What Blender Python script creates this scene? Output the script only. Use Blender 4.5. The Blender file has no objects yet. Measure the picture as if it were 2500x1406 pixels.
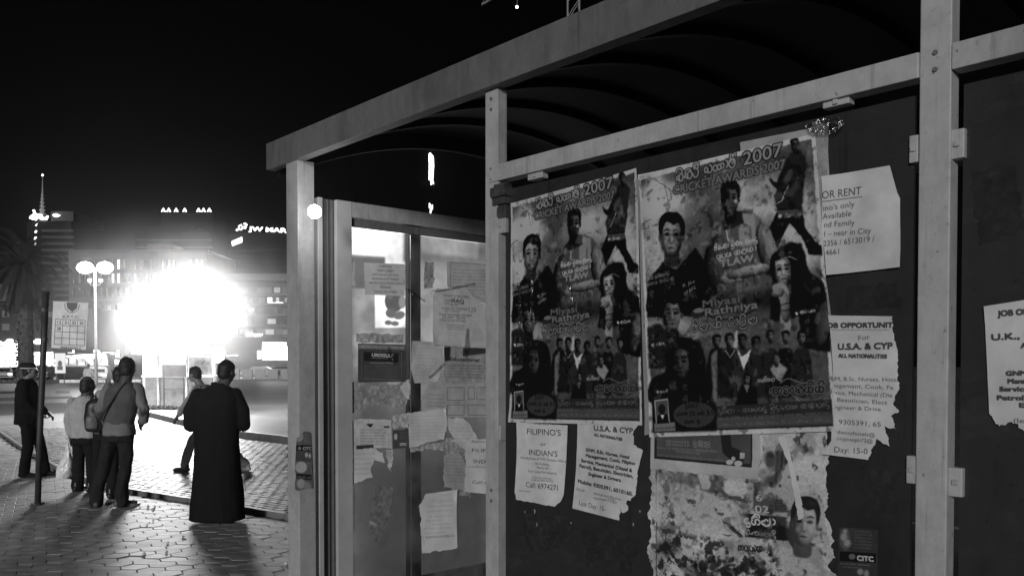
import bpy, bmesh, math, random
import numpy as np
from mathutils import Vector, Matrix, noise
from mathutils.geometry import delaunay_2d_cdt
random.seed(7)
rng = np.random.default_rng(7)
scene = bpy.context.scene
COL = scene.collection
R = math.radians

# ------------------------------------------------------------------ camera
EYE = 1.65
PITCH = R(1.28)
cam_d = bpy.data.cameras.new('camera')
cam = bpy.data.objects.new('camera', cam_d)
COL.objects.link(cam)
cam.location = (0, 0, EYE)
cam.rotation_euler = (R(90) - PITCH, 0, 0)
cam_d.sensor_width = 36
cam_d.lens = 36 * 2100 / 2500
cam_d.shift_y = (937 - 703) / 2500
cam_d.clip_start = 0.05
cam_d.clip_end = 2000
scene.camera = cam

# ------------------------------------------------------------------ night sky, weak ambient light, exposure
SUN_DIR = Vector((0.25, 0.86, -0.20)).normalized()
world = bpy.data.worlds.new('World')
scene.world = world
world.use_nodes = True
wn = world.node_tree.nodes
wl = world.node_tree.links
bg = wn['Background']
sky = wn.new('ShaderNodeTexSky')
sky.sky_type = 'NISHITA'
sky.sun_disc = False
sky.sun_elevation = math.asin(-SUN_DIR.z)
sky.sun_rotation = math.atan2(-SUN_DIR.x, -SUN_DIR.y)
bw = wn.new('ShaderNodeRGBToBW')
wl.new(sky.outputs[0], bw.inputs[0])
wl.new(bw.outputs[0], bg.inputs['Color'])
bg.inputs['Strength'].default_value = 0.0003
sun_d = bpy.data.lights.new('night_light', 'SUN')
sun_d.energy = 1.55
sun_d.angle = R(9)
sun = bpy.data.objects.new('night_light', sun_d)
COL.objects.link(sun)
sun.rotation_euler = SUN_DIR.to_track_quat('-Z', 'Y').to_euler()
scene.view_settings.view_transform = 'Standard'
scene.view_settings.look = 'None'
scene.view_settings.exposure = 0
scene.view_settings.gamma = 1
scene.view_settings.use_curve_mapping = False
scene.cycles.volume_bounces = 0
scene.cycles.max_bounces = 6
scene.cycles.diffuse_bounces = 2
scene.cycles.sample_clamp_indirect = 3
scene.cycles.use_denoising = True
KIOSK_LIGHT = 110.0
HAZE = 0.00013

# ------------------------------------------------------------------ measuring helpers
ca, sa = math.cos(PITCH), math.sin(PITCH)
def ray(px, py):
    x = (px - 1250) / 2100; y = (937 - py) / 2100
    return Vector((x, ca + sa * y, y * ca - sa))
def at(px, py, d):
    r = ray(px, py)
    return Vector((0, 0, EYE)) + r * (d / r.y)
def gnd(px, py, z=0.0):
    r = ray(px, py)
    return Vector((0, 0, EYE)) + r * ((z - EYE) / r.z)
T = math.atan(1870 / 2100)
U = Vector((-math.sin(T), math.cos(T), 0))
V = Vector((math.cos(T), math.sin(T), 0))
UP = Vector((0, 0, 1))
class Plane:
    """a vertical plane: point p0, horizontal axis a; out = direction towards the viewer's side"""
    def __init__(s, p0, a, out):
        s.p0 = p0.copy(); s.p0.z = 0; s.a = a; s.n = out
    def uv(s, px, py, off=0.0):
        r = ray(px, py); o = Vector((0, 0, EYE))
        p = s.p0 + s.n * off
        t = (p - o).dot(s.n) / r.dot(s.n)
        q = o + r * t
        return ((q - s.p0).dot(s.a), q.z)
    def w(s, u, z, off=0.0):
        return s.p0 + s.a * u + UP * z + s.n * off
MID = at(1202, 890, 3.0); MID.z = 0
FRONT = Plane(MID, -U, -V)            # the plane of the poster panels

# ------------------------------------------------------------------ materials (all grey: the place is shown in black and white)
MATS = {}
def mat(name, v=0.2, rough=0.6, spec=0.5, metal=0.0, var=0.25, scale=6.0, bump=0.0, bscale=40.0, coat=0.0, detail=6.0):
    if name in MATS: return MATS[name]
    m = bpy.data.materials.new(name); m.use_nodes = True
    n = m.node_tree.nodes; l = m.node_tree.links
    b = n['Principled BSDF']
    b.inputs['Roughness'].default_value = rough
    b.inputs['Specular IOR Level'].default_value = spec
    b.inputs['Metallic'].default_value = metal
    b.inputs['Coat Weight'].default_value = coat
    tc = n.new('ShaderNodeTexCoord')
    nz = n.new('ShaderNodeTexNoise'); nz.inputs['Scale'].default_value = scale; nz.inputs['Detail'].default_value = detail
    nz.inputs['Roughness'].default_value = 0.65
    l.new(tc.outputs['Object'], nz.inputs['Vector'])
    mr = n.new('ShaderNodeMapRange')
    mr.inputs['From Min'].default_value = 0.3; mr.inputs['From Max'].default_value = 0.7
    mr.inputs['To Min'].default_value = v * (1 - var); mr.inputs['To Max'].default_value = v * (1 + var)
    l.new(nz.outputs['Fac'], mr.inputs['Value'])
    l.new(mr.outputs[0], b.inputs['Base Color'])
    if bump:
        n2 = n.new('ShaderNodeTexNoise'); n2.inputs['Scale'].default_value = bscale; n2.inputs['Detail'].default_value = 4
        l.new(tc.outputs['Object'], n2.inputs['Vector'])
        bp = n.new('ShaderNodeBump'); bp.inputs['Strength'].default_value = min(1, bump); bp.inputs['Distance'].default_value = 0.01 * bump
        l.new(n2.outputs['Fac'], bp.inputs['Height']); l.new(bp.outputs[0], b.inputs['Normal'])
    MATS[name] = m
    return m
def emis(name, strength=1.0, var=0.0, scale=3.0, sample=False):
    if name in MATS: return MATS[name]
    m = bpy.data.materials.new(name); m.use_nodes = True
    n = m.node_tree.nodes; l = m.node_tree.links
    b = n['Principled BSDF']
    b.inputs['Base Color'].default_value = (.6, .6, .6, 1)
    b.inputs['Emission Color'].default_value = (1, 1, 1, 1)
    b.inputs['Emission Strength'].default_value = strength
    if var:
        tc = n.new('ShaderNodeTexCoord'); nz = n.new('ShaderNodeTexNoise'); nz.inputs['Scale'].default_value = scale
        l.new(tc.outputs['Object'], nz.inputs['Vector'])
        mr = n.new('ShaderNodeMapRange'); mr.inputs['From Min'].default_value = .3; mr.inputs['From Max'].default_value = .7
        mr.inputs['To Min'].default_value = strength * (1 - var); mr.inputs['To Max'].default_value = strength * (1 + var)
        l.new(nz.outputs['Fac'], mr.inputs['Value']); l.new(mr.outputs[0], b.inputs['Emission Strength'])
    m.cycles.emission_sampling = 'FRONT' if sample else 'NONE'
    MATS[name] = m
    return m

def worn(name, v, rough=.45, smear=0):
    """painted metal with grime, fine scratches, drips and chips"""
    m = mat(name, v, rough, .5, var=.12, scale=22, bump=.05, bscale=60)
    if m.get('worn'): return m
    m['worn'] = 1; n = m.node_tree.nodes; l = m.node_tree.links; b = n['Principled BSDF']; src = b.inputs['Base Color'].links[0].from_socket
    tc = n.new('ShaderNodeTexCoord')
    def layer(src, scale, vec, lo, hi, dark, typ='ShaderNodeTexNoise', amt=.8):
        mp = n.new('ShaderNodeMapping'); mp.inputs['Scale'].default_value = vec; l.new(tc.outputs['Object'], mp.inputs[0])
        t = n.new(typ); t.inputs['Scale'].default_value = scale
        if typ == 'ShaderNodeTexNoise': t.inputs['Detail'].default_value = 8; t.inputs['Roughness'].default_value = .75
        l.new(mp.outputs[0], t.inputs['Vector'])
        r = n.new('ShaderNodeMapRange'); r.inputs['From Min'].default_value = lo; r.inputs['From Max'].default_value = hi; r.inputs['To Max'].default_value = amt; l.new(t.outputs[0], r.inputs['Value'])
        x = n.new('ShaderNodeMix'); x.data_type = 'RGBA'; l.new(r.outputs[0], x.inputs[0]); l.new(src, x.inputs[6]); x.inputs[7].default_value = (dark, dark, dark, 1)
        return x.outputs[2]
    s = layer(src, 3, (1, 1, .35), .48, .72, v * .5, amt=1)
    s = layer(s, 40, (1, 1, .04), .56, .7, v * .45, amt=.75)
    if smear: s = layer(s, 5, (.6, .6, 1.4), .55, .8, v * 2.6, amt=smear); s = layer(s, 70, (1, 1, .15), .66, .74, v * 3, amt=smear * .7)
    s = layer(s, 60, (1, 1, 1), .61, .67, v * .3, amt=.9)
    s = layer(s, 9, (1, 1, 1), .69, .72, v * 1.5, amt=.6)
    l.new(s, b.inputs['Base Color']); return m

# ------------------------------------------------------------------ object helpers
def link(o, parent=None, label=None, cat=None, group=None, kind=None):
    if o.name not in COL.objects: COL.objects.link(o)
    if parent: o.parent = parent
    if label: o['label'] = label
    if cat: o['category'] = cat
    if group: o['group'] = group
    if kind: o['kind'] = kind
    return o
def thing(name, label, cat, loc=(0, 0, 0), rot=0, group=None, kind=None):
    o = bpy.data.objects.new(name, None); o.empty_display_size = .2
    o.location = loc; o.rotation_euler = (0, 0, rot)
    return link(o, None, label, cat, group, kind)
def obj(name, bm, m, parent=None, smooth=False, **k):
    me = bpy.data.meshes.new(name)
    bm.to_mesh(me); bm.free()
    if smooth:
        me.shade_smooth()
    if m: me.materials.append(m)
    return link(bpy.data.objects.new(name, me), parent, **k)
def inst(name, me, parent, loc, rot=(0, 0, 0), sc=(1, 1, 1), **k):
    o = bpy.data.objects.new(name, me); o.location = loc; o.rotation_euler = rot; o.scale = sc
    return link(o, parent, **k)
def BM(): return bmesh.new()
def box(bm, c, s, rot=None, bevel=0.0):
    """box centred at c with full size s; rot = 3x3 matrix"""
    r = bmesh.ops.create_cube(bm, size=1)
    vs = r['verts']
    M = Matrix.Translation(Vector(c)) @ (rot.to_4x4() if rot else Matrix.Identity(4)) @ Matrix.Diagonal((*s, 1))
    bmesh.ops.transform(bm, matrix=M, verts=vs)
    if bevel:
        es = list({e for v in vs for e in v.link_edges})
        bmesh.ops.bevel(bm, geom=es, offset=bevel, segments=2, affect='EDGES', profile=.6)
    return bm
def axes(a, b, c): return Matrix((a, b, c)).transposed()
SH = axes(-U, V, UP)                    # shelter frame: x = along the panels, y = into the shelter
def tube(bm, pts, r, seg=8, caps=True):
    """round tube through pts; r a number or a list"""
    pts = [Vector(p) for p in pts]; n = len(pts)
    rs = [r] * n if not hasattr(r, '__len__') else list(r)
    rings = []
    prev = None
    for i, p in enumerate(pts):
        d = (pts[min(i + 1, n - 1)] - pts[max(i - 1, 0)])
        d = d.normalized() if d.length > 1e-9 else UP
        q = d.orthogonal().normalized() if prev is None else (prev - d * prev.dot(d)).normalized()
        prev = q; s = d.cross(q)
        rings.append([bm.verts.new(p + (q * math.cos(2 * math.pi * k / seg) + s * math.sin(2 * math.pi * k / seg)) * rs[i]) for k in range(seg)])
    for a, b in zip(rings, rings[1:]):
        for k in range(seg): bm.faces.new((a[k], a[(k + 1) % seg], b[(k + 1) % seg], b[k]))
    if caps:
        bm.faces.new(rings[0][::-1]); bm.faces.new(rings[-1])
    return bm
def prism(bm, pts, z0, z1):
    """vertical prism over a ground polygon (list of (x,y))"""
    a = [bm.verts.new((p[0], p[1], z0)) for p in pts]; b = [bm.verts.new((p[0], p[1], z1)) for p in pts]
    n = len(pts)
    for i in range(n): bm.faces.new((a[i], a[(i + 1) % n], b[(i + 1) % n], b[i]))
    bm.faces.new(a[::-1]); bm.faces.new(b)
    bmesh.ops.recalc_face_normals(bm, faces=bm.faces[:])
    return bm
def text_edges(body):
    c = bpy.data.curves.new('t', 'FONT'); c.body = body; c.fill_mode = 'NONE'; c.resolution_u = 3
    o = bpy.data.objects.new('t', c)
    me = o.to_mesh()
    co = np.zeros(len(me.vertices) * 3); me.vertices.foreach_get('co', co)
    ed = np.zeros(len(me.edges) * 2, dtype=np.int32); me.edges.foreach_get('vertices', ed)
    co = co.reshape(-1, 3)[:, :2]; ed = ed.reshape(-1, 2)
    o.to_mesh_clear(); bpy.data.objects.remove(o); bpy.data.curves.remove(c)
    return co, ed
def text_mesh(name, body, width, height, depth, m, parent, M, **k):
    """solid letters of a sign, scaled to width x height, placed by matrix M (x along, y up, z out)"""
    c = bpy.data.curves.new('t', 'FONT'); c.body = body; c.extrude = .5; c.resolution_u = 2; c.offset = .012
    o = bpy.data.objects.new('t', c)
    me = bpy.data.meshes.new_from_object(o)
    bpy.data.objects.remove(o); bpy.data.curves.remove(c)
    xs = [v.co.x for v in me.vertices]; ys = [v.co.y for v in me.vertices]
    x0, x1, y0, y1 = min(xs), max(xs), min(ys), max(ys)
    for v in me.vertices:
        v.co = M @ Vector(((v.co.x - x0) / (x1 - x0) * width, (v.co.y - y0) / (y1 - y0) * height, v.co.z * depth))
    me.materials.clear(); me.materials.append(m); me.name = name
    return link(bpy.data.objects.new(name, me), parent, **k)
def rib(a, b, w, h, bm):
    """bar of section w (horizontal) x h between two points"""
    a = Vector(a); b = Vector(b); d = b - a; L = d.length; d.normalize()
    s = d.cross(UP); s = s.normalized() if s.length > 1e-4 else Vector((1, 0, 0))
    box(bm, (a + b) / 2, (L, w, h), axes(d, s, s.cross(d)))
    return bm

# ------------------------------------------------------------------ haze: air volume added to give the lamps a halo
def build_haze():
    bm = BM(); box(bm, (-40, 190, 52), (640, 440, 110))
    m = bpy.data.materials.new('haze'); m.use_nodes = True
    n = m.node_tree.nodes; l = m.node_tree.links
    n.remove(n['Principled BSDF'])
    v = n.new('ShaderNodeVolumePrincipled')
    v.inputs['Color'].default_value = (.9, .9, .9, 1); v.inputs['Density'].default_value = HAZE; v.inputs['Anisotropy'].default_value = 0.9
    l.new(v.outputs[0], n['Material Output'].inputs['Volume'])
    obj('haze', bm, m, kind='stuff', label='thin haze added so that the lamps get a halo')
# ------------------------------------------------------------------ printing on paper: a small raster painter
def lin(v):
    v = v / 255.0
    return np.where(v <= .04045, v / 12.92, ((v + .055) / 1.055) ** 2.4)
PAPER_REF = 152.0      # how bright plain paper on the front panels reads
def blur2(a, r):
    r = int(round(r))
    if r < 1: return a
    for _ in range(2):
        for ax in (0, 1):
            p = np.concatenate([np.repeat(a.take([0], ax), r + 1, ax), a, np.repeat(a.take([-1], ax), r, ax)], ax)
            c = np.cumsum(p, ax)
            n = a.shape[ax]
            a = (c.take(range(2 * r + 1, 2 * r + 1 + n), ax) - c.take(range(0, n), ax)) / (2 * r + 1)
    return a
def parity(ex, H, W):
    """even-odd fill of edges ex[N,4] (x1,y1,x2,y2) on an H x W grid"""
    acc = np.zeros((H, W + 1), np.int32)
    x1, y1, x2, y2 = ex.T
    sw = y1 > y2
    x1, x2 = np.where(sw, x2, x1), np.where(sw, x1, x2); y1, y2 = np.where(sw, y2, y1), np.where(sw, y1, y2)
    r0 = np.clip(np.ceil(y1 - .5), 0, H).astype(int); r1 = np.clip(np.ceil(y2 - .5), 0, H).astype(int)
    cnt = np.maximum(r1 - r0, 0)
    tot = cnt.sum()
    if tot == 0: return acc[:, :W]
    idx = np.repeat(np.arange(len(cnt)), cnt)
    start = np.repeat(np.cumsum(cnt) - cnt, cnt)
    rows = r0[idx] + np.arange(tot) - start
    t = (rows + .5 - y1[idx]) / (y2 - y1)[idx]
    xs = x1[idx] + t * (x2 - x1)[idx]
    ci = np.clip(np.ceil(xs - .5), 0, W).astype(int)
    np.add.at(acc, (rows, ci), 1)
    return (np.cumsum(acc, 1) % 2)[:, :W]
def fbm(H, W, s, seed=0, oct=4):
    """smooth noise 0..1 with feature size s pixels"""
    r = np.random.default_rng(seed); out = np.zeros((H, W)); amp = 1; tot = 0
    for o in range(oct):
        st = max(1.5, s / 2 ** o)
        h = int(H / st) + 3; w = int(W / st) + 3
        g = r.random((h, w))
        yy = np.arange(H) / st; xx = np.arange(W) / st
        yi = yy.astype(int); xi = xx.astype(int); fy = (yy - yi); fx = (xx - xi)
        fy = (fy * fy * (3 - 2 * fy))[:, None]; fx = (fx * fx * (3 - 2 * fx))[None]
        a = g[yi][:, xi]; b = g[yi][:, xi + 1]; c = g[yi + 1][:, xi]; d = g[yi + 1][:, xi + 1]
        out += amp * ((a * (1 - fx) + b * fx) * (1 - fy) + (c * (1 - fx) + d * fx) * fy); tot += amp; amp *= .55
    return out / tot
def catmull(pts, n=6, closed=False):
    P = [np.array(p, float) for p in pts]
    if len(P) < 3: return np.array(P)
    if closed: P = [P[-1]] + P + [P[0], P[1]]
    else: P = [2 * P[0] - P[1]] + P + [2 * P[-1] - P[-2]]
    out = []
    for i in range(1, len(P) - 2):
        p0, p1, p2, p3 = P[i - 1:i + 3]
        for t in np.linspace(0, 1, n, endpoint=False):
            out.append(.5 * ((2 * p1) + (-p0 + p2) * t + (2 * p0 - 5 * p1 + 4 * p2 - p3) * t * t + (-p0 + 3 * p1 - 3 * p2 + p3) * t ** 3))
    if not closed: out.append(P[-2])
    return np.array(out)
TEXTS = {}
class Canvas:
    def __init__(s, plane, off, bbox, res=1000, v=152):
        s.pl = plane; s.off = off; s.u0, s.z0, s.u1, s.z1 = bbox; s.res = res
        s.W = max(8, int((s.u1 - s.u0) * res)); s.H = max(8, int((s.z1 - s.z0) * res))
        s.a = np.full((s.H, s.W), float(v)); s.mir = 1
        s.map = None; s.ref = 104.0 if s.pl is globals().get('SIDE') else PAPER_REF
    def pt(s, x, y):
        if s.map: x, y = s.map(x, y)
        u, z = s.pl.uv(x, y, s.off)
        return np.array([(u - s.u0) * s.res, (z - s.z0) * s.res])
    def pts(s, P): return np.array([s.pt(*p) for p in P])
    def stamp(s, loops, v, alpha=1, soft=0, mode=None):
        ss = 2
        allp = np.concatenate(loops)
        pad = int(soft * 2 + 3)
        x0 = max(0, int(allp[:, 0].min()) - pad); x1 = min(s.W, int(allp[:, 0].max()) + pad + 1)
        y0 = max(0, int(allp[:, 1].min()) - pad); y1 = min(s.H, int(allp[:, 1].max()) + pad + 1)
        if x1 - x0 < 1 or y1 - y0 < 1: return
        ex = np.concatenate([np.concatenate([L, np.roll(L, -1, 0)], 1) for L in loops])
        ex = (ex - np.array([x0, y0, x0, y0])) * ss
        m = parity(ex, (y1 - y0) * ss, (x1 - x0) * ss).astype(float)
        m = m.reshape(y1 - y0, ss, x1 - x0, ss).mean((1, 3))
        s.mix(m, x0, y0, v, alpha, soft)
    def mix(s, m, x0, y0, v, alpha=1, soft=0):
        if soft: m = blur2(m, soft)
        m = m * alpha
        sl = (slice(y0, y0 + m.shape[0]), slice(x0, x0 + m.shape[1]))
        s.a[sl] = s.a[sl] * (1 - m) + v * m
    def poly(s, P, v, alpha=1, soft=0, smooth=False):
        q = s.pts(P)
        if smooth: q = catmull(q, 6, True)
        s.stamp([q], v, alpha, soft)
    def ell(s, cx, cy, rx, ry, v, rot=0, alpha=1, soft=0):
        c, n = math.cos(R(rot)), math.sin(R(rot))
        P = [(cx + rx * math.cos(t) * c - ry * math.sin(t) * n, cy + rx * math.cos(t) * n + ry * math.sin(t) * c) for t in np.linspace(0, 2 * math.pi, 24, endpoint=False)]
        s.poly(P, v, alpha, soft)
    def ball(s, cx, cy, rx, ry, v, rot=0, lx=.5, ly=-.4, amb=.45, alpha=1, soft=.12, grain=.12, power=2.0):
        """a rounded form printed with photographic shading (light from lx, ly)"""
        c, n = math.cos(R(rot)), math.sin(R(rot))
        o = s.pt(cx, cy); ex = s.pt(cx + rx * c, cy + rx * n) - o; ey = s.pt(cx - ry * n, cy + ry * c) - o
        H_ = abs(ex[1]) + abs(ey[1]) + 2; W_ = abs(ex[0]) + abs(ey[0]) + 2
        x0 = max(0, int(o[0] - W_)); x1 = min(s.W, int(o[0] + W_) + 1); y0 = max(0, int(o[1] - H_)); y1 = min(s.H, int(o[1] + H_) + 1)
        if x1 - x0 < 2 or y1 - y0 < 2: return
        X, Y = np.meshgrid(np.arange(x0, x1) + .5 - o[0], np.arange(y0, y1) + .5 - o[1])
        det = ex[0] * ey[1] - ex[1] * ey[0]
        a = (X * ey[1] - Y * ey[0]) / det; b = (Y * ex[0] - X * ex[1]) / det
        r = (np.abs(a) ** power + np.abs(b) ** power) ** (1 / power)
        nz = np.sqrt(np.clip(1 - r * r, 0, 1))
        k = amb + (1 - amb) * np.clip(a * lx + b * ly + nz * .75, 0, 1.3)
        tone = v * k * (1 + grain * (fbm(y1 - y0, x1 - x0, 5, int(cx * 3 + cy)) - .5) * 2)
        m = np.clip((1 - r) / soft, 0, 1) * alpha
        sl = (slice(y0, y1), slice(x0, x1)); s.a[sl] = s.a[sl] * (1 - m) + tone * m
    def warp(s, amp, size, seed=0):
        """push the print about a little so drawn edges become irregular"""
        dy = (fbm(s.H, s.W, size, seed, 3) - .5) * 2 * amp; dx = (fbm(s.H, s.W, size, seed + 1, 3) - .5) * 2 * amp
        Y, X = np.meshgrid(np.arange(s.H), np.arange(s.W), indexing='ij')
        s.a = s.a[np.clip((Y + dy).round().astype(int), 0, s.H - 1), np.clip((X + dx).round().astype(int), 0, s.W - 1)]
    def flakes(s, size, lo, v, alpha=.8, seed=0, box=None):
        m = np.clip((fbm(s.H, s.W, size, seed, 5) - lo) * 14, 0, 1) * alpha
        if box:
            q = s.pts(box); b = np.zeros_like(m); x0, x1 = sorted((int(q[:, 0].min()), int(q[:, 0].max()))); y0, y1 = sorted((int(q[:, 1].min()), int(q[:, 1].max())))
            b[max(0, y0):max(0, y1), max(0, x0):max(0, x1)] = 1; m = m * blur2(b, 6)
        s.a = s.a * (1 - m) + v * m
    def folds(s, x0, y0, x1, y1, n, v0, v1, seed=0, L=40, w=5, alpha=.45, ang=None):
        r = random.Random(seed)
        for _ in range(n):
            x, y = r.uniform(x0, x1), r.uniform(y0, y1); t = R(ang + r.uniform(-25, 25)) if ang is not None else r.uniform(0, 6.28); l_ = L * r.uniform(.4, 1)
            dx, dy = math.cos(t) * l_ / 2, math.sin(t) * l_ / 2; k = w * r.uniform(.4, 1); px, py = -dy / l_ * 2 * k, dx / l_ * 2 * k
            s.poly([(x - dx, y - dy), (x + px, y + py), (x + dx, y + dy), (x - px * .4, y - py * .4)], r.choice((v0, v1)), alpha, soft=2, smooth=True)
    def stroke(s, q, w, v, alpha=1):
        """q in canvas pixels"""
        q = np.asarray(q, float)
        for a, b in zip(q, q[1:]):
            d = b - a; L = np.hypot(*d)
            if L < 1e-6: continue
            n = np.array([-d[1], d[0]]) / L * w / 2; e = d / L * w * .25
            s.stamp([np.array([a - e + n, b + e + n, b + e - n, a - e - n])], v, alpha)
    def line(s, P, w, v, alpha=1, smooth=False):
        q = s.pts(P)
        if smooth: q = catmull(q, 5)
        k = s.scale_at(*P[0])
        s.stroke_union(q, w * k, v, alpha)
    def stroke_union(s, q, w, v, alpha=1):
        s.strokes([q], w, v, alpha)
    def strokes(s, qs, w, v, alpha=1):
        allp = np.concatenate(qs); pad = int(w + 3)
        x0 = max(0, int(allp[:, 0].min()) - pad); x1 = min(s.W, int(allp[:, 0].max()) + pad + 1)
        y0 = max(0, int(allp[:, 1].min()) - pad); y1 = min(s.H, int(allp[:, 1].max()) + pad + 1)
        if x1 - x0 < 1 or y1 - y0 < 1: return
        m = np.zeros((y1 - y0, x1 - x0))
        for q in qs:
            for a, b in zip(q, q[1:]):
                ax0 = max(x0, int(min(a[0], b[0]) - w - 2)); ax1 = min(x1, int(max(a[0], b[0]) + w + 3))
                ay0 = max(y0, int(min(a[1], b[1]) - w - 2)); ay1 = min(y1, int(max(a[1], b[1]) + w + 3))
                if ax1 <= ax0 or ay1 <= ay0: continue
                X, Y = np.meshgrid(np.arange(ax0, ax1) + .5, np.arange(ay0, ay1) + .5)
                d = b - a; L2 = d @ d + 1e-9
                t = np.clip(((X - a[0]) * d[0] + (Y - a[1]) * d[1]) / L2, 0, 1)
                dist = np.hypot(X - a[0] - t * d[0], Y - a[1] - t * d[1])
                sub = m[ay0 - y0:ay1 - y0, ax0 - x0:ax1 - x0]
                np.maximum(sub, np.clip(w / 2 - dist + .5, 0, 1), out=sub)
        s.mix(m, x0, y0, v, alpha)
    def scale_at(s, x, y):
        a = s.pt(x, y); b = s.pt(x, y + 10)
        return np.hypot(*(a - b)) / 10
    def frame(s, p0, p1, h):
        a = s.pt(*p0); b = s.pt(*p1); t = s.pt(p0[0], p0[1] - h)
        ex = b - a; L = np.hypot(*ex); ex = ex / L; ey = np.array([-ex[1], ex[0]])
        if (t - a) @ ey < 0: ey = -ey
        return a, ex, ey, L, np.hypot(*(t - a))
    def text(s, body, p0, p1, h, v=45, alpha=1, outline=0, ov=20, bold=0):
        """body on the baseline p0-p1 (photo pixels), capital height h"""
        if body not in TEXTS: TEXTS[body] = text_edges(body)
        co, ed = TEXTS[body]
        if len(ed) == 0: return
        a, ex, ey, L, hh = s.frame(p0, p1, h)
        x0, x1 = co[:, 0].min(), co[:, 0].max()
        q = a + np.outer((co[:, 0] - x0) / (x1 - x0) * L, ex) + np.outer(co[:, 1] / .73 * hh, ey)
        pad = int(outline + bold + 4)
        X0 = max(0, int(q[:, 0].min()) - pad); X1 = min(s.W, int(q[:, 0].max()) + pad)
        Y0 = max(0, int(q[:, 1].min()) - pad); Y1 = min(s.H, int(q[:, 1].max()) + pad)
        if X1 <= X0 or Y1 <= Y0: return
        e = np.concatenate([q[ed[:, 0]], q[ed[:, 1]]], 1); e = (e - np.array([X0, Y0, X0, Y0])) * 3
        m = parity(e, (Y1 - Y0) * 3, (X1 - X0) * 3).astype(float).reshape(Y1 - Y0, 3, X1 - X0, 3).mean((1, 3))
        def dil(m, r):
            o = m.copy()
            for ang in np.linspace(0, 2 * math.pi, 12, endpoint=False):
                for rr in ((r,) if r < 2.5 else (r, r * .5)):
                    dx, dy = int(round(rr * math.cos(ang))), int(round(rr * math.sin(ang)))
                    o = np.maximum(o, np.roll(np.roll(m, dy, 0), dx, 1))
            return o
        if bold: m = dil(m, bold)
        if outline: s.mix(dil(m, outline), X0, Y0, ov, alpha)
        s.mix(m, X0, Y0, v, alpha)
    def sinhala(s, codes, p0, p1, h, v=120, w=3, ov=None, ow=0, alpha=1):
        """round-letter script drawn with strokes; codes = list of glyph keys"""
        x = 0; segs = []
        for c in codes:
            if c == ' ': x += .55; continue
            g, adv = GLYPH[c]
            for st in g: segs.append([(px + x, py) for px, py in st])
            x += adv
        a, ex, ey, L, hh = s.frame(p0, p1, h)
        qs = []
        for st in segs:
            P = np.array(st)
            qs.append(a + np.outer(P[:, 0] / x * L, ex) + np.outer(P[:, 1] * hh, ey))
        if ow: s.strokes(qs, w + 2 * ow, ov, alpha)
        s.strokes(qs, w, v, alpha)
    def scribble(s, p0, p1, h, v=50, n=None, alpha=.8, seed=0):
        """a line of print too small to read: word-sized runs of tiny strokes"""
        r = random.Random(seed); a, ex, ey, L, hh = s.frame(p0, p1, h); x = 0; qs = []
        while x < L:
            wl_ = hh * r.uniform(1.2, 4.5)
            xx = x
            while xx < min(x + wl_, L):
                hx = hh * r.uniform(.45, 1)
                qs.append(np.array([a + ex * xx, a + ex * (xx + r.uniform(-.1, .35) * hh) + ey * hx])); xx += hh * .42
            x += wl_ + hh * .6
        if qs: s.strokes(qs, max(1.0, hh * .2), v, alpha)
    def noise(s, amp, size, seed=1):
        s.a *= 1 + amp * (fbm(s.H, s.W, size, seed) - .5) * 2
    def image(s, name, emission=False):
        im = bpy.data.images.new(name, s.W, s.H, float_buffer=True)
        im.colorspace_settings.name = 'Non-Color'
        a = lin(np.clip(s.a, 0, 400))
        if not emission: a = np.clip(.6 * a / float(lin(np.array(s.ref))), .008, .85)
        px = np.ones((s.H, s.W, 4), np.float32); px[..., :3] = a[..., None]
        im.pixels.foreach_set(px.ravel()); im.update(); im.pack()
        return im
def arc(cx, cy, r, a0, a1, n=9, ry=None):
    ry = r if ry is None else ry
    return [(cx + r * math.cos(R(t)), cy + ry * math.sin(R(t))) for t in np.linspace(a0, a1, n)]
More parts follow.
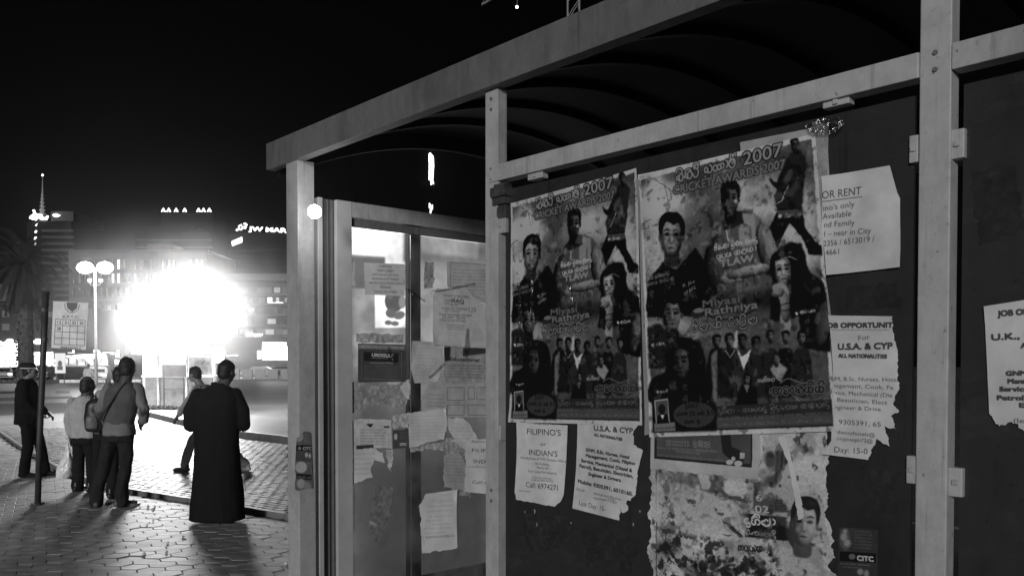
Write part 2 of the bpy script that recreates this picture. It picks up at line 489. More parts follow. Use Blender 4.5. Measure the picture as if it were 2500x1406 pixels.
GLYPH = {
 'ka': ([arc(.3, .3, .22, 200, -60) + [(.3, .3)], arc(.75, .35, .3, 150, -120), arc(.55, .5, .45, 160, 20, ry=.35)], 1.15),
 'kri': ([arc(.3, .3, .22, 200, -60) + [(.3, .3)], arc(.72, .35, .3, 150, -120), arc(.5, .75, .42, 170, 0, ry=.35), arc(.5, -.1, .4, 180, 340, ry=.22)], 1.15),
 'tta': ([arc(.4, .4, .36, 120, -200 + 20, n=12), arc(.55, .85, .2, 180, -60)], .95),
 'pa': ([arc(.25, .35, .22, 90, 400), [(.47, .35), (.47, .1)], arc(.7, .4, .3, 180, 450, n=12)], 1.15),
 'pra': ([arc(.25, .4, .22, 90, 400), arc(.7, .4, .3, 180, 450, n=12), arc(.5, -.08, .42, 180, 340, ry=.2)], 1.15),
 'nna': ([arc(.25, .35, .25, 0, 330, n=12), arc(.75, .35, .22, 160, -170), arc(1.15, .4, .2, 150, -100)], 1.45),
 'aa': ([arc(.1, .45, .28, 75, -75)], .5),
 'ma': ([arc(.4, .4, .38, 100, 420, n=14), arc(.42, .5, .17, 180, -90)], 1.0),
 'ya': ([arc(.25, .35, .2, 60, 300), arc(.6, .4, .42, 200, 360, ry=.42), [(1.02, .4), (1.0, .75)], arc(.6, .5, .18, 180, 0)], 1.2),
 'ae': ([arc(.15, .55, .15, 180, -20), [(.3, .5), (.2, .05), (.02, .15)]], .45),
 'sa': ([arc(.3, .4, .26, 100, 400, n=12), arc(.78, .4, .28, 160, -150, n=12), [(.5, .7), (.5, .15)]], 1.25),
 'ii': ([arc(-.45, .95, .32, 200, -20, ry=.28)], .02),
 'ra': ([arc(.35, .35, .3, 150, 400, n=12), arc(.45, .75, .22, 200, 20)], .85),
 'tri': ([arc(.4, .35, .35, 130, 400, n=12), arc(.45, .8, .3, 190, -10, ry=.3), arc(.45, -.1, .42, 180, 340, ry=.22)], 1.0),
 'da': ([arc(.35, .5, .28, 60, 270), arc(.45, .05, .22, 90, -150), [(.35, .22), (.6, .3)]], .8),
 'ha': ([arc(.3, .35, .25, 120, 380, n=12), arc(.75, .4, .3, 180, -90), arc(.5, .75, .35, 180, 40, ry=.25)], 1.15),
 'la': ([arc(.4, .4, .38, 150, -150, n=14), arc(.35, .35, .15, 0, 300)], .95),
 'ga': ([arc(.3, .3, .26, 180, -60), arc(.8, .4, .34, 150, -110), [(.5, .7), (.5, .2)]], 1.2),
 'na': ([arc(.35, .4, .3, 90, 390, n=12), arc(.7, .35, .22, 120, -100)], 1.0),
 'va': ([arc(.38, .38, .34, 140, 430, n=14)], .85),
 'ng': ([arc(.2, .2, .13, 0, 360)], .45),
 'ta': ([arc(.4, .4, .36, 90, 400, n=12), arc(.5, .4, .14, 180, -60)], .95),
 'u': ([arc(-.45, -.1, .2, 140, 380)], .05),
 'e': ([arc(.25, .4, .22, 60, 330, n=12), [(.44, .3), (.3, .75)]], .6),
 'dash': ([[(.1, .4), (.5, .4)]], .65),
}
def words_si(c, seq, *a, **k): c.sinhala(seq.split('.') if isinstance(seq, str) else seq, *a, **k)
def SI(s):
    out = []
    for w in s.split('_'):
        out += w.split('.') + [' ']
    return out[:-1]

def paper_material(name, im, emission=False, gloss=.35, coat=0.0, wrinkle=.4):
    m = bpy.data.materials.new(name); m.use_nodes = True
    n = m.node_tree.nodes; l = m.node_tree.links
    b = n['Principled BSDF']
    t = n.new('ShaderNodeTexImage'); t.image = im; t.interpolation = 'Linear'; t.extension = 'EXTEND'
    uv = n.new('ShaderNodeTexCoord')
    l.new(uv.outputs['UV'], t.inputs[0])
    if emission:
        b.inputs['Base Color'].default_value = (.02, .02, .02, 1)
        l.new(t.outputs[0], b.inputs['Emission Color']); b.inputs['Emission Strength'].default_value = 1
        m.cycles.emission_sampling = 'NONE'
    else:
        nz = n.new('ShaderNodeTexNoise'); nz.inputs['Scale'].default_value = 9; nz.inputs['Detail'].default_value = 7
        l.new(uv.outputs['Object'], nz.inputs[0])
        mr = n.new('ShaderNodeMapRange'); mr.inputs['From Min'].default_value = .3; mr.inputs['From Max'].default_value = .7
        mr.inputs['To Min'].default_value = .8; mr.inputs['To Max'].default_value = 1.1
        l.new(nz.outputs['Fac'], mr.inputs[0])
        mx = n.new('ShaderNodeMix'); mx.data_type = 'RGBA'; mx.blend_type = 'MULTIPLY'; mx.inputs[0].default_value = 1
        l.new(t.outputs[0], mx.inputs[6]); l.new(mr.outputs[0], mx.inputs[7]); l.new(mx.outputs[2], b.inputs['Base Color'])
    b.inputs['Roughness'].default_value = gloss; b.inputs['Specular IOR Level'].default_value = .4
    b.inputs['Coat Weight'].default_value = coat; b.inputs['Coat Roughness'].default_value = .12
    n2 = n.new('ShaderNodeTexNoise'); n2.inputs['Scale'].default_value = 28; n2.inputs['Detail'].default_value = 3
    l.new(uv.outputs['Object'], n2.inputs[0])
    bp = n.new('ShaderNodeBump'); bp.inputs['Strength'].default_value = wrinkle; bp.inputs['Distance'].default_value = .004
    l.new(n2.outputs['Fac'], bp.inputs['Height']); l.new(bp.outputs[0], b.inputs['Normal'])
    return m
def tape_material():
    if 'clear_tape' in MATS: return MATS['clear_tape']
    m = bpy.data.materials.new('clear_tape'); m.use_nodes = True; n = m.node_tree.nodes; l = m.node_tree.links; n.remove(n['Principled BSDF'])
    t = n.new('ShaderNodeBsdfTransparent'); t.inputs[0].default_value = (.85, .85, .85, 1); g = n.new('ShaderNodeBsdfGlossy'); g.inputs['Roughness'].default_value = .2
    tc = n.new('ShaderNodeTexCoord'); v = n.new('ShaderNodeTexNoise'); v.inputs['Scale'].default_value = 38; v.inputs['Detail'].default_value = 3; v.inputs['Distortion'].default_value = 1.5; l.new(tc.outputs['Object'], v.inputs['Vector'])
    bp = n.new('ShaderNodeBump'); bp.inputs['Strength'].default_value = 1; bp.inputs['Distance'].default_value = .012; l.new(v.outputs['Fac'], bp.inputs['Height']); l.new(bp.outputs[0], g.inputs['Normal'])
    mx = n.new('ShaderNodeMixShader'); mx.inputs[0].default_value = .38; l.new(t.outputs[0], mx.inputs[1]); l.new(g.outputs[0], mx.inputs[2]); l.new(mx.outputs[0], n['Material Output'].inputs[0])
    MATS['clear_tape'] = m; return m
def rough_edge(P, torn, amp, seed):
    """P photo-pixel outline; torn = set of edge indexes that are torn; returns denser outline"""
    r = random.Random(seed); out = []
    n = len(P)
    for i in range(n):
        a = Vector(P[i]); b = Vector(P[(i + 1) % n])
        L = (b - a).length
        if torn is True or i in (torn or ()):
            k = max(2, int(L / 5)); nn = Vector((-(b - a).y, (b - a).x)).normalized()
            out.append(tuple(a))
            for j in range(1, k):
                t = j / k
                f = noise.noise(Vector((t * L * .06, seed * 7.1, i))) * 1.3 + noise.noise(Vector((t * L * .25, seed * 3.3, i))) * .7
                out.append(tuple(a + (b - a) * t + nn * amp * f + Vector((r.uniform(-.6, .6), r.uniform(-.6, .6)))))
        else:
            k = max(1, int(L / 40))
            for j in range(k): out.append(tuple(a + (b - a) * (j / k)))
    return out
def sheet_mesh(name, plane, off, P, wave=.0007, grid=.02, seed=0, curl=0.0):
    """a sheet of paper hugging a plane, with its own creases; returns mesh and bbox"""
    q = [plane.uv(x, y, off) for x, y in P]
    u0 = min(a for a, b in q); u1 = max(a for a, b in q); z0 = min(b for a, b in q); z1 = max(b for a, b in q)
    vs = [Vector(a) for a in q]; n = len(vs)
    g = []
    for i in range(1, int((u1 - u0) / grid) + 1):
        for j in range(1, int((z1 - z0) / grid) + 1):
            g.append(Vector((u0 + i * grid, z0 + j * grid)))
    allv = vs + g
    ov, oe, of, *_ = delaunay_2d_cdt(allv, [], [list(range(n))], 1, 1e-6)
    me = bpy.data.meshes.new(name)
    co = []
    for v in ov:
        w = noise.noise(Vector((v.x * 9, v.y * 9, seed * 5.7))) + .5 * noise.noise(Vector((v.x * 24, v.y * 22, seed)))
        a = (v.x - u0) / (u1 - u0); b = (v.y - z0) / (z1 - z0); lift = 0
        if curl:
            for k, (ca_, cb_) in enumerate(((0, 0), (1, 0), (1, 1), (0, 1))):
                s_ = .5 + .5 * math.sin(seed * 12.9 + k * 4.1)
                dd = math.hypot((a - ca_) * (u1 - u0), (b - cb_) * (z1 - z0))
                lift += curl * s_ * max(0, 1 - dd / .07) ** 2
        co.append(plane.w(v.x, v.y, off + w * wave + lift))
    me.from_pydata(co, [], [list(f) for f in of])
    uvl = me.uv_layers.new(name='UVMap')
    for lp in me.loops:
        v = ov[lp.vertex_index]
        uvl.data[lp.index].uv = ((v.x - u0) / (u1 - u0), (v.y - z0) / (z1 - z0))
    # keep the printed side facing out
    me.update()
    if len(me.polygons) and sum(p.normal.dot(plane.n) * p.area for p in me.polygons) < 0: me.flip_normals()
    me.shade_smooth()
    return me, (u0, z0, u1, z1)
def sheet(name, label, cat, plane, layer, P, paint, torn=None, amp=3, v=152, res=1000, seed=0, gloss=.4, coat=0.0, wave=.0007, base=.0125, group=None, parent=None, wrinkle=.35, emission=False):
    off = base + layer * .0024
    PP = rough_edge(P, torn, amp, seed)
    me, bb = sheet_mesh(name, plane, off, PP, wave=wave, seed=seed, curl=.011 if label and cat in ('notice', 'poster', 'paper') and layer > 1 else 0)
    c = Canvas(plane, off, bb, res, v)
    if paint: paint(c)
    im = c.image(name, emission)
    me.materials.append(tape_material() if cat == 'tape' else paper_material(name, im, emission, gloss, coat, wrinkle))
    return link(bpy.data.objects.new(name, me), parent, label, cat, group)
# ------------------------------------------------------------------ the shelter frame
def sb(bm, s0, s1, w0, w1, z0, z1, bevel=0.0):
    c = MID - U * ((s0 + s1) / 2) + V * ((w0 + w1) / 2) + UP * ((z0 + z1) / 2)
    return box(bm, c, (abs(s1 - s0), abs(w1 - w0), abs(z1 - z0)), SH, bevel)
paint_m = worn('worn_aluminium', .45)
paint_dk = worn('worn_grey_steel', .16, .5)
board_m = worn('dark_smoked_panel', .03, .42, .55)
roof_m = mat('smoked_roof_sheet', .02, .5, .4, var=.3, scale=3)
rib_m = mat('roof_rib_paint', .018, .5, .4, var=.3)
PW = .066
ms0 = FRONT.uv(1185, 700, .03)[0]
rs0 = FRONT.uv(2240, 700, .03)[0]
ls0, ls1 = FRONT.uv(700, 700, .045)[0], FRONT.uv(728, 700, .045)[0]
BAY = rs0 - ms0
CORNER = FRONT.w(ls1, 0)
SIDE = Plane(CORNER + U * .02, V, -U)
side_w = lambda px, py=800, off=0.: SIDE.uv(px, py, off)[0]
z_f0 = FRONT.uv(900, 395 - 0.389 * (900 - 700) , .05)[1]
z_f0 = FRONT.uv(700, 398, .05)[1]; z_f1 = FRONT.uv(652, 352, .05)[1]
z_b0 = FRONT.uv(1700, 324, .03)[1]; z_b1 = FRONT.uv(1700, 273, .03)[1]
fs0 = FRONT.uv(652, 385, .05)[0]; fs1 = ms0 + 2 * BAY + .25
WR = 2.35
shelter = thing('bus_shelter', 'long metal bus shelter with smoked panels covered in pasted notices', 'bus shelter', MID)
SHI = Matrix.Translation(-MID)
def sobj(name, bm, m, **k):
    o = obj(name, bm, m, **k); o.parent = shelter; o.matrix_parent_inverse = Matrix.Translation(-MID); return o
CR = -(SIDE.uv(769, 800, .02)[0])
w_post = side_w(769, 800, .02)
for s0, s1, w0, w1, zt in ((ls0, ls1, -.045, w_post, z_f0), (ms0, ms0 + PW, -.03, .012, z_f0), (rs0, rs0 + PW, -.03, .012, z_f0), (ms0 + 2 * BAY, ms0 + 2 * BAY + PW, -.03, .012, z_f0),
                           (ls0, ls1, WR - .1, WR, z_f0), (ms0, ms0 + PW, WR - .05, WR, z_f0), (rs0, rs0 + PW, WR - .05, WR, z_f0), (ms0 + 2 * BAY, ms0 + 2 * BAY + PW, WR - .05, WR, z_f0)):
    sobj('post', sb(BM(), s0, s1, w0, w1, 0, zt, .003), paint_m)
sobj('roof_beam', sb(BM(), fs0, fs1, -.055, -.005, z_f0, z_f1, .003), paint_dk)
sobj('roof_beam', sb(BM(), fs0, fs1, WR - .04, WR + .01, z_f0, z_f1, .003), paint_dk)
for k in range(2):
    a = ms0 + PW + k * BAY; b = ms0 + (k + 1) * BAY
    sobj('crossbeam', sb(BM(), a - (.045 if k == 0 else -.001), b - .001, -.034, .012, z_b0, z_b1, .003), paint_m)
    sobj('bottom_rail', sb(BM(), a + .001, b - .001, -.028, .01, .22, .28, .003), paint_m)
    sobj('panel', sb(BM(), a + .018, b - .018, -.0105, -.0025, .34, z_b0 - .03), board_m)
# clamps that hold the panels
for (x0, y0, x1, y1) in ((1290, 420, 1326, 438), (2010, 240, 2075, 260), (2221, 331, 2243, 398), (2320, 316, 2356, 388), (2214, 1112, 2241, 1180), (2316, 1141, 2351, 1212), (1205, 1037, 1224, 1075), (1211, 532, 1236, 570)):
    u0, z0 = FRONT.uv(x0, (y0 + y1) / 2, .02)
    u1 = FRONT.uv(x1, (y0 + y1) / 2, .02)[0]; zt = FRONT.uv((x0 + x1) / 2, y0, .02)[1]; zb = FRONT.uv((x0 + x1) / 2, y1, .02)[1]
    bm = sb(BM(), u0, u1, -.024, .004, zb, zt, .003)
    c = MID - U * ((u0 + u1) / 2) - V * .026 + UP * ((zb + zt) / 2)
    box(bm, c, (.012, .006, .012), SH, .002)
    sobj('clamp', bm, paint_m)
# bolts where beams meet posts
for s_, z_ in [(ms0 + PW / 2, z_f0 - .05), (rs0 + PW / 2, z_f0 - .05), (ms0 + PW / 2, (z_b0 + z_b1) / 2), (rs0 + PW / 2, (z_b0 + z_b1) / 2), (rs0 + PW / 2, 1.1), (ms0 + PW / 2, 1.2)]:
    for dz in (-.018, .018):
        p_ = MID - U * s_ - V * .03 + UP * (z_ + dz); sobj('bolt', tube(BM(), [p_, p_ - V * .004], .0055, 8), paint_dk)
# old hinge rolled in tape on the middle post
u0, z1 = FRONT.uv(1204, 452, .03); u1, z0 = FRONT.uv(1237, 530, .03)
bm = BM()
for k, (f0, f1, g) in enumerate(((0, .38, .012), (.385, .6, .002), (.605, .9, -.003), (.905, 1, .006))):
    sb(bm, u0 + g, u1 - g * .7, -.042 + g, .0, z0 + (z1 - z0) * f0, z0 + (z1 - z0) * f1, .006)
sobj('taped_hinge', bm, mat('dark_tape', .06, .4, var=.6, scale=30))
# vaulted roof
def vault_z(w): return z_f0 + .02 + .30 * (1 - ((w - WR / 2) / (WR / 2)) ** 2)
def vault_strip(s0, s1, dz0, dz1, n=22, w0=.0, w1=WR):
    bm = BM(); rows = []
    for i in range(n + 1):
        w = w0 + (w1 - w0) * i / n; z = vault_z(w); r = []
        for (s, dz) in ((s0, dz0), (s1, dz0), (s1, dz1), (s0, dz1)):
            r.append(bm.verts.new(MID - U * s + V * w + UP * (z + dz)))
        rows.append(r)
    for a, b in zip(rows, rows[1:]):
        for k in range(4): bm.faces.new((a[k], b[k], b[(k + 1) % 4], a[(k + 1) % 4]))
    bm.faces.new(rows[0][:]); bm.faces.new(rows[-1][::-1])
    bmesh.ops.recalc_face_normals(bm, faces=bm.faces[:])
    return bm
nrib = 13
ribs = [fs0 + .02 + (fs1 - fs0 - .08) * i / (nrib - 1) for i in range(nrib)]
for i in range(nrib - 1):
    sobj('roof_sheet', vault_strip(ribs[i] + .003, ribs[i + 1] - .003, .031, .037), roof_m, smooth=False)
for i, s in enumerate(ribs):
    sobj('roof_rib', vault_strip(s - .018, s + .018, -.004 if i else -.05, .03), rib_m)
# end frame of the shelter: grooved post, top rail, mullion, panes
z_e1 = SIDE.uv(859, 494)[1]; z_e0 = SIDE.uv(859, 531)[1]
def eb(bm, w0, w1, z0, z1, o0, o1, bevel=.002):
    """box in the end frame; o0..o1 = distance towards the viewer"""
    c = SIDE.w((w0 + w1) / 2, (z0 + z1) / 2, (o0 + o1) / 2)
    return box(bm, c, (abs(o1 - o0), abs(w1 - w0), abs(z1 - z0)), SH, bevel)
wa, wb, wc, wd, wm = side_w(775), side_w(786), side_w(820), side_w(857), side_w(1003)
we = WR - .1
sobj('end_post', eb(BM(), wa, wb, 0, z_e1, -.03, .012), mat('bright_aluminium', .5, .35, var=.15))
bm = eb(BM(), wb + .001, wc - .001, 0, z_e1, -.03, -.012)
for k in range(3):
    ww = wb + (wc - wb) * (k + .5) / 3; eb(bm, ww - .002, ww + .002, 0, z_e1 - .002, -.0121, -.004, 0)
sobj('groove_rail', bm, paint_dk)
sobj('end_post', eb(BM(), wc, wd, 0, z_e1, -.03, .012), mat('bright_aluminium'))
sobj('top_rail', eb(BM(), wd + .001, we, z_e0, z_e1, -.03, .01), paint_m)
sobj('bottom_rail', eb(BM(), wd + .001, we, .2, .27, -.03, .01), paint_m)
sobj('mullion', eb(BM(), wm, wm + .075, .27, z_e0 - .001, -.05, -.018), paint_dk)
sobj('glazing_bar', eb(BM(), wd + .001, we, z_e0 - .045, z_e0 - .001, -.012, -.004), paint_dk)
glass_m = bpy.data.materials.new('dusty_glass'); glass_m.use_nodes = True
n_ = glass_m.node_tree.nodes; l_ = glass_m.node_tree.links; n_.remove(n_['Principled BSDF'])
tr = n_.new('ShaderNodeBsdfTransparent'); tr.inputs[0].default_value = (.82, .82, .82, 1)
gl = n_.new('ShaderNodeBsdfGlossy'); gl.inputs['Roughness'].default_value = .08
df = n_.new('ShaderNodeBsdfDiffuse'); df.inputs[0].default_value = (.35, .35, .35, 1)
fr = n_.new('ShaderNodeFresnel'); fr.inputs[0].default_value = 1.45
m1 = n_.new('ShaderNodeMixShader'); m2 = n_.new('ShaderNodeMixShader')
tc_ = n_.new('ShaderNodeTexCoord'); nz_ = n_.new('ShaderNodeTexNoise'); nz_.inputs['Scale'].default_value = 6; nz_.inputs['Detail'].default_value = 8
rr_ = n_.new('ShaderNodeMapRange'); rr_.inputs['From Min'].default_value = .4; rr_.inputs['From Max'].default_value = .8; rr_.inputs['To Min'].default_value = .05; rr_.inputs['To Max'].default_value = .5
l_.new(tc_.outputs['Object'], nz_.inputs[0]); l_.new(nz_.outputs['Fac'], rr_.inputs[0]); l_.new(rr_.outputs[0], m1.inputs[0])
l_.new(tr.outputs[0], m1.inputs[1]); l_.new(df.outputs[0], m1.inputs[2])
l_.new(fr.outputs[0], m2.inputs[0]); l_.new(m1.outputs[0], m2.inputs[1]); l_.new(gl.outputs[0], m2.inputs[2]); l_.new(m2.outputs[0], n_['Material Output'].inputs[0])
sobj('pane', eb(BM(), wd + .004, wm - .0, .272, z_e0 - .05, -.006, 0, 0), glass_m)
sobj('pane', eb(BM(), wm + .002, we - .004, .272, z_e0 - .05, -.006, 0, 0), glass_m)
# bare lamp at the shelter corner, standing in for a far street lamp
lamp = thing('stand_in_lamp', 'small round lamp added at the shelter corner for a far street light', 'lamp', at(768, 517, 3.8))
bm = BM(); bmesh.ops.create_uvsphere(bm, u_segments=16, v_segments=10, radius=.03)
obj('bulb', bm, emis('bulb_glow', 75, sample=True), lamp, smooth=True)
bm = BM(); tube(bm, [(0, .02, .01), (0, .04, .02), (.0, .07, .03)], [.014, .016, .014], 10)
obj('socket', bm, mat('socket_metal', .1, .4), lamp)

# backlit advertisement box that stands behind the end panes
LB = Plane(SIDE.p0 + U * .2, V, -U)
light_box = thing('advert_light_box', 'backlit advertisement box glowing behind the end panes of the shelter', 'light box', LB.w(.8, 0))
def paint_light(c):
    c.a[:] = 160
    c.poly([(850, 640), (1190, 640), (1190, 900), (850, 900)], 205, soft=12)
    c.poly([(850, 990), (1190, 960), (1190, 1500), (850, 1500)], 112, soft=30)
    c.poly([(905, 1110), (1190, 1150), (1190, 1500), (900, 1500)], 80, soft=25)
    c.noise(.16, 60, 3); c.noise(.07, 12, 4)
    c.poly([(820, 530), (1003, 560), (1003, 660), (985, 655), (940, 652), (940, 628), (858, 622), (820, 618)], 390, soft=2)
    c.poly([(985, 560), (1003, 562), (1003, 640), (985, 640)], 170, soft=3)
    c.poly([(850, 628), (938, 632), (938, 700), (868, 700)], 140, soft=2)
    c.poly([(850, 697), (940, 699), (940, 705), (850, 704)], 140, soft=1)
    c.poly([(915, 648), (1007, 650), (1007, 799), (960, 800), (915, 801)], 380, soft=1)
    for e in ((962, 735, 23, 28, 118, 0), (955, 765, 14, 12, 140, 20), (975, 770, 14, 10, 150, -20), (948, 788, 9, 6, 140, 0), (964, 790, 10, 6, 150, 0), (982, 738, 9, 16, 185, 0), (953, 722, 8, 9, 140, 0)):
        c.ell(e[0], e[1], e[2], e[3], e[4], e[5], soft=1)
    c.poly([(1028, 570), (1168, 584), (1168, 632), (1028, 618)], 235, soft=4)
    c.poly([(1040, 575), (1100, 580), (1100, 612), (1040, 610)], 215, alpha=.7, soft=10)
    c.poly([(858, 925), (1003, 925), (1003, 975), (858, 985)], 112, alpha=.8, soft=10)
    c.poly([(905, 915), (925, 915), (920, 990), (900, 990)], 150, alpha=.7, soft=5)
    c.ell(906, 961, 5, 5, 250, soft=.5)
    c.ell(867, 890, 6, 3, 200, soft=.6)
    c.poly([(858, 852), (862, 640), (866, 640), (864, 852)], 190, alpha=.7, soft=1)
P_ = [(815, 520), (1300, 575), (1300, 1290), (815, 1405)]
bbq = [LB.uv(x, y) for x, y in P_]
lb0, lb1 = min(b[0] for b in bbq), 2.0
LBP = [(LB, 0)]
offl = 0.0
u0 = wd - .12; u1 = we - .1
me = bpy.data.meshes.new('lit_panel'); zlo, zhi = .5, z_e0 + .02
me.from_pydata([LB.w(u0, zlo), LB.w(u1, zlo), LB.w(u1, zhi), LB.w(u0, zhi)], [], [(0, 1, 2, 3)])
uvl = me.uv_layers.new(name='UVMap')
for i, t in enumerate(((0, 0), (1, 0), (1, 1), (0, 1))): uvl.data[i].uv = t
cv = Canvas(LB, 0, (u0, zlo, u1, zhi), 420, 80); paint_light(cv)
me.materials.append(paper_material('lit_panel', cv.image('lit_panel', True), True, .5, 0, .0))
if me.polygons[0].normal.dot(LB.n) < 0: me.flip_normals()
o = link(bpy.data.objects.new('lit_panel', me), light_box); o.matrix_parent_inverse = Matrix.Translation(-light_box.location)
bm = BM()
for a, b, c_, d in ((u0 - .04, u0 - .001, .4, zhi + .04), (u1 + .001, u1 + .04, .4, zhi + .04), (u0, u1, .4, zlo - .001), (u0, u1, zhi + .001, zhi + .04)):
    box(bm, LB.w((a + b) / 2, (c_ + d) / 2, -.07), (.15, b - a, d - c_), SH, .004)
for uu in (u0 + .1, u1 - .1): box(bm, LB.w(uu, .2, -.07), (.06, .06, .4), SH)
o = obj('cabinet', bm, paint_dk, light_box); o.matrix_parent_inverse = Matrix.Translation(-light_box.location)
# ------------------------------------------------------------------ papers on the front panels
def homog(src, dst):
    A = []; B = []
    for (x, y), (u, v) in zip(src, dst):
        A += [[x, y, 1, 0, 0, 0, -u * x, -u * y], [0, 0, 0, x, y, 1, -v * x, -v * y]]; B += [u, v]
    h = np.linalg.solve(np.array(A, float), np.array(B, float))
    def f(x, y):
        w = h[6] * x + h[7] * y + 1
        return ((h[0] * x + h[1] * y + h[2]) / w, (h[3] * x + h[4] * y + h[5]) / w)
    return f
BIG = [(1560, 428), (1990, 326), (2043, 1052), (1586, 1067)]
SMALL = [(1248, 497), (1556, 411), (1568, 1038), (1244, 1030)]
def head(c, x, y, rx, ry, face, hair, hairtop=.55, tilt=0, soft=1.2, fem=False, lx=.55):
    """a printed portrait head: shaded skull, sockets, nose, mouth, hair"""
    ct, st = math.cos(R(tilt)), math.sin(R(tilt))
    q = lambda dx, dy: (x + rx * dx * ct - ry * dy * st, y + ry * dy * ct + rx * dx * st)
    P = lambda L, v, al=1, sf=1.0: c.poly([q(*p) for p in L], v, al, sf * soft, True)
    def B(dx, dy, a, b, v, al=1., sf=.5, amb=.5, **k): X, Y = q(dx, dy); c.ball(X, Y, rx * a, ry * b, v, tilt, lx, -.35, amb, al, sf, **k)
    g = face * 1.15; dk = face * .3
    if fem: P([(-1.05, .5), (-1.15, -.4), (-.65, -1.05), (.2, -1.15), (.95, -.85), (1.2, -.1), (1.25, .9), (.6, 1.25), (-.6, 1.25)], hair); B(.3, -.8, .7, .35, hair * 1.8, .5, .8)
    P([(-.38, .55), (.4, .55), (.52, 1.3), (-.5, 1.3)], face * .5, 1, 1.2); B(-.05, 1.05, .5, .35, face * .6, .6, .8)
    if not fem:
        for sx in (-.85, .85): B(sx, .05, .13, .2, face * (.9 if sx * lx > 0 else .5), 1, .4)
        B(0, -.35, .92, .78, hair, 1, .12, .6)
    B(0, .05, .8, .92, g, 1, .14, .3, power=2.2)
    B(.02, .55, .56, .42, g * .95, .8, .7, .35)
    P([(-.82, -.2), (-.78, .5), (-.4, .9), (-.5, .3), (-.6, -.2)], face * .42, .65, 2.5)
    B(.02, -.42, .5, .22, g * 1.2, .6, .9)
    for sx in (-.34, .34):
        B(sx, -.1, .28, .15, dk * 1.5, .75, .9, .8); P([(sx - .2, -.08), (sx, -.14), (sx + .2, -.08), (sx, -.03)], dk * .6, 1, .5)
        P([(sx - .27, -.24), (sx - .02, -.34), (sx + .27, -.26), (sx, -.27)], dk * .7, .95, .7)
        B(sx * 1.25, .26, .24, .2, g * 1.15, .45, .9)
    B(.03, .1, .11, .3, g * 1.25, .7, .8); P([(-.15, .26), (.02, .35), (.18, .26), (.02, .3)], dk, .85, .6); P([(-.2, .0), (-.1, .0), (-.12, .3), (-.2, .3)], face * .5, .5, 1)
    P([(-.28, .53), (-.05, .48), (.28, .53), (0, .56)], dk, .95, .5); P([(-.22, .58), (.22, .58), (.1, .67), (-.1, .67)], face * .8, .8, .7); P([(-.25, .74), (.25, .74), (0, .68)], face * .55, .4, 1.2)
    if not fem:
        P([(-.86, .0), (-.95, -.55), (-.62, -1.0), (0, -1.12), (.62, -1.0), (.94, -.55), (.86, .0), (.76, -.35), (.56, -.62), (.1, -.55), (-.3, -.68), (-.6, -.5), (-.76, -.3)], hair, 1, .8)
        B(lx * .5, -.85, .5, .18, hair * 2.2, .5, .9)
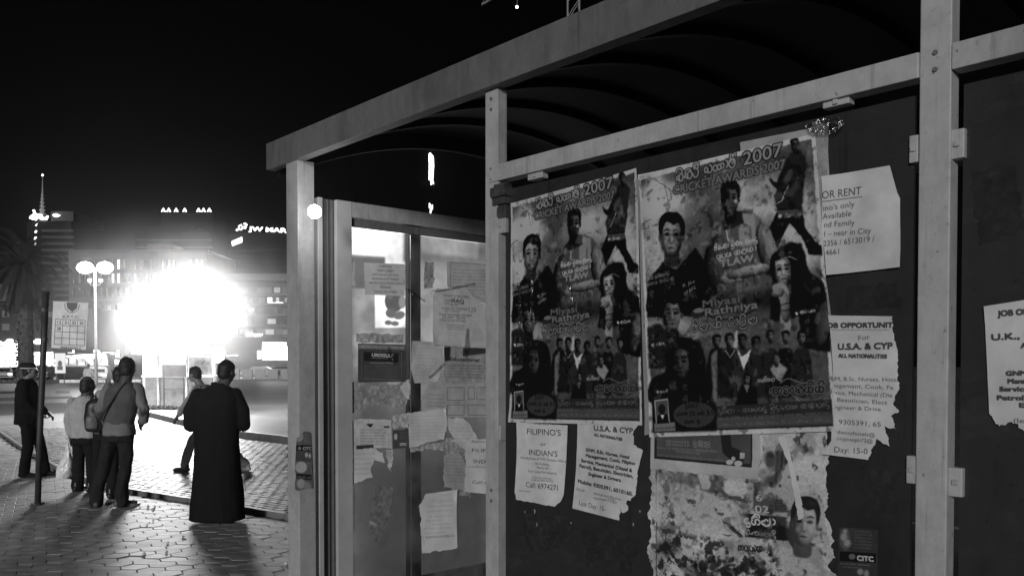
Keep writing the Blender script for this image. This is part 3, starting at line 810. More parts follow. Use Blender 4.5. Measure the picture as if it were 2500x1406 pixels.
def paint_cricket(c):
    c.a[:] = 150
    c.poly([(1562, 441), (1982, 339), (2035, 1040), (1593, 1056)], 72)
    # clouded backdrop
    k = len(c.a)
    for e in ((1610, 560, 50, 130, 128), (1640, 490, 60, 50, 130), (1860, 480, 110, 60, 128), (1960, 560, 50, 120, 126), (1820, 420, 90, 30, 85), (1640, 800, 70, 40, 122), (1600, 900, 40, 80, 92), (1730, 470, 60, 40, 70), (1690, 430, 60, 30, 60), (2000, 800, 30, 120, 85), (1780, 800, 60, 60, 88)):
        c.ell(e[0], e[1], e[2], e[3], e[4], soft=22, alpha=.9)
    c.poly([(1575, 730), (2010, 700), (2010, 745), (1577, 770)], 40, soft=14, alpha=.8)
    c.noise(.28, 60, 5); c.noise(.12, 14, 6)
    c.poly([(1560, 428), (1990, 326), (1984, 338), (1562, 441)], 150); c.poly([(1982, 337), (1992, 326), (2043, 1052), (2033, 1042)], 150)
    c.poly([(2036, 1040), (2043, 1052), (1586, 1067), (1592, 1055)], 150); c.poly([(1560, 428), (1565, 439), (1595, 1056), (1586, 1067)], 150)
    # cupped hands, top left
    c.ell(1595, 500, 42, 26, 138, -25, soft=4); c.ell(1612, 517, 34, 14, 132, -28, soft=3)
    for q in (((1568, 548), (1590, 535)), ((1622, 455), (1632, 492)), ((1634, 462), (1640, 488)), ((1600, 440), (1645, 470))): c.line(q, 2.5, 60, .8)
    # man striding, top right
    c.poly([(1908, 425), (1916, 395), (1930, 374), (1955, 368), (1968, 385), (1964, 440), (1958, 512), (1930, 522), (1902, 518), (1893, 500), (1894, 475), (1900, 450)], 42, soft=1.5)
    c.poly([(1926, 385), (1905, 425), (1896, 446), (1880, 436), (1884, 428), (1877, 440), (1884, 452), (1897, 462), (1918, 452), (1938, 410)], 36, soft=1.2); c.ell(1925, 430, 9, 22, 62, 30, soft=4)
    c.poly([(1890, 475), (1930, 462), (1945, 440), (1952, 455), (1935, 480), (1892, 492)], 56, soft=2); c.line([(1884, 440), (1940, 505)], 2, 30)
    head(c, 1941, 355, 12, 17, 66, 30, tilt=-8, soft=.8)
    c.poly([(1900, 512), (1957, 508), (1966, 555), (1990, 590), (2006, 600), (2008, 624), (1976, 622), (1958, 580), (1928, 545), (1912, 575), (1898, 604), (1888, 600), (1880, 556)], 28, soft=1, smooth=False)
    c.line([(1925, 452), (1908, 492), (1893, 500)], 2, 130); c.poly([(1898, 516), (1958, 510), (1958, 528), (1900, 536)], 62); c.ell(1905, 529, 3.5, 3.5, 150)
    c.sinhala(SI('ra.va.na'), (1915, 532), (1940, 528), 9, 140, 2)
    # centre: sportsman in shirt
    c.poly([(1746, 560), (1800, 520), (1850, 528), (1880, 590), (1895, 660), (1888, 680), (1830, 700), (1760, 712), (1716, 690), (1712, 640), (1722, 585)], 68, soft=2, smooth=True)
    c.poly([(1802, 520), (1842, 525), (1848, 600), (1806, 600)], 100, soft=2); c.poly([(1746, 583), (1762, 580), (1764, 600), (1748, 602)], 150)
    c.line([(1774, 562), (1778, 590)], 3, 130)
    c.poly([(1748, 555), (1790, 515), (1812, 520), (1816, 545), (1775, 562)], 40, soft=2)
    head(c, 1783, 487, 25, 42, 60, 26); c.ell(1794, 494, 7, 6, 118, soft=3); c.ell(1790, 466, 12, 6, 80, soft=3)
    c.poly([(1762, 660), (1830, 655), (1884, 625), (1890, 650), (1830, 678), (1765, 690)], 92, soft=2, smooth=True); c.ell(1765, 686, 8, 6, 150)
    c.poly([(1715, 690), (1745, 660), (1752, 740), (1735, 752)], 40, soft=3)
    c.ball(1745, 640, 30, 70, 62, 8, .6, -.2, .3, .8); c.ball(1872, 610, 26, 70, 104, -12, .6, -.2, .3, .9); c.folds(1735, 560, 1885, 690, 34, 26, 118, 3, 50, 5, .4, 80); c.ball(1828, 664, 62, 15, 112, -12, .2, -.7, .35, .9); c.ball(1767, 684, 13, 11, 100, 0, .4, -.5, .4); c.ball(1740, 735, 11, 9, 84, 0, .4, -.5, .4)
    head(c, 1783, 487, 25, 42, 62, 26); c.ell(1795, 492, 5, 5, 125, soft=2)
    # left: young man
    c.poly([(1577, 745), (1585, 680), (1618, 640), (1650, 660), (1698, 604), (1720, 640), (1735, 700), (1730, 770), (1580, 775)], 26, soft=2, smooth=False)
    c.folds(1585, 660, 1725, 760, 22, 12, 52, 5, 50, 5, .5, 70); head(c, 1640, 578, 34, 54, 98, 20, soft=1.4, lx=-.3)
    pass
    # right: woman in headscarf
    c.poly([(1900, 620), (1925, 592), (1955, 595), (1968, 625), (1970, 660), (2012, 690), (2026, 760), (2028, 860), (1960, 850), (1950, 770), (1920, 790), (1880, 780), (1884, 700)], 26, soft=2, smooth=False)
    c.folds(1930, 640, 2025, 850, 34, 12, 56, 7, 60, 6, .5, 75); c.ball(2008, 790, 22, 60, 92, 10, .5, -.2, .4, .8); head(c, 1912, 660, 27, 42, 118, 20, tilt=-6, soft=1.2, fem=True, lx=-.3); c.poly([(1890, 628), (1905, 600), (1940, 596), (1950, 620), (1925, 628), (1893, 640)], 34, soft=2)
    c.line([(1893, 640), (1925, 627), (1944, 634)], 3, 90)
    c.poly([(1884, 702), (1908, 690), (1925, 710), (1928, 760), (1930, 805), (1905, 800), (1905, 740)], 110, soft=2, smooth=True); c.ball(1917, 750, 14, 40, 112, -4, -.4, -.4, .3, .8); c.ball(1899, 716, 17, 11, 108, -20, -.2, -.6, .4, .8); c.line([(1902, 745), (1928, 740)], 3, 45); c.line([(1903, 760), (1929, 756)], 3, 45)
    c.poly([(1936, 757), (1995, 750), (1996, 764), (1938, 772)], 38); c.ell(1946, 765, 3.5, 3.5, 160); c.sinhala(SI('ka.ra.na.na'), (1954, 768), (1990, 762), 9, 150, 2)
    # lower left: man, then woman
    c.poly([(1580, 800), (1612, 790), (1640, 820), (1690, 830), (1700, 900), (1585, 900)], 44, soft=3); c.noise(.0, 5)
    head(c, 1640, 768, 29, 44, 84, 26, soft=1.4); c.folds(1585, 800, 1690, 890, 40, 20, 105, 9, 12, 4, .7)
    c.poly([(1630, 850), (1665, 824), (1705, 835), (1722, 880), (1724, 930), (1735, 990), (1590, 985), (1592, 925), (1625, 905)], 28, soft=3, smooth=True)
    c.folds(1600, 930, 1725, 985, 18, 14, 46, 11, 50, 6, .5, 60); head(c, 1660, 886, 30, 44, 66, 20, soft=1.5, fem=True); c.ell(1594, 841, 4, 4, 150); c.sinhala(SI('ka.la.na'), (1602, 845), (1622, 841), 9, 150, 2)
    c.ell(1606, 956, 3, 3, 120); c.sinhala(SI('ma.sa.ka'), (1612, 960), (1632, 957), 8, 130, 2)
    # group photo
    for e in ((1750, 832, 11, 15, 80), (1780, 830, 11, 16, 78), (1812, 832, 11, 16, 64), (1845, 838, 12, 16, 60), (1880, 820, 10, 14, 84), (1918, 822, 11, 14, 86), (1957, 824, 12, 16, 88)):
        c.poly([(e[0] - 26, 960), (e[0] - 20, 865), (e[0], 850), (e[0] + 20, 865), (e[0] + 26, 960)], 34 + (e[0] % 7) * 3, soft=2, smooth=True)
    c.poly([(1736, 870), (1752, 850), (1750, 980), (1740, 980)], 96, soft=3); c.poly([(1798, 852), (1812, 870), (1834, 852), (1815, 905)], 158, soft=1); c.poly([(1795, 810), (1800, 806), (1802, 850), (1790, 850)], 140, soft=1)
    c.line([(1770, 855), (1783, 872), (1794, 856)], 2.5, 120)
    for e in ((1750, 832, 11, 15, 80), (1780, 830, 11, 16, 78), (1812, 832, 11, 16, 64), (1845, 838, 12, 16, 60), (1880, 820, 10, 14, 84), (1918, 822, 11, 14, 86), (1957, 824, 12, 16, 88)): head(c, *e, 26, soft=.8)
    c.folds(1735, 870, 1985, 985, 60, 12, 58, 13, 34, 5, .5, 80)
    c.poly([(1880, 900), (1897, 880), (1922, 900), (1908, 930), (1895, 925)], 120, soft=1.5); head(c, 1895, 876, 11, 15, 92, 40, soft=.8)
    c.poly([(1795, 990), (1805, 945), (1822, 935), (1845, 945), (1852, 990)], 30, soft=2); head(c, 1823, 925, 10, 14, 84, 28, soft=.8); c.poly([(1817, 940), (1824, 960), (1830, 940)], 100, soft=1)
    c.warp(3.2, 16, 40); c.warp(1.6, 5, 50); c.flakes(30, .62, 150, .22, 5); c.flakes(22, .62, 18, .35, 8)
    # titles
    c.sinhala(SI('kri.ka.tta.ii_pra.nna.aa.ma.ii'), (1650, 448), (1800, 408), 30, 104, 6.5, 30, 2.6)
    c.text('2007', (1815, 405), (1910, 381), 33, 104, outline=4, ov=30, bold=1)
    c.text('CRICKET AWARDS 2007', (1645, 476), (1917, 411), 21, 88, outline=3, ov=46, bold=1)
    c.sinhala(SI('ma.ii.la.ng.ka.aa_kri.ka.ta_ka.nna.da'), (1744, 613), (1850, 591), 14, 150, 2.4, 50, 1); c.sinhala(SI('na.u.va.na_sa.ya.sa.aa'), (1750, 635), (1848, 613), 16, 150, 2.6, 50, 1)
    c.text('TLAW.', (1758, 653), (1845, 637), 17, 108, bold=1)
    c.sinhala(SI('ra.sa.ka_la.ra.ka.sa.ha.ra'), (1578, 687), (1635, 672), 11, 112, 1.8); c.sinhala(SI('na.sa.na_ma.ha.ra.ga'), (1580, 700), (1645, 684), 11, 112, 1.8)
    c.text('K Jke', (1668, 702), (1697, 690), 9, 130); c.text('IIFAN', (1672, 722), (1698, 706), 10, 130)
    c.ell(1703, 765, 18, 11, 48, -10); c.ell(1706, 758, 14, 6, 96, -10); c.line([(1715, 765), (1760, 780), (1810, 772), (1850, 752)], 4, 42, smooth=True)
    c.text('Miyasi', (1716, 752), (1806, 738), 19, 84, outline=2.5, ov=40, bold=1); c.text('Rathriya', (1722, 772), (1850, 752), 19, 98, outline=2.5, ov=40, bold=1)
    c.sinhala(SI('ma.ii.ya.ae.sa.ii_ra.aa.tri.ya'), (1688, 811), (1852, 790), 24, 110, 4.6, 34, 2.2)
    c.sinhala(SI('sa.ng.ga.ii.ta.ya'), (1849, 934), (1893, 930), 11, 140, 2.2)
    c.line([(1905, 935), (1925, 924), (1960, 935), (1985, 928)], 2, 110, smooth=True); c.line([(1935, 965), (1965, 985), (2005, 978), (2028, 955)], 2, 110, smooth=True); c.line([(1940, 965), (1970, 978), (2005, 970), (2022, 955)], 2, 95, smooth=True)
    c.sinhala(SI('ga.ae.la.e.ka.sa.ii.sa.ii'), (1880, 965), (2016, 960), 24, 40, 5, 108, 2)
    # foot of the poster
    c.poly([(1745, 992), (2030, 974), (2034, 1040), (1750, 1050)], 52); c.poly([(1748, 1022), (2033, 1012), (2034, 1034), (1750, 1046)], 74)
    star = []
    for i in range(56):
        t = 2 * math.pi * i / 56; k = 1 if i % 2 else .92
        star.append((1695 + 52 * k * math.cos(t), 1012 + 33 * k * math.sin(t)))
    c.poly([(1592, 975), (1748, 985), (1750, 1052), (1594, 1055)], 34, soft=3); c.poly(star, 62)
    c.text('2007', (1672, 997), (1706, 994), 12, 30, bold=0); c.sinhala(SI('da.ra.sa.ma'), (1650, 1015), (1680, 1013), 10, 30, 2); c.text('25', (1683, 1015), (1697, 1014), 12, 26, bold=0); c.sinhala(SI('sa.ha'), (1703, 1014), (1720, 1013), 10, 30, 2); c.text('31', (1725, 1013), (1740, 1012), 12, 26)
    c.sinhala(SI('sa.va.sa'), (1672, 1034), (1696, 1033), 10, 30, 2); c.text('6', (1702, 1034), (1710, 1034), 13, 26)
    c.poly([(1597, 977), (1631, 972), (1636, 1036), (1602, 1040)], 130); c.poly([(1597, 1033), (1648, 1030), (1650, 1051), (1598, 1053)], 100)
    c.poly([(1600, 980), (1630, 976), (1633, 1030), (1604, 1034)], 75); c.ell(1616, 998, 9, 12, 40); c.poly([(1604, 1034), (1606, 1015), (1616, 1008), (1630, 1012), (1634, 1032)], 22); c.poly([(1612, 1012), (1618, 1024), (1623, 1012)], 150)
    c.scribble((1600, 1048), (1648, 1045), 5, 40, seed=3)
    c.sinhala(SI('da.ha.ii.ya.aa_dash_sa.na.pa.na.da.u_kri.da.aa.ng.ga.nna_sa.aa.la.aa.va.e.da.ii'), (1754, 1011), (2026, 994), 15, 100, 2.8, 30, 1)
    c.text('2007 DECEMBER 25 & 31 AT 6:00 IN DAHIYA HAND BALL STADIUM HALL', (1752, 1024), (2030, 1011), 6, 110)
    c.sinhala(SI('pa.ka.ma.ya_ma.ya.ka_sa.va.ka.ya_ma.sa.na_ka.ra.ya_na.ma.na.ya_sa.ma.ra.ya'), (1755, 1042), (2028, 1029), 10, 112, 1.8, 40, .8)
    c.noise(.09, 4, 9); c.a[:] = blur2(c.a, 1)
    inside = c.a < 143; yy_ = np.linspace(0, 1, c.H)[:, None]; low = .84 + .18 * np.clip((yy_ - .3) / .35, 0, 1)
    c.a[:] = np.where(inside, np.clip(((c.a - 74) * 1.45 + 72) * low, 8, 150), c.a + 8)
def paint_small(c):
    c.map = homog(BIG, SMALL); paint_cricket(c); c.map = None
sheet('spare_paper', 'white paper edge showing above the larger cricket poster', 'paper', FRONT, 0, [(1806, 348), (2018, 306), (2030, 520), (1830, 560)], lambda c: c.noise(.1, 30, 2), v=128, seed=31)
sheet('spare_paper', 'blank white paper strip hidden between the two cricket posters', 'paper', FRONT, 0, [(1553, 436), (1680, 412), (1700, 560), (1560, 560)], lambda c: c.noise(.1, 30, 2), v=134, seed=32)
sheet('concert_poster', 'smaller cricket awards poster with creased shiny surface beside the middle post', 'poster', FRONT, 3, SMALL, paint_small, res=1150, seed=1, gloss=.28, coat=.6, wave=.0009, wrinkle=.6, group='cricket awards posters')
sheet('concert_poster', 'largest cricket awards poster with its lifted corner taped at the top right', 'poster', FRONT, 5, BIG, paint_cricket, res=1250, seed=2, gloss=.35, coat=.25, wave=.001, wrinkle=.35, group='cricket awards posters')
# strips of paper seen between and beside the posters
sheet('clear_tape', 'shiny crumpled tape over the top right corner of the big poster', 'tape', FRONT, 7, [(1965, 308), (1995, 292), (2050, 285), (2062, 300), (2045, 322), (2010, 330), (1985, 334)], lambda c: c.noise(.4, 6, 4), v=62, torn=True, amp=2, seed=4, gloss=.08, coat=1, wave=.002, wrinkle=1)
for k, (x, y0, y1, lab) in enumerate(((1268, 690, 812, 'upright tape strip added for the glint at the left edge of the smaller poster'), (1298, 640, 790, 'upright tape strip added for the glint over the young man on the smaller poster'), (1395, 700, 750, 'short tape strip added for the glint at the middle of the smaller poster'))):
    sheet('clear_tape', lab, 'tape', FRONT, 4.4, [(x - 3, y0), (x + 3, y0 + 4), (x + 5, (y0 + y1) / 2), (x + 2, y1), (x - 3, y1 - 6)], None, torn=True, amp=1.2, seed=110 + k, wave=.0012, group='tape strips added for glints on the smaller poster')  # thin strips added where the shiny poster glints
sheet('paper_strip', 'narrow white paper strip hanging right of the big cricket poster', 'paper', FRONT, 2, [(1988, 300), (2024, 305), (2010, 640), (2030, 770), (2012, 780), (1990, 500)], lambda c: c.noise(.2, 14, 6), v=118, seed=5, gloss=.25, wave=.0012)
sheet('paper_strip', 'thin white strip with small dark print between the two posters', 'paper', FRONT, 4, [(1557, 440), (1566, 440), (1584, 700), (1588, 1060), (1576, 1062), (1570, 900)], lambda c: [c.line([(1572, y), (1573, y + 9)], 2, 50) for y in range(690, 800, 20)] + [c.line([(1578, 800), (1580, 870)], 4, 40)], v=112, seed=6, gloss=.3)
def paint_rent(c):
    c.noise(.07, 40, 3)
    for b, x0, y0, x1, y1, h in (('FOR RENT', 1998, 488, 2102, 475, 19), ("ino's only", 2010, 516, 2086, 505, 14), ('Available', 2008, 536, 2078, 528, 14), ('nd Family', 2012, 556, 2086, 550, 14), ('I – near in City', 2012, 578, 2126, 570, 14), ('2356 / 6513019 /', 2010, 602, 2134, 590, 14), ('4661', 2015, 624, 2048, 620, 14)):
        c.text(b, (x0, y0), (x1, y1), h, 44, bold=0)
    c.line([(2000, 494), (2104, 481)], 1.6, 50)
sheet('rent_notice', 'white notice reading for rent with its right corner cut away', 'notice', FRONT, 3, [(2010, 432), (2172, 404), (2190, 470), (2197, 484), (2199, 652), (2020, 672), (2006, 560)], paint_rent, seed=7, v=158, wave=.001, group='typed notices on the shelter')
def job(c, dx, lines):
    c.noise(.06, 40, 3)
    for b, x0, y0, x1, y1, h, bo in lines: c.text(b, (x0, y0), (x1, y1), h, 52, bold=bo)
def paint_job(c):
    job(c, 0, (('JOB OPPORTUNITY', 2014, 801, 2192, 800, 12, 1), ('For', 2096, 832, 2124, 828, 12, 0), ('U.S.A. & CYP', 2046, 854, 2178, 852, 15, 1), ('ALL NATIONALITIES', 2047, 873, 2164, 875, 9, 1),
               ('GNM, B.Sc. Nurses, Hotel', 2015, 929, 2192, 932, 10, 0), ('Management, Cook, Fa', 2012, 945, 2180, 951, 10, 0), ('Service, Mechanical (Die', 2018, 962, 2178, 970, 10, 0), ('Beautician, Elect', 2044, 980, 2166, 988, 10, 0), ('Engineer & Drive', 2030, 998, 2150, 1004, 10, 0),
               ('9305391, 65', 2048, 1035, 2150, 1042, 12, 0), ('diencyhotels@', 2044, 1058, 2136, 1066, 9, 0), ('nnyjoseph72@', 2044, 1074, 2130, 1081, 9, 0), ('Day: 15-0', 2038, 1103, 2118, 1108, 14, 0)))
    c.line([(2030, 806), (2170, 806)], 1, 60)
sheet('job_notice', 'torn job opportunity notice right of the big poster, edge shredded', 'notice', FRONT, 4, [(2025, 770), (2180, 772), (2178, 800), (2190, 850), (2192, 930), (2196, 945), (2180, 985), (2195, 1005), (2175, 1015), (2190, 1050), (2160, 1040), (2172, 1090), (2140, 1070), (2120, 1122), (2012, 1108), (2030, 1075), (2034, 900)], paint_job, torn={1, 2, 3, 4, 5, 6, 7, 8, 9, 10, 11, 12}, amp=4, seed=8, v=156, group='typed notices on the shelter')
def paint_far(c):
    job(c, 0, (('JOB OPPORTUNITY', 2436, 773, 2640, 758, 14, 1), ('U.K., U.S.A.', 2421, 831, 2590, 822, 15, 1), ('ALL NATIO', 2492, 850, 2600, 846, 12, 1), ('GNM, B.Sc. Nurses', 2456, 917, 2640, 912, 11, 1), ('Management, Cook', 2460, 936, 2640, 934, 11, 1), ('Service, Mechanical', 2440, 955, 2640, 955, 11, 1), ('Petrol), Beautician', 2434, 976, 2640, 978, 11, 1), ('Engineer', 2488, 994, 2600, 998, 11, 1), ('(lencyhotel', 2474, 1032, 2600, 1034, 12, 0)))
sheet('job_notice', 'job notice alone on the panel right of the right post', 'notice', FRONT, 2, [(2403, 748), (2700, 700), (2700, 1060), (2560, 1075), (2500, 1052), (2470, 1030), (2440, 1040), (2415, 1008)], paint_far, torn={3, 4, 5, 6}, amp=7, seed=9, v=156, group='typed notices on the shelter')
def paint_fil(c):
    c.noise(.06, 40, 3)
    for b, x0, y0, x1, y1, h, bo in (('Wanted for', 1303, 1037, 1357, 1037, 6, 0), ("FILIPINO'S", 1287, 1060, 1369, 1064, 15, 0), ('or', 1319, 1088, 1333, 1088, 9, 0), ("INDIAN'S", 1292, 1110, 1361, 1115, 14, 0), ('One Big Room & TWO Partition With all', 1271, 1119, 1383, 1129, 6, 0), ('the facilities.', 1306, 1133, 1342, 1137, 6, 0), ('Hurry up!', 1311, 1143, 1339, 1145, 6, 0), ('First Come First Reserve', 1290, 1152, 1358, 1158, 6, 0), ('Call: 6974271', 1284, 1188, 1362, 1197, 13, 0)):
        c.text(b, (x0, y0), (x1, y1), h, 30, bold=bo)
    c.scribble((1301, 1166), (1346, 1170), 4, 60, seed=1); c.scribble((1298, 1172), (1350, 1176), 4, 60, seed=2); c.scribble((1268, 1199), (1296, 1201), 4, 70, seed=5)
sheet('room_notice', 'notice for Filipinos or Indians below the smaller poster', 'notice', FRONT, 2, [(1263, 1030), (1386, 1038), (1382, 1130), (1377, 1200), (1373, 1218), (1355, 1236), (1262, 1219), (1257, 1202), (1261, 1120)], paint_fil, torn={3, 4, 5, 6}, amp=2.5, seed=10, v=164, res=1300, group='typed notices on the shelter')
def paint_cy(c):
    job(c, 0, (('U.S.A. & CYP', 1450, 1051, 1545, 1058, 13, 1), ('ALL NATIONALITIES', 1450, 1064, 1519, 1076, 7, 1), ('GNM, B.Sc. Nurses, Hotel', 1430, 1101, 1536, 1120, 8, 1), ('Management, Cook, Filipino', 1430, 1115, 1550, 1135, 8, 1), ('Service, Mechanical (Diesel &', 1419, 1127, 1543, 1152, 8, 1), ('Petrol), Beautician, Electrician,', 1415, 1140, 1545, 1166, 8, 1), ('Engineer & Drivers.', 1437, 1160, 1517, 1176, 8, 1), ('Mobile: 9305391, 6510160.', 1411, 1178, 1544, 1210, 9, 1), ('Email:', 1408, 1196, 1428, 1201, 7, 0), ('diencyhotels@yahoo', 1449, 1206, 1516, 1222, 7, 0), ('nyjoseph72@y', 1449, 1217, 1506, 1228, 7, 0), ('Last Day: 15-', 1414, 1232, 1478, 1248, 12, 0)))
sheet('job_notice', 'tilted job notice below the smaller poster with Last Day printed at its foot', 'notice', FRONT, 2, [(1411, 1032), (1560, 1036), (1548, 1050), (1547, 1085), (1570, 1100), (1562, 1130), (1558, 1145), (1552, 1200), (1540, 1222), (1532, 1220), (1533, 1245), (1520, 1252), (1513, 1238), (1512, 1270), (1398, 1240), (1406, 1150)], paint_cy, torn={1, 2, 3, 4, 6, 7, 8, 9, 10, 11, 12}, amp=3, seed=11, v=156, res=1300, group='typed notices on the shelter')
def paint_old(c):
    c.a[:] = 140
    c.poly([(1598, 1060), (1837, 1050), (1836, 1141), (1597, 1119)], 34); c.poly([(1604, 1062), (1833, 1052), (1832, 1132), (1603, 1112)], 62); c.noise(.12, 40, 2)
    c.poly([(1758, 1055), (1782, 1055), (1786, 1090), (1808, 1100), (1815, 1128), (1790, 1128), (1764, 1105)], 30, soft=1)
    c.ell(1781, 1128, 9, 6, 150); c.ell(1802, 1131, 10, 7, 150); c.ell(1790, 1120, 5, 6, 140); c.poly([(1806, 1104), (1818, 1106), (1817, 1118), (1806, 1120)], 140)
    for i, y in enumerate((1080, 1088)): c.sinhala(SI('sa.na.pa.na_da.ka.ya'), (1625, y), (1735, y + 4), 8, 110, 1.6)
    c.scribble((1605, 1094), (1750, 1104), 5, 110, seed=8); c.scribble((1650, 1103), (1708, 1108), 5, 110, seed=9); c.scribble((1605, 1113), (1770, 1128), 6, 100, seed=10)
sheet('old_poster', 'lower half of an older bordered poster under the big poster', 'poster', FRONT, 3, [(1589, 1058), (1856, 1048), (1854, 1170), (1588, 1144)], paint_old, torn={2}, amp=2, seed=12, res=1200)
def paint_collage(c):
    c.a[:] = 132; c.noise(.16, 80, 11); c.noise(.08, 9, 12)
    c.poly([(1690, 1150), (1850, 1170), (1915, 1150), (1930, 1235), (1880, 1255), (1810, 1240), (1790, 1220), (1708, 1195), (1706, 1165), (1680, 1160)], 66, soft=3)
    c.poly([(1766, 1172), (1840, 1178), (1838, 1245), (1815, 1240), (1770, 1200)], 128, soft=2)
    c.sinhala(SI('va.da.ka.ya'), (1660, 1182), (1695, 1185), 13, 130, 2.5, 90, 1); c.sinhala(SI('ta.ka'), (1742, 1213), (1765, 1216), 14, 110, 2.5)
    c.sinhala(SI('sa.ra.ma'), (1742, 1236), (1795, 1240), 13, 118, 2.6)
    c.text('أجرة', (1800, 1192), (1836, 1195), 10, 40); c.text('ما تبذلته من', (1780, 1207), (1836, 1212), 10, 40); c.text('تمتلكه', (1798, 1222), (1836, 1226), 10, 40); c.text('مناسب', (1806, 1236), (1838, 1240), 9, 40)
    c.text('6', (1846, 1222), (1860, 1223), 17, 140); c.text('02', (1844, 1250), (1878, 1252), 18, 140)
    c.poly([(1805, 1252), (1925, 1262), (1925, 1320), (1820, 1310), (1812, 1290)], 22, soft=1); c.poly([(1892, 1100), (1930, 1100), (1940, 1170), (1945, 1250), (1892, 1248)], 42, soft=2)
    c.sinhala(SI('da.ha.ii.ya.aa'), (1817, 1282), (1896, 1284), 22, 152, 4.2); c.sinhala(SI('ra.ng.ga.na.ya.e.da.ii'), (1822, 1304), (1896, 1312), 13, 130, 2.6)
    c.text('Visa Stamping / Attestation', (1902, 1212), (1905, 1100), 6, 92); c.text('PCC & Medical Assistance', (1913, 1212), (1915, 1100), 6, 92)
    for i in range(5): c.scribble((1896, 1225 + i * 6), (1934, 1228 + i * 6), 3, 90, seed=20 + i)
    c.sinhala(SI('sa.na.na.aa.sa'), (1803, 1345), (1864, 1348), 20, 40, 4.5)
    c.sinhala(SI('pa.u.na.sa.ii'), (1948, 1192), (1992, 1193), 14, 60, 2.4)
    c.ell(1880, 1120, 12, 20, 50, soft=3); c.text('CA', (1868, 1152), (1886, 1154), 16, 130)
    # portrait
    c.poly([(1945, 1215), (1985, 1200), (2010, 1230), (2016, 1290), (2026, 1320), (1990, 1330), (1950, 1345), (1930, 1330), (1918, 1300), (1925, 1250)], 44, soft=2, smooth=True)
    head(c, 1966, 1275, 38, 62, 112, 30, tilt=6, soft=1.5); c.ell(1974, 1222, 34, 15, 26, 8, soft=3); c.ball(1972, 1285, 26, 34, 140, 6, .4, -.3, .4, .45, .6); c.ell(1990, 1245, 14, 30, 34, soft=3)
    for sx in (-14, 14): c.ell(1966 + sx, 1262, 9, 4, 50, soft=1.5)
    c.ell(1964, 1280, 5, 12, 84, soft=2); c.ell(1964, 1300, 15, 4, 48, soft=1.5); c.ell(1966, 1318, 28, 16, 54, soft=4); c.ell(1974, 1275, 12, 16, 132, soft=5, alpha=.7)
    # pale torn area, left
    c.poly([(1600, 1240), (1660, 1235), (1705, 1195), (1790, 1225), (1830, 1270), (1812, 1320), (1770, 1345), (1660, 1360), (1640, 1330), (1655, 1290), (1600, 1290)], 146, alpha=.8, soft=4)
    c.poly([(1760, 1266), (1790, 1285), (1815, 1310), (1805, 1312), (1780, 1290)], 30, soft=.6); c.poly([(1752, 1303), (1790, 1306), (1782, 1309)], 35, soft=.5); c.poly([(1700, 1340), (1735, 1345), (1732, 1352), (1710, 1350)], 50, soft=.6)
    c.poly([(1752, 1318), (1795, 1320), (1790, 1345), (1765, 1335)], 100, soft=4)
    c.poly([(1603, 1320), (1650, 1325), (1660, 1345), (1625, 1360), (1605, 1350)], 70, soft=5)
    rr = random.Random(5)
    for cx, w in ((1700, 26), (1790, 22), (1850, 22), (1740, 10)):
        for _ in range(26): c.ell(cx + rr.uniform(-w, w), rr.uniform(1362, 1420), rr.uniform(2, 9), rr.uniform(2, 7), rr.choice((22, 30, 44, 90)), rr.uniform(0, 90), soft=.8)
    c.line([(1602, 1130), (1603, 1420)], 3, 30, .7)
    c.poly([(1860, 1340), (1900, 1330), (1940, 1345), (2000, 1390), (1990, 1440), (1900, 1430), (1850, 1390)], 140, soft=3); c.line([(1925, 1120), (1945, 1190), (1965, 1265)], 7, 150); c.poly([(1900, 1066), (1918, 1062), (1925, 1100)], 150)
    c.folds(1600, 1150, 1900, 1400, 90, 70, 165, 21, 26, 7, .45); c.folds(1600, 1340, 1900, 1440, 60, 26, 160, 22, 22, 6, .55); c.folds(1690, 1370, 1870, 1440, 40, 14, 40, 23, 26, 10, .8); c.folds(1600, 1130, 1720, 1180, 18, 60, 90, 24, 40, 8, .5); c.folds(1940, 1090, 2015, 1210, 22, 80, 158, 25, 26, 8, .6)
    c.flakes(40, .6, 66, .6, 31); c.flakes(110, .5, 158, .8, 33); c.flakes(26, .66, 34, .7, 35); c.flakes(30, .5, 24, .85, 36, [(1600, 1345), (1900, 1345), (1900, 1440), (1600, 1440)])
    c.warp(2.5, 12, 60); c.noise(.14, 5, 15)
    c.sinhala(SI('da.ha.ii.ya.aa'), (1817, 1282), (1896, 1284), 22, 158, 4.2); c.text('6', (1846, 1222), (1860, 1223), 17, 150); c.text('02', (1844, 1250), (1878, 1252), 18, 150)
    head(c, 1964, 1278, 38, 60, 120, 26, tilt=6, soft=1.4); c.ball(1976, 1290, 20, 30, 158, 6, .4, -.3, .5, .35, .8)
sheet('poster_remains', 'thick layered remains of torn posters with a portrait and round script', 'poster', FRONT, 1, [(1594, 1040), (2022, 1030), (2020, 1120), (2018, 1200), (2022, 1235), (2012, 1250), (2030, 1290), (2035, 1340), (2040, 1360), (2020, 1380), (2040, 1400), (2050, 1470), (1590, 1470), (1596, 1400), (1578, 1345), (1590, 1300), (1582, 1260), (1590, 1220), (1588, 1160)], paint_collage, torn={1, 2, 3, 4, 5, 6, 7, 8, 9, 10, 12, 13, 14, 15, 16, 17}, amp=6, seed=13, v=140, res=1100, wave=.0013)
sheet('curled_paper', 'thin pale curl of torn paper lying across the portrait', 'paper', FRONT, 3, [(1900, 1068), (1918, 1060), (1926, 1100), (1945, 1170), (1962, 1240), (1966, 1262), (1952, 1268), (1938, 1200), (1924, 1130)], None, v=160, torn=True, amp=2, seed=14, wave=.003)
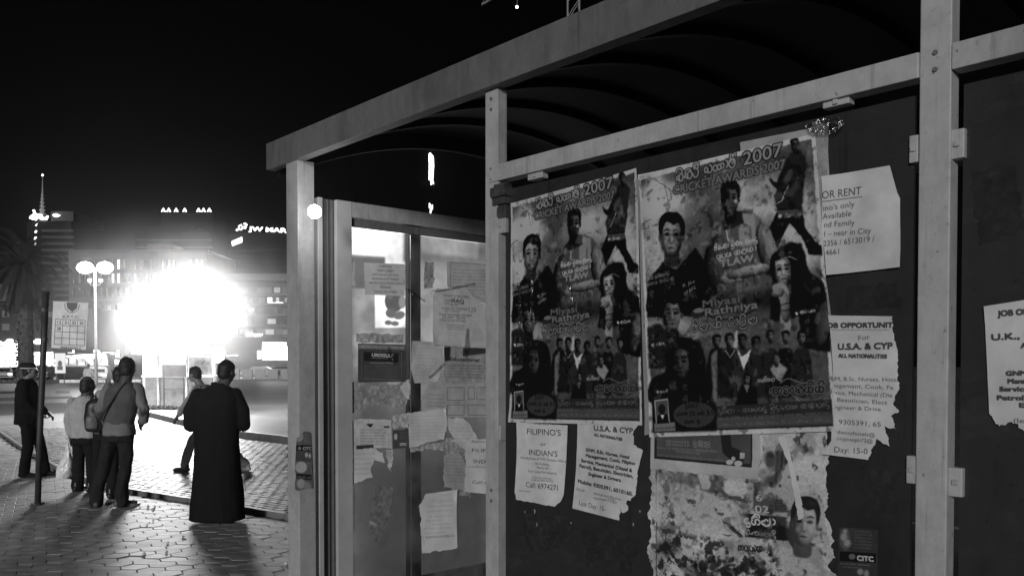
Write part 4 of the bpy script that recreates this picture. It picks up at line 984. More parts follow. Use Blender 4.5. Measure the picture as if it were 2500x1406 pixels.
def paint_citc(c):
    c.noise(.2, 20, 2); c.poly([(2052, 1292), (2070, 1290), (2080, 1330), (2064, 1345), (2050, 1330)], 62, soft=1.5)
    for e in ((2060, 1310, 8, 10), (2068, 1325, 8, 9), (2063, 1296, 5, 6), (2100, 1395, 8, 8), (2115, 1400, 6, 10)): c.ell(*e, 105, soft=2)
    for i in range(6): c.scribble((2086, 1297 + i * 8), (2128, 1300 + i * 8), 4, 76, seed=40 + i)
    c.poly([(2050, 1345), (2138, 1350), (2138, 1374), (2050, 1368)], 12); c.ell(2080, 1358, 8, 7, 74); c.text('CITC', (2093, 1367), (2132, 1370), 12, 140, bold=1); c.scribble((2052, 1376), (2125, 1381), 4, 100, seed=3); c.scribble((2058, 1384), (2100, 1387), 4, 90, seed=4)
sheet('course_sticker', 'dark sticker with white CITC letters at the foot of the panel', 'sticker', FRONT, 1, [(2046, 1285), (2143, 1292), (2142, 1470), (2044, 1470)], paint_citc, v=40, seed=15, res=1200, group='dark course stickers')
for k, (P, v_, lab) in enumerate((([(1280, 1250), (1400, 1262), (1390, 1330), (1300, 1350), (1270, 1300)], 50, 'faint smear of old glue below the room notice'), ([(2060, 700), (2190, 690), (2200, 750), (2070, 756)], 46, 'faint glue smear between the rent notice and the job notice'),
        ([(2120, 1140), (2200, 1150), (2190, 1260), (2130, 1250)], 48, 'faint glue smear under the torn job notice'), ([(2370, 420), (2480, 400), (2500, 560), (2390, 600)], 46, 'faint glue smear high on the panel right of the right post'), ([(1420, 1290), (1560, 1310), (1540, 1400), (1430, 1390)], 48, 'faint glue smear beside the layered torn posters'))):
    sheet('glue_smear', lab, 'glue residue', FRONT, -.4, P, lambda c: (c.noise(.3, 16, 3), c.flakes(14, .55, 30, .8, 4)), v=v_ - 14, torn=True, amp=8, seed=80 + k, group='glue smears on the dark panels', wave=.0002)
# a few scraps left on the dark panel
for k, (x, y, w, h, lab) in enumerate(((1303, 1243, 5, 12, 'thin upright scrap of paper under the notice for Filipinos'), (1280, 1247, 3, 6, 'tiniest scrap of paper at the left under the room notice'), (1309, 1276, 3, 10, 'lower narrow scrap of paper under the room notice'), (1392, 1274, 4, 5, 'small square scrap of paper between the two lower notices'), (1544, 1276, 4, 9, 'scrap of paper below the torn corner of the tilted notice'), (1560, 1245, 5, 7, 'scrap of paper between the tilted notice and the torn posters'))):
    sheet('paper_scrap', lab, 'paper scrap', FRONT, 0, [(x, y), (x + w * .6, y - 1), (x + w, y + h * .5), (x + w * .4, y + h)], None, v=110, seed=60 + k, group='scraps of paper on the dark panel', res=1500)

# ------------------------------------------------------------------ papers on the left post
def PS(off): return Plane(FRONT.w(ls1, 0, 0), V, -U)
POSTF = PS(0)
def paint_post(c):
    c.noise(.25, 12, 3); c.poly([(722, 1086), (760, 1086), (760, 1102), (722, 1100)], 26); c.ell(731, 1094, 4, 4, 120); c.text('CITC', (739, 1098), (760, 1098), 8, 140, bold=1)
    c.poly([(722, 1102), (760, 1103), (760, 1128), (722, 1124)], 66); c.ell(748, 1110, 4, 6, 150); c.ell(756, 1112, 3, 6, 140); c.poly([(722, 1155), (760, 1158), (760, 1172), (722, 1168)], 34); c.scribble((724, 1166), (758, 1168), 6, 110, seed=2)
    for e in ((735, 1140, 14, 14, 150), (735, 1180, 10, 12, 130), (750, 1186, 8, 10, 112), (730, 1066, 10, 12, 128)): c.ell(*e, soft=2)
sheet('course_sticker', 'torn dark sticker with CITC letters wrapped on the left post', 'sticker', POSTF, 1, [(724, 1068), (745, 1052), (758, 1056), (760, 1085), (764, 1192), (745, 1192), (722, 1196), (720, 1140)], paint_post, torn={0, 1, 4, 5, 6}, amp=3, v=84, seed=16, res=1300, base=.002, group='dark course stickers')

# ------------------------------------------------------------------ papers on the end panes
def S(name, label, P, paint, layer=0, v=110, cat='notice', **k):
    return sheet(name, label, cat, SIDE, layer, P, paint, v=v, res=k.pop('res', 900), group=k.pop('group', 'papers pasted on the end panes'), base=.0025, **k)
def paint_move(c):
    c.noise(.05, 30, 2)
    for b, x0, x1, y in (('KABAYAN', 926, 956, 653), ('LIPAT LORRY', 921, 961, 664), ('LIPAT BAHAY AT MGA', 908, 973, 674), ('MAGBUBUHAT NAMIN', 908, 973, 684), ('ARORO DRAS, MURA LANG', 901, 981, 694), ('(INDIAN)', 928, 954, 704), ('TAWAG NA: 9798871', 912, 971, 715)): c.text(b, (x0, y - 1), (x1, y + 1), 6, 40, bold=0)
S('moving_notice', 'small typed notice about moving lorries on the end pane', [(889, 641), (989, 645), (989, 723), (891, 719)], paint_move, 1, 118, seed=21, res=1200)
def paint_iraq(c):
    c.noise(.07, 30, 2)
    for b, x0, y0, x1, y1, h, bo in (('URGENTLY REQUIRED', 1082, 724, 1146, 729, 7, 0), ('FOR', 1087, 737, 1099, 738, 7, 0), ('IRAQ', 1101, 738, 1133, 740, 9, 1), ('VISA TO', 1099, 748, 1117, 749, 5, 0), ('WAITERS AND WAITRESSES', 1077, 755, 1141, 758, 6, 0), ('ANY NATIONALITY', 1086, 761, 1126, 763, 5, 0), ('125', 1145, 762, 1162, 761, 11, 0), ('Good knowledge of English', 1072, 769, 1153, 773, 7, 0), ('SALARY 150 PS', 1079, 776, 1135, 780, 7, 0), ('CALL NO IN DETAILS', 1074, 783, 1138, 787, 6, 0)): c.text(b, (x0, y0), (x1, y1), h, 38, bold=bo)
    c.line([(1086, 741), (1134, 743)], 1, 40)
    for i in range(3): c.scribble((1092, 794 + i * 5), (1136, 796 + i * 5), 3, 50, seed=i)
S('visa_notice', 'white notice for Iraq work with torn top edge on the end pane', [(1065, 705), (1086, 706), (1135, 699), (1152, 720), (1168, 735), (1185, 750), (1185, 850), (1056, 842), (1057, 720)], paint_iraq, 2, 112, seed=22, torn={0, 1, 2, 3, 4}, amp=3, res=1300)
def lines(n, x0, x1, y0, dy, v=60, h=4, sk=.03, frame=None):
    def f(c):
        c.noise(.08, 25, 7)
        for i in range(n): c.scribble((x0, y0 + i * dy), (x1, y0 + i * dy + (x1 - x0) * sk), h, v, seed=i * 3 + n, alpha=.6)
        if frame: c.line(frame + [frame[0]], 1.2, 50)
    return f
S('framed_notice', 'framed small print notice at the top of the end pane', [(1090, 638), (1190, 645), (1190, 740), (1140, 735), (1092, 700)], lines(8, 1106, 1185, 660, 8, frame=[(1101, 640), (1190, 647), (1190, 735), (1100, 700)]), 1, 104, seed=23)
def paint_uro(c):
    c.noise(.12, 30, 2); c.poly([(874, 839), (990, 842), (990, 855), (874, 852)], 62); c.text('CERTIFICATE ATTESTATION HR', (877, 849), (986, 852), 6, 118, bold=0)
    c.poly([(888, 859), (973, 862), (973, 884), (888, 881)], 20); c.text('UROGULF', (908, 870), (960, 872), 8, 140, bold=1); c.line([(906, 874), (948, 875)], 1, 90)
    c.text('Contact details 9798791', (903, 887), (960, 889), 4.5, 100)
    for i in range(6): c.scribble((890, 894 + i * 6), (970, 896 + i * 6), 3, 62, seed=i)
    c.line([(882, 858), (882, 925), (980, 928), (980, 860)], 1.5, 60)
S('attestation_poster', 'dark certificate attestation poster with white heading on the end pane', [(874, 838), (990, 841), (990, 931), (874, 933)], paint_uro, 1, 42, cat='poster', seed=24, res=1300, gloss=.15, coat=.8)
S('blank_notice', 'wrinkled white notice beside the dark attestation poster', [(1003, 832), (1082, 836), (1082, 890), (1068, 930), (1040, 932), (1010, 935), (1003, 900)], lines(9, 1012, 1066, 852, 8, 90), 2, 116, seed=25, torn={2, 3, 4}, amp=2, gloss=.15, coat=.8, wave=.002)
S('printed_notice', 'notice with large dark blots of print near the middle post', [(1084, 840), (1190, 846), (1190, 935), (1084, 935)], lambda c: (c.noise(.2, 18, 4), c.poly([(1084, 848), (1100, 846), (1098, 880), (1086, 882)], 26, soft=2), c.poly([(1130, 850), (1190, 848), (1190, 862), (1130, 870)], 34, soft=2), c.text('Educational', (1098, 880), (1170, 883), 9, 34, bold=1), [c.scribble((1090, 893 + i * 7), (1185, 895 + i * 7), 4, 50, seed=i) for i in range(5)]), 1, 92, seed=26, gloss=.2, coat=.6)
S('boxed_notice', 'form with printed boxes at the right of the end pane', [(1088, 938), (1190, 934), (1190, 1018), (1088, 1018)], lambda c: (c.noise(.08, 20, 4), [c.line([(x0, y0), (x1, y0), (x1, y1), (x0, y1), (x0, y0)], 1.4, 55) for x0, y0, x1, y1 in ((1092, 946, 1133, 977), (1092, 988, 1133, 1013), (1143, 946, 1158, 975), (1164, 946, 1190, 975), (1143, 988, 1190, 1013))], c.scribble((1096, 984), (1125, 984), 4, 60, seed=3)), 1, 100, seed=27)
S('small_notice', 'small pale notice left of the form with printed boxes', [(1035, 958), (1088, 942), (1088, 1002), (1030, 1003)], lines(4, 1045, 1084, 965, 9, 60), 1, 104, seed=28, torn={0, 3}, amp=3)
S('tilted_notice', 'tilted white notice with faint lines over the mullion', [(997, 1007), (1040, 1003), (1088, 995), (1092, 1030), (1084, 1072), (1040, 1080), (1020, 1090), (998, 1092)], lines(8, 1002, 1084, 1018, 8, 95, sk=-.02), 3, 126, seed=29, torn={0, 1, 3, 4, 5, 6}, amp=2.5)
S('torn_table', 'torn printed table with dark bars at the left edge', [(858, 1030), (880, 1022), (955, 1024), (957, 1095), (940, 1092), (858, 1098)], lambda c: (c.noise(.12, 18, 4), c.poly([(893, 1035), (912, 1034), (905, 1044)], 25, soft=1), c.poly([(937, 1040), (951, 1040), (951, 1044), (937, 1044)], 25), c.poly([(870, 1087), (912, 1085), (912, 1096), (870, 1096)], 36), [c.scribble((x, y), (x + 30, y + 1), 4, 70, seed=y + x) for x in (880, 912) for y in range(1050, 1090, 7)]), 1, 118, seed=30, torn={0, 1, 4, 5}, amp=3)
S('torn_notice', 'ragged white remnant under the torn table', [(862, 1098), (905, 1092), (935, 1105), (940, 1130), (915, 1122), (905, 1145), (910, 1165), (890, 1170), (862, 1182)], lambda c: (c.noise(.08, 22, 3), [c.scribble((866, 1110 + i * 12), (915, 1108 + i * 12), 4, 90, seed=i) for i in range(5)]), 1, 124, seed=31, torn=True, amp=3)
S('course_sticker', 'dark sticker with small CITC letters on the end pane', [(959, 1050), (996, 1048), (998, 1092), (960, 1095)], lambda c: (c.noise(.2, 12, 3), c.ell(966, 1066, 4, 8, 110, soft=1), [c.scribble((976, 1056 + i * 5), (994, 1056 + i * 5), 3, 66, seed=i) for i in range(4)], c.text('CITC', (976, 1087), (992, 1087), 6, 120, bold=1)), 1, 44, seed=32, group='dark course stickers', res=1300)
S('torn_notice', 'round torn remnant beside the tilted notice', [(1092, 1020), (1130, 1020), (1150, 1040), (1170, 1080), (1150, 1110), (1110, 1075), (1096, 1050)], lines(7, 1100, 1150, 1035, 9, 95), 1, 118, seed=33, torn=True, amp=3)
S('torn_notice', 'torn remnant with print above the handwritten sheet', [(1085, 1110), (1120, 1105), (1135, 1130), (1135, 1165), (1150, 1180), (1130, 1196), (1083, 1190)], lines(8, 1088, 1132, 1120, 8, 60), 1, 96, seed=34, torn=True, amp=3)
S('room_notice', 'second room notice partly hidden behind the middle post', [(1138, 1075), (1190, 1070), (1190, 1205), (1134, 1200)], lambda c: (c.noise(.06, 20, 3), c.text("FILIPINO'S", (1152, 1103), (1232, 1105), 9, 36), c.text("INDIAN'S", (1156, 1130), (1226, 1132), 9, 36), c.text('Accomodation', (1150, 1080), (1226, 1082), 6, 50), c.text('Call: 6974271', (1153, 1180), (1230, 1183), 8, 36), c.scribble((1142, 1140), (1190, 1142), 4, 60, seed=4)), 2, 122, seed=35, torn={3}, amp=2)
def glue(c): c.noise(.35, 14, 5); c.folds(850, 840, 1190, 1400, 60, 60, 140, 5, 30, 6, .5)
for k, (P, v_, lab) in enumerate((([(858, 935), (900, 930), (960, 938), (1000, 930), (1003, 960), (985, 1000), (940, 985), (880, 1000), (858, 1010)], 88, 'smeared glue residue under the attestation poster'), ([(1085, 1070), (1130, 1062), (1140, 1110), (1090, 1118)], 92, 'patch of glue left between two torn remnants'),
        ([(1000, 1086), (1085, 1080), (1084, 1100), (1040, 1096), (1002, 1104)], 100, 'pale strip of paper left under the tilted notice'), ([(868, 812), (985, 815), (984, 838), (870, 836)], 96, 'wide strip of clouded paper above the attestation poster'),
        ([(915, 1180), (960, 1190), (950, 1260), (925, 1330), (900, 1290)], 66, 'faint smear low on the left end pane'), ([(940, 1098), (958, 1096), (956, 1150), (946, 1140)], 112, 'narrow torn tongue of paper beside the ragged remnant'),
        ([(958, 1012), (1000, 1006), (998, 1046), (975, 1040), (962, 1048)], 104, 'torn corner of paper above the small dark sticker'), ([(945, 935), (1000, 925), (1000, 975), (985, 960), (975, 945)], 120, 'white torn corner with black letters under the attestation poster'),
        ([(1100, 1190), (1150, 1185), (1150, 1215), (1118, 1206)], 90, 'frayed scrap above the handwritten sheet'), ([(1036, 640), (1060, 640), (1058, 700), (1036, 705)], 84, 'clouded patch on the upper right end pane'))):
    S('paper_residue', lab, P, glue if k != 7 else (lambda c: (c.noise(.1, 12, 2), c.text('nanic', (948, 945), (976, 947), 9, 30, bold=1))), 0, v_, cat='paper', seed=90 + k, torn=True, amp=4, group='residue on the end panes')
def paint_hand(c):
    c.noise(.06, 30, 3)
    for i, (x0, x1, y) in enumerate(((1055, 1064, 1222), (1056, 1104, 1226), (1045, 1106, 1238), (1042, 1104, 1250), (1048, 1104, 1263), (1040, 1080, 1273), (1056, 1104, 1282), (1034, 1105, 1292), (1040, 1088, 1303))): c.scribble((x0, y), (x1, y - 3), 5, 84, seed=i, alpha=.7)
    c.scribble((1040, 1313), (1110, 1309), 6, 45, seed=44)
S('handwritten_sheet', 'handwritten white sheet with ragged left edge low on the end pane', [(1040, 1205), (1114, 1194), (1116, 1336), (1030, 1350), (1027, 1290), (1025, 1230)], paint_hand, 2, 138, seed=36, torn={2, 3, 4, 5}, amp=3, res=1100)
# creased clear tape that catches the light
for k, (P, lab) in enumerate((([(1056, 706), (1066, 709), (1110, 700), (1160, 690), (1160, 694), (1112, 705), (1066, 713), (1056, 712)], 'glinting creased tape along the top of the Iraq notice'),
          ([(1138, 800), (1144, 802), (1146, 850), (1136, 880), (1132, 850)], 'short glinting tape near the middle post'), ([(990, 700), (1015, 715), (1040, 735), (1036, 738), (1010, 722), (988, 706)], 'thin creased tape crossing the mullion'),
          ([(945, 845), (952, 848), (966, 885), (960, 888), (950, 868)], 'curved glinting crease across the attestation poster'), ([(1045, 920), (1084, 885), (1087, 889), (1050, 924)], 'diagonal glinting tape on the wrinkled notice'))):
    S('clear_tape', lab, P, None, 4 + k % 2, 140, cat='tape', seed=70 + k, torn=True, amp=1.2, gloss=.05, coat=1, wave=.003, group='strips of clear tape')
# ------------------------------------------------------------------ ground
EDGE = [gnd(*p) for p in ((0, 1056), (43, 1087), (150, 1150), (277, 1194), (463, 1224), (700, 1263))]
EX = [-30.] + [p.x for p in EDGE] + [EDGE[-1].x + 6, 14]
EY = [EDGE[0].y + 22.] + [p.y for p in EDGE] + [EDGE[-1].y - 4.4, EDGE[-1].y - 7]
def edge_y(x): return float(np.interp(x, EX, EY))
soil = mat('joint_sand', .1, .9, .2, var=.4, scale=20, bump=.3, bscale=200)
def ground_material(name, v, rough, brick=None):
    m = mat(name, v, rough, .5, var=.35, scale=.6, bump=.5, bscale=30, detail=10)
    return m
bm = BM(); box(bm, (-40, 150, -.55), (900, 900, 1))
obj('ground', bm, mat('far_ground', .09, .6, .4, var=.4, scale=.15, bump=.4, bscale=8), kind='structure')
# pavement beds (just under the stones)
near_bed = BM(); q = [(-30, -14)] + [(14, -14)] + [(x, y) for x, y in zip(EX[::-1], EY[::-1])]
prism(near_bed, q, -.045, -.022)
near = obj('pavement', near_bed, soil, kind='structure')
FAR = [gnd(-300, 1030), gnd(0, 1036), gnd(353, 1012), gnd(697, 1078), gnd(1100, 1150), gnd(2200, 1330)]
far_bed = BM(); prism(far_bed, [(x, y) for x, y in zip(EX, EY)] + [(p.x, p.y) for p in FAR[::-1]], -.04, -.0205)
plaza = obj('plaza_pavement', far_bed, mat('plaza_bed', .06, .6, .5, var=.4, scale=14, bump=.4, bscale=60), kind='structure')
stone_a = mat('hexagon_paver', .28, .62, .38, var=.5, scale=2.3, bump=.35, bscale=90, detail=9)
stone_b = mat('block_paver', .17, .55, .35, var=.4, scale=2.5, bump=.4, bscale=80, detail=9)
def visible(x, y, z=0.):
    d = y
    if d < 1: return False
    px = 1250 + 2100 * x / d; py = 890 + 2100 * (EYE - z) / d
    return -20 < px < 705 and py < 1420
def paver_mesh(name, pts, h=.03, bev=.003):
    bm = BM(); n = len(pts)
    ins = [(p[0] * (1 - bev / .09), p[1] * (1 - bev / .09)) for p in pts]
    a = [bm.verts.new((p[0], p[1], -h)) for p in pts]; b = [bm.verts.new((p[0], p[1], -bev)) for p in pts]; c = [bm.verts.new((p[0], p[1], 0)) for p in ins]
    for i in range(n):
        j = (i + 1) % n
        bm.faces.new((a[i], a[j], b[j], b[i])); bm.faces.new((b[i], b[j], c[j], c[i]))
    bm.faces.new(c)
    me = bpy.data.meshes.new(name); bm.to_mesh(me); bm.free(); return me
def lay(parent, name, me, m, cells, rotz, limit, tilt, label):
    me.materials.append(m)
    cells = [c for c in cells]
    vis = sorted([c for c in cells if visible(*c)], key=lambda c: c[1])
    solo = set(vis[:limit])
    for c in vis[:limit]:
        inst(name, me, parent, (c[0], c[1], random.uniform(-.003, .002)), (random.gauss(0, tilt), random.gauss(0, tilt), rotz + random.choice((0, math.pi))))
    co = np.array([v.co[:] for v in me.vertices]); faces = [tuple(p.vertices) for p in me.polygons]
    V_ = []; F_ = []; nb = 0
    for c in cells:
        if c in solo: continue
        rm = Matrix.Rotation(rotz, 3, 'Z') @ Matrix.Rotation(random.gauss(0, tilt), 3, 'X') @ Matrix.Rotation(random.gauss(0, tilt), 3, 'Y')
        V_.append(co @ np.array(rm).T + np.array((c[0], c[1], random.uniform(-.003, .002)))); F_ += [tuple(i + nb for i in f) for f in faces]; nb += len(co)
    m2 = bpy.data.meshes.new(name + 's'); m2.from_pydata(np.concatenate(V_).tolist(), [], F_); m2.materials.append(m)
    link(bpy.data.objects.new(name + 's', m2), parent, label, kind='stuff')
hexw = .125
hp = [(hexw * math.cos(R(60 * k)), .098 / .866 * hexw / .125 * math.sin(R(60 * k))) for k in range(6)]
hexme = paver_mesh('paver', [(x * .975, y * .972) for x, y in hp])
cells = []
hr = R(-4); ch, sh = math.cos(hr), math.sin(hr)
for i in range(-100, 70):
    for j in range(-20, 130):
        x = i * hexw * 1.5; y = j * .196 + (.098 if i % 2 else 0)
        X, Y = x * ch - y * sh, x * sh + y * ch
        if -16 < X < 3.4 and 1.0 < Y < edge_y(X) - .17 and Y < 22: cells.append((X, Y))
lay(near, 'paver', hexme, stone_a, cells, hr, 290, .012, 'remaining grey hexagonal pavers')
bp_ = [(-.1, -.048), (0, -.038), (.1, -.048), (.1, .048), (0, .038), (-.1, .048)]
blk = paver_mesh('paving_block', [(x * .94, y * .9) for x, y in bp_], bev=.008)
br = math.atan2(EDGE[5].y - EDGE[3].y, EDGE[5].x - EDGE[3].x); cb, sb_ = math.cos(br), math.sin(br)
cells = []
for i in range(-130, 110):
    for j in range(-40, 260):
        x = i * .205 + (.1 if j % 2 else 0); y = j * .1
        X, Y = EDGE[4].x + x * cb - y * sb_, EDGE[4].y + x * sb_ + y * cb
        if X > -17 and X < 3 and Y > edge_y(X) + .15 and Y < 22.5 and (Y > 7.8): 
            if visible(X, Y) or (Y < 14 and X > -9): cells.append((X, Y))
lay(plaza, 'paving_block', blk, stone_b, cells, br, 280, .022, 'remaining small paving blocks')
# raised edging between the two pavings
for i in range(len(EX) - 1):
    a = Vector((EX[i], EY[i], 0)); b = Vector((EX[i + 1], EY[i + 1], 0)); L = (b - a).length
    if not (-18 < a.x < 4): continue
    n = max(1, round(L / .9)); d = (b - a).normalized(); s = Vector((-d.y, d.x, 0))
    for k in range(n):
        p = a + (b - a) * ((k + .5) / n)
        bm = BM(); box(bm, (0, 0, 0), (L / n - .012, .06, .09), axes(d, s, UP), .006)
        o = obj('edging_stone', bm, stone_b, plaza); o.location = (p.x, p.y, .002 + random.uniform(-.004, .004))
# kerb island on which the kiosk stands
isl_z = .14
near_k = [gnd(*p) for p in ((322, 1003), (353, 1010), (440, 1032), (606, 1068), (697, 1078), (1100, 1150), (1900, 1290))]
far_k = [gnd(px, py, isl_z) for px, py in ((1900, 1200), (1100, 1065), (697, 1021), (613, 1012), (450, 980), (335, 972))]
bm = prism(BM(), [(p.x, p.y) for p in near_k + far_k], -.1, isl_z - .004)
obj('traffic_island', bm, mat('island_paving', .24, .3, .6, var=.3, scale=1.5, bump=.4, bscale=30), kind='structure')
isl = bpy.data.objects['traffic_island']
for a, b in zip(near_k, near_k[1:]):
    L = (b - a).length; n = max(1, round(L / .9)); d = (b - a).normalized(); s = Vector((-d.y, d.x, 0))
    for k in range(n):
        p = a + (b - a) * ((k + .5) / n) - s * .075
        bm = BM(); box(bm, (0, 0, 0), (L / n - .015, .14, .2), axes(d, s, UP), .012)
        o = obj('kerb_stone', bm, mat('kerb_concrete', .13, .6, var=.3, scale=3, bump=.3), isl); o.location = (p.x, p.y, .045)
# road
rd = [gnd(-500, 1036), gnd(0, 1036), gnd(353, 1014), gnd(610, 1060), gnd(1200, 1150), gnd(2500, 1300)]
rf = [gnd(3200, 927), gnd(700, 926), gnd(0, 936), gnd(-900, 938)]
bm = prism(BM(), [(p.x, p.y) for p in rd + rf], -.045, -.018)
obj('road', bm, mat('asphalt', .1, .38, .5, var=.35, scale=.25, bump=.5, bscale=20, detail=9), kind='structure')
def dash(pts, name='road_marking', v=.6):
    bm = prism(BM(), [(p.x, p.y) for p in pts], -.0175, -.012)
    return obj(name, bm, mat('road_paint' if v > .3 else 'tar_and_shade', v, .6, var=.3, scale=2), kind='structure')
for x0, x1, y in ((-60, 48, 957), (135, 170, 956)): dash([gnd(x0, y - 3), gnd(x1, y - 3), gnd(x1 + 1, y + 3), gnd(x0, y + 3)], 'patch_and_shade', .025)
dash([gnd(-200, 975), gnd(175, 966), gnd(178, 971), gnd(-200, 984)], 'patch_and_shade', .04)  # shadow band across the road, drawn as a darker strip
dash([gnd(-300, 990), gnd(160, 982), gnd(168, 1006), gnd(-300, 1024)], 'patch_and_shade', .05)
# median kerbs (black and white blocks) and its hedge
med = thing('median_kerb', 'long row of black and white painted kerb blocks along the hedge', 'kerb', gnd(100, 935))
k0, k1 = gnd(-600, 938), gnd(345, 932)
n = 64
for i in range(n):
    a = k0 + (k1 - k0) * (i / n); b = k0 + (k1 - k0) * ((i + .93) / n); d = (b - a).normalized(); s = Vector((-d.y, d.x, 0))
    px = 1250 + 2100 * a.x / a.y
    bm = BM(); box(bm, (a + b) / 2 - med.location + UP * .1, ((b - a).length, .3, .3), axes(d, s, UP), .02)
    obj('kerb_block', bm, mat('kerb_white', .75, .5) if px > 138 else mat('kerb_black', .05, .5), med)
med2 = thing('median_kerb', 'pale kerb in front of the low wall beyond the road', 'kerb', gnd(640, 926))
k0, k1 = gnd(540, 924), gnd(1500, 929); n = 40
for i in range(n):
    a = k0 + (k1 - k0) * (i / n); b = k0 + (k1 - k0) * ((i + .97) / n); d = (b - a).normalized(); s = Vector((-d.y, d.x, 0))
    bm = BM(); box(bm, (a + b) / 2 - med2.location + UP * .1, ((b - a).length, .4, .28), axes(d, s, UP), .02)
    obj('kerb_block', bm, mat('kerb_white'), med2)
# hedge
bm = BM(); rr = random.Random(3)
h0, h1 = gnd(-500, 934), gnd(212, 931)
for i in range(5200):
    t = rr.random(); p = h0 + (h1 - h0) * t; hz = rr.random() ** .6
    p = p + Vector((0, rr.uniform(-.2, 1.6), .1 + hz * (.98 + .22 * noise.noise(Vector((t * 40, 0, 0))))))
    s = rr.uniform(.08, .2); q = [p + Vector((rr.uniform(-s, s), rr.uniform(-s, s), rr.uniform(-s, s))) for _ in range(3)]
    bm.faces.new([bm.verts.new(v) for v in q])
obj('hedge', bm, mat('hedge_leaves', .035, .6, var=.4), label='low dark clipped hedge along the far side of the road', cat='hedge')

# ------------------------------------------------------------------ people
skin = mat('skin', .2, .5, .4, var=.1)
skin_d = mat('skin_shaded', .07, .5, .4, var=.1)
hair_m = mat('black_hair', .012, .55, .4, var=.4, scale=60, bump=.6, bscale=120)
def cloth(name, v, stripes=False): return mat(name, v, .85, .2, var=.2, scale=9, bump=.6, bscale=26)
def cap(bm, p0, p1, r0, r1, seg=14, fy=1.0):
    """closed tapered limb with round ends"""
    p0, p1 = Vector(p0), Vector(p1); d = (p1 - p0); L = d.length; d.normalize()
    pts = []; rs = []
    for t in (0, 25, 50, 70, 90): pts.append(p0 - d * r0 * math.cos(R(t))); rs.append(max(.0008, r0 * math.sin(R(t))))
    for t in (90, 70, 50, 25, 0): pts.append(p1 + d * r1 * math.cos(R(t))); rs.append(max(.0008, r1 * math.sin(R(t))))
    tube(bm, pts, rs, seg)
def limb(bm, pts, rs):
    for i in range(len(pts) - 1): cap(bm, pts[i], pts[i + 1], rs[i], rs[i + 1])
def loft(bm, rings, seg=20, power=2.3):
    """closed body from rings (x, y, z, rx, ry)"""
    R_ = []
    for (x, y, z, rx, ry) in rings:
        ring = []
        for k in range(seg):
            t = 2 * math.pi * k / seg; c, s = math.cos(t), math.sin(t)
            e = 2 / power
            ring.append(bm.verts.new((x + rx * abs(c) ** e * (1 if c > 0 else -1), y + ry * abs(s) ** e * (1 if s > 0 else -1), z)))
        R_.append(ring)
    for a, b in zip(R_, R_[1:]):
        for k in range(seg): bm.faces.new((a[k], a[(k + 1) % seg], b[(k + 1) % seg], b[k]))
    bm.faces.new(R_[0][::-1]); bm.faces.new(R_[-1])
def fused(name, bm, m, parent, voxel=.012, smooth=4, wrinkle=0.0, wscale=9, seed=0, **k):
    """melt overlapping closed shapes into ONE continuous surface"""
    bmesh.ops.recalc_face_normals(bm, faces=bm.faces[:])
    me = bpy.data.meshes.new(name); bm.to_mesh(me); bm.free()
    o = bpy.data.objects.new('tmp', me); COL.objects.link(o)
    md = o.modifiers.new('r', 'REMESH'); md.mode = 'VOXEL'; md.voxel_size = voxel
    sm = o.modifiers.new('s', 'SMOOTH'); sm.factor = .5; sm.iterations = smooth
    dg = bpy.context.evaluated_depsgraph_get()
    out = bpy.data.meshes.new_from_object(o.evaluated_get(dg))
    bpy.data.objects.remove(o); bpy.data.meshes.remove(me)
    if wrinkle:
        for v in out.vertices:
            p = Vector((v.co.x * wscale, v.co.y * wscale, v.co.z * wscale * .55 + seed * 10))
            f = noise.noise(p) + .5 * noise.noise(p * 2.3) - .6 * abs(noise.noise(p * .8 + Vector((5, 1, 2))))
            v.co += v.normal * f * wrinkle * 1.7
    out.materials.clear(); out.materials.append(m); out.name = name; out.shade_smooth()
    return link(bpy.data.objects.new(name, out), parent, **k)
def hand(bm, wrist, palm_end, side, curl=.5, up=Vector((0, 0, 1))):
    """palm with five fingers; side = towards the thumb"""
    w = Vector(wrist); e = Vector(palm_end); d = (e - w).normalized(); s = (side - d * side.dot(d)).normalized(); n = d.cross(s)
    cap(bm, w, w + d * .03, .024, .028)
    for k in range(4): cap(bm, w + d * .02 + s * (-.027 + .018 * k), w + d * .085 + s * (-.027 + .018 * k), .015, .0125)
    for k, L in enumerate((.055, .068, .074, .066)):
        a = w + d * .088 + s * (-.029 + .0195 * k)
        b = a + (d * math.cos(curl * .6) + n * math.sin(curl * .6)) * L * .5
        c = b + (d * math.cos(curl * 1.5) + n * math.sin(curl * 1.5)) * L * .55
        cap(bm, a, b, .0098, .009, 8); cap(bm, b, c, .009, .0078, 8)
    a = w + d * .025 + s * .03; b = a + (d * .75 + s * .5 + n * .2).normalized() * .04; c = b + (d * .95 + n * .3).normalized() * .032
    cap(bm, a, b, .014, .011, 8); cap(bm, b, c, .011, .009, 8)
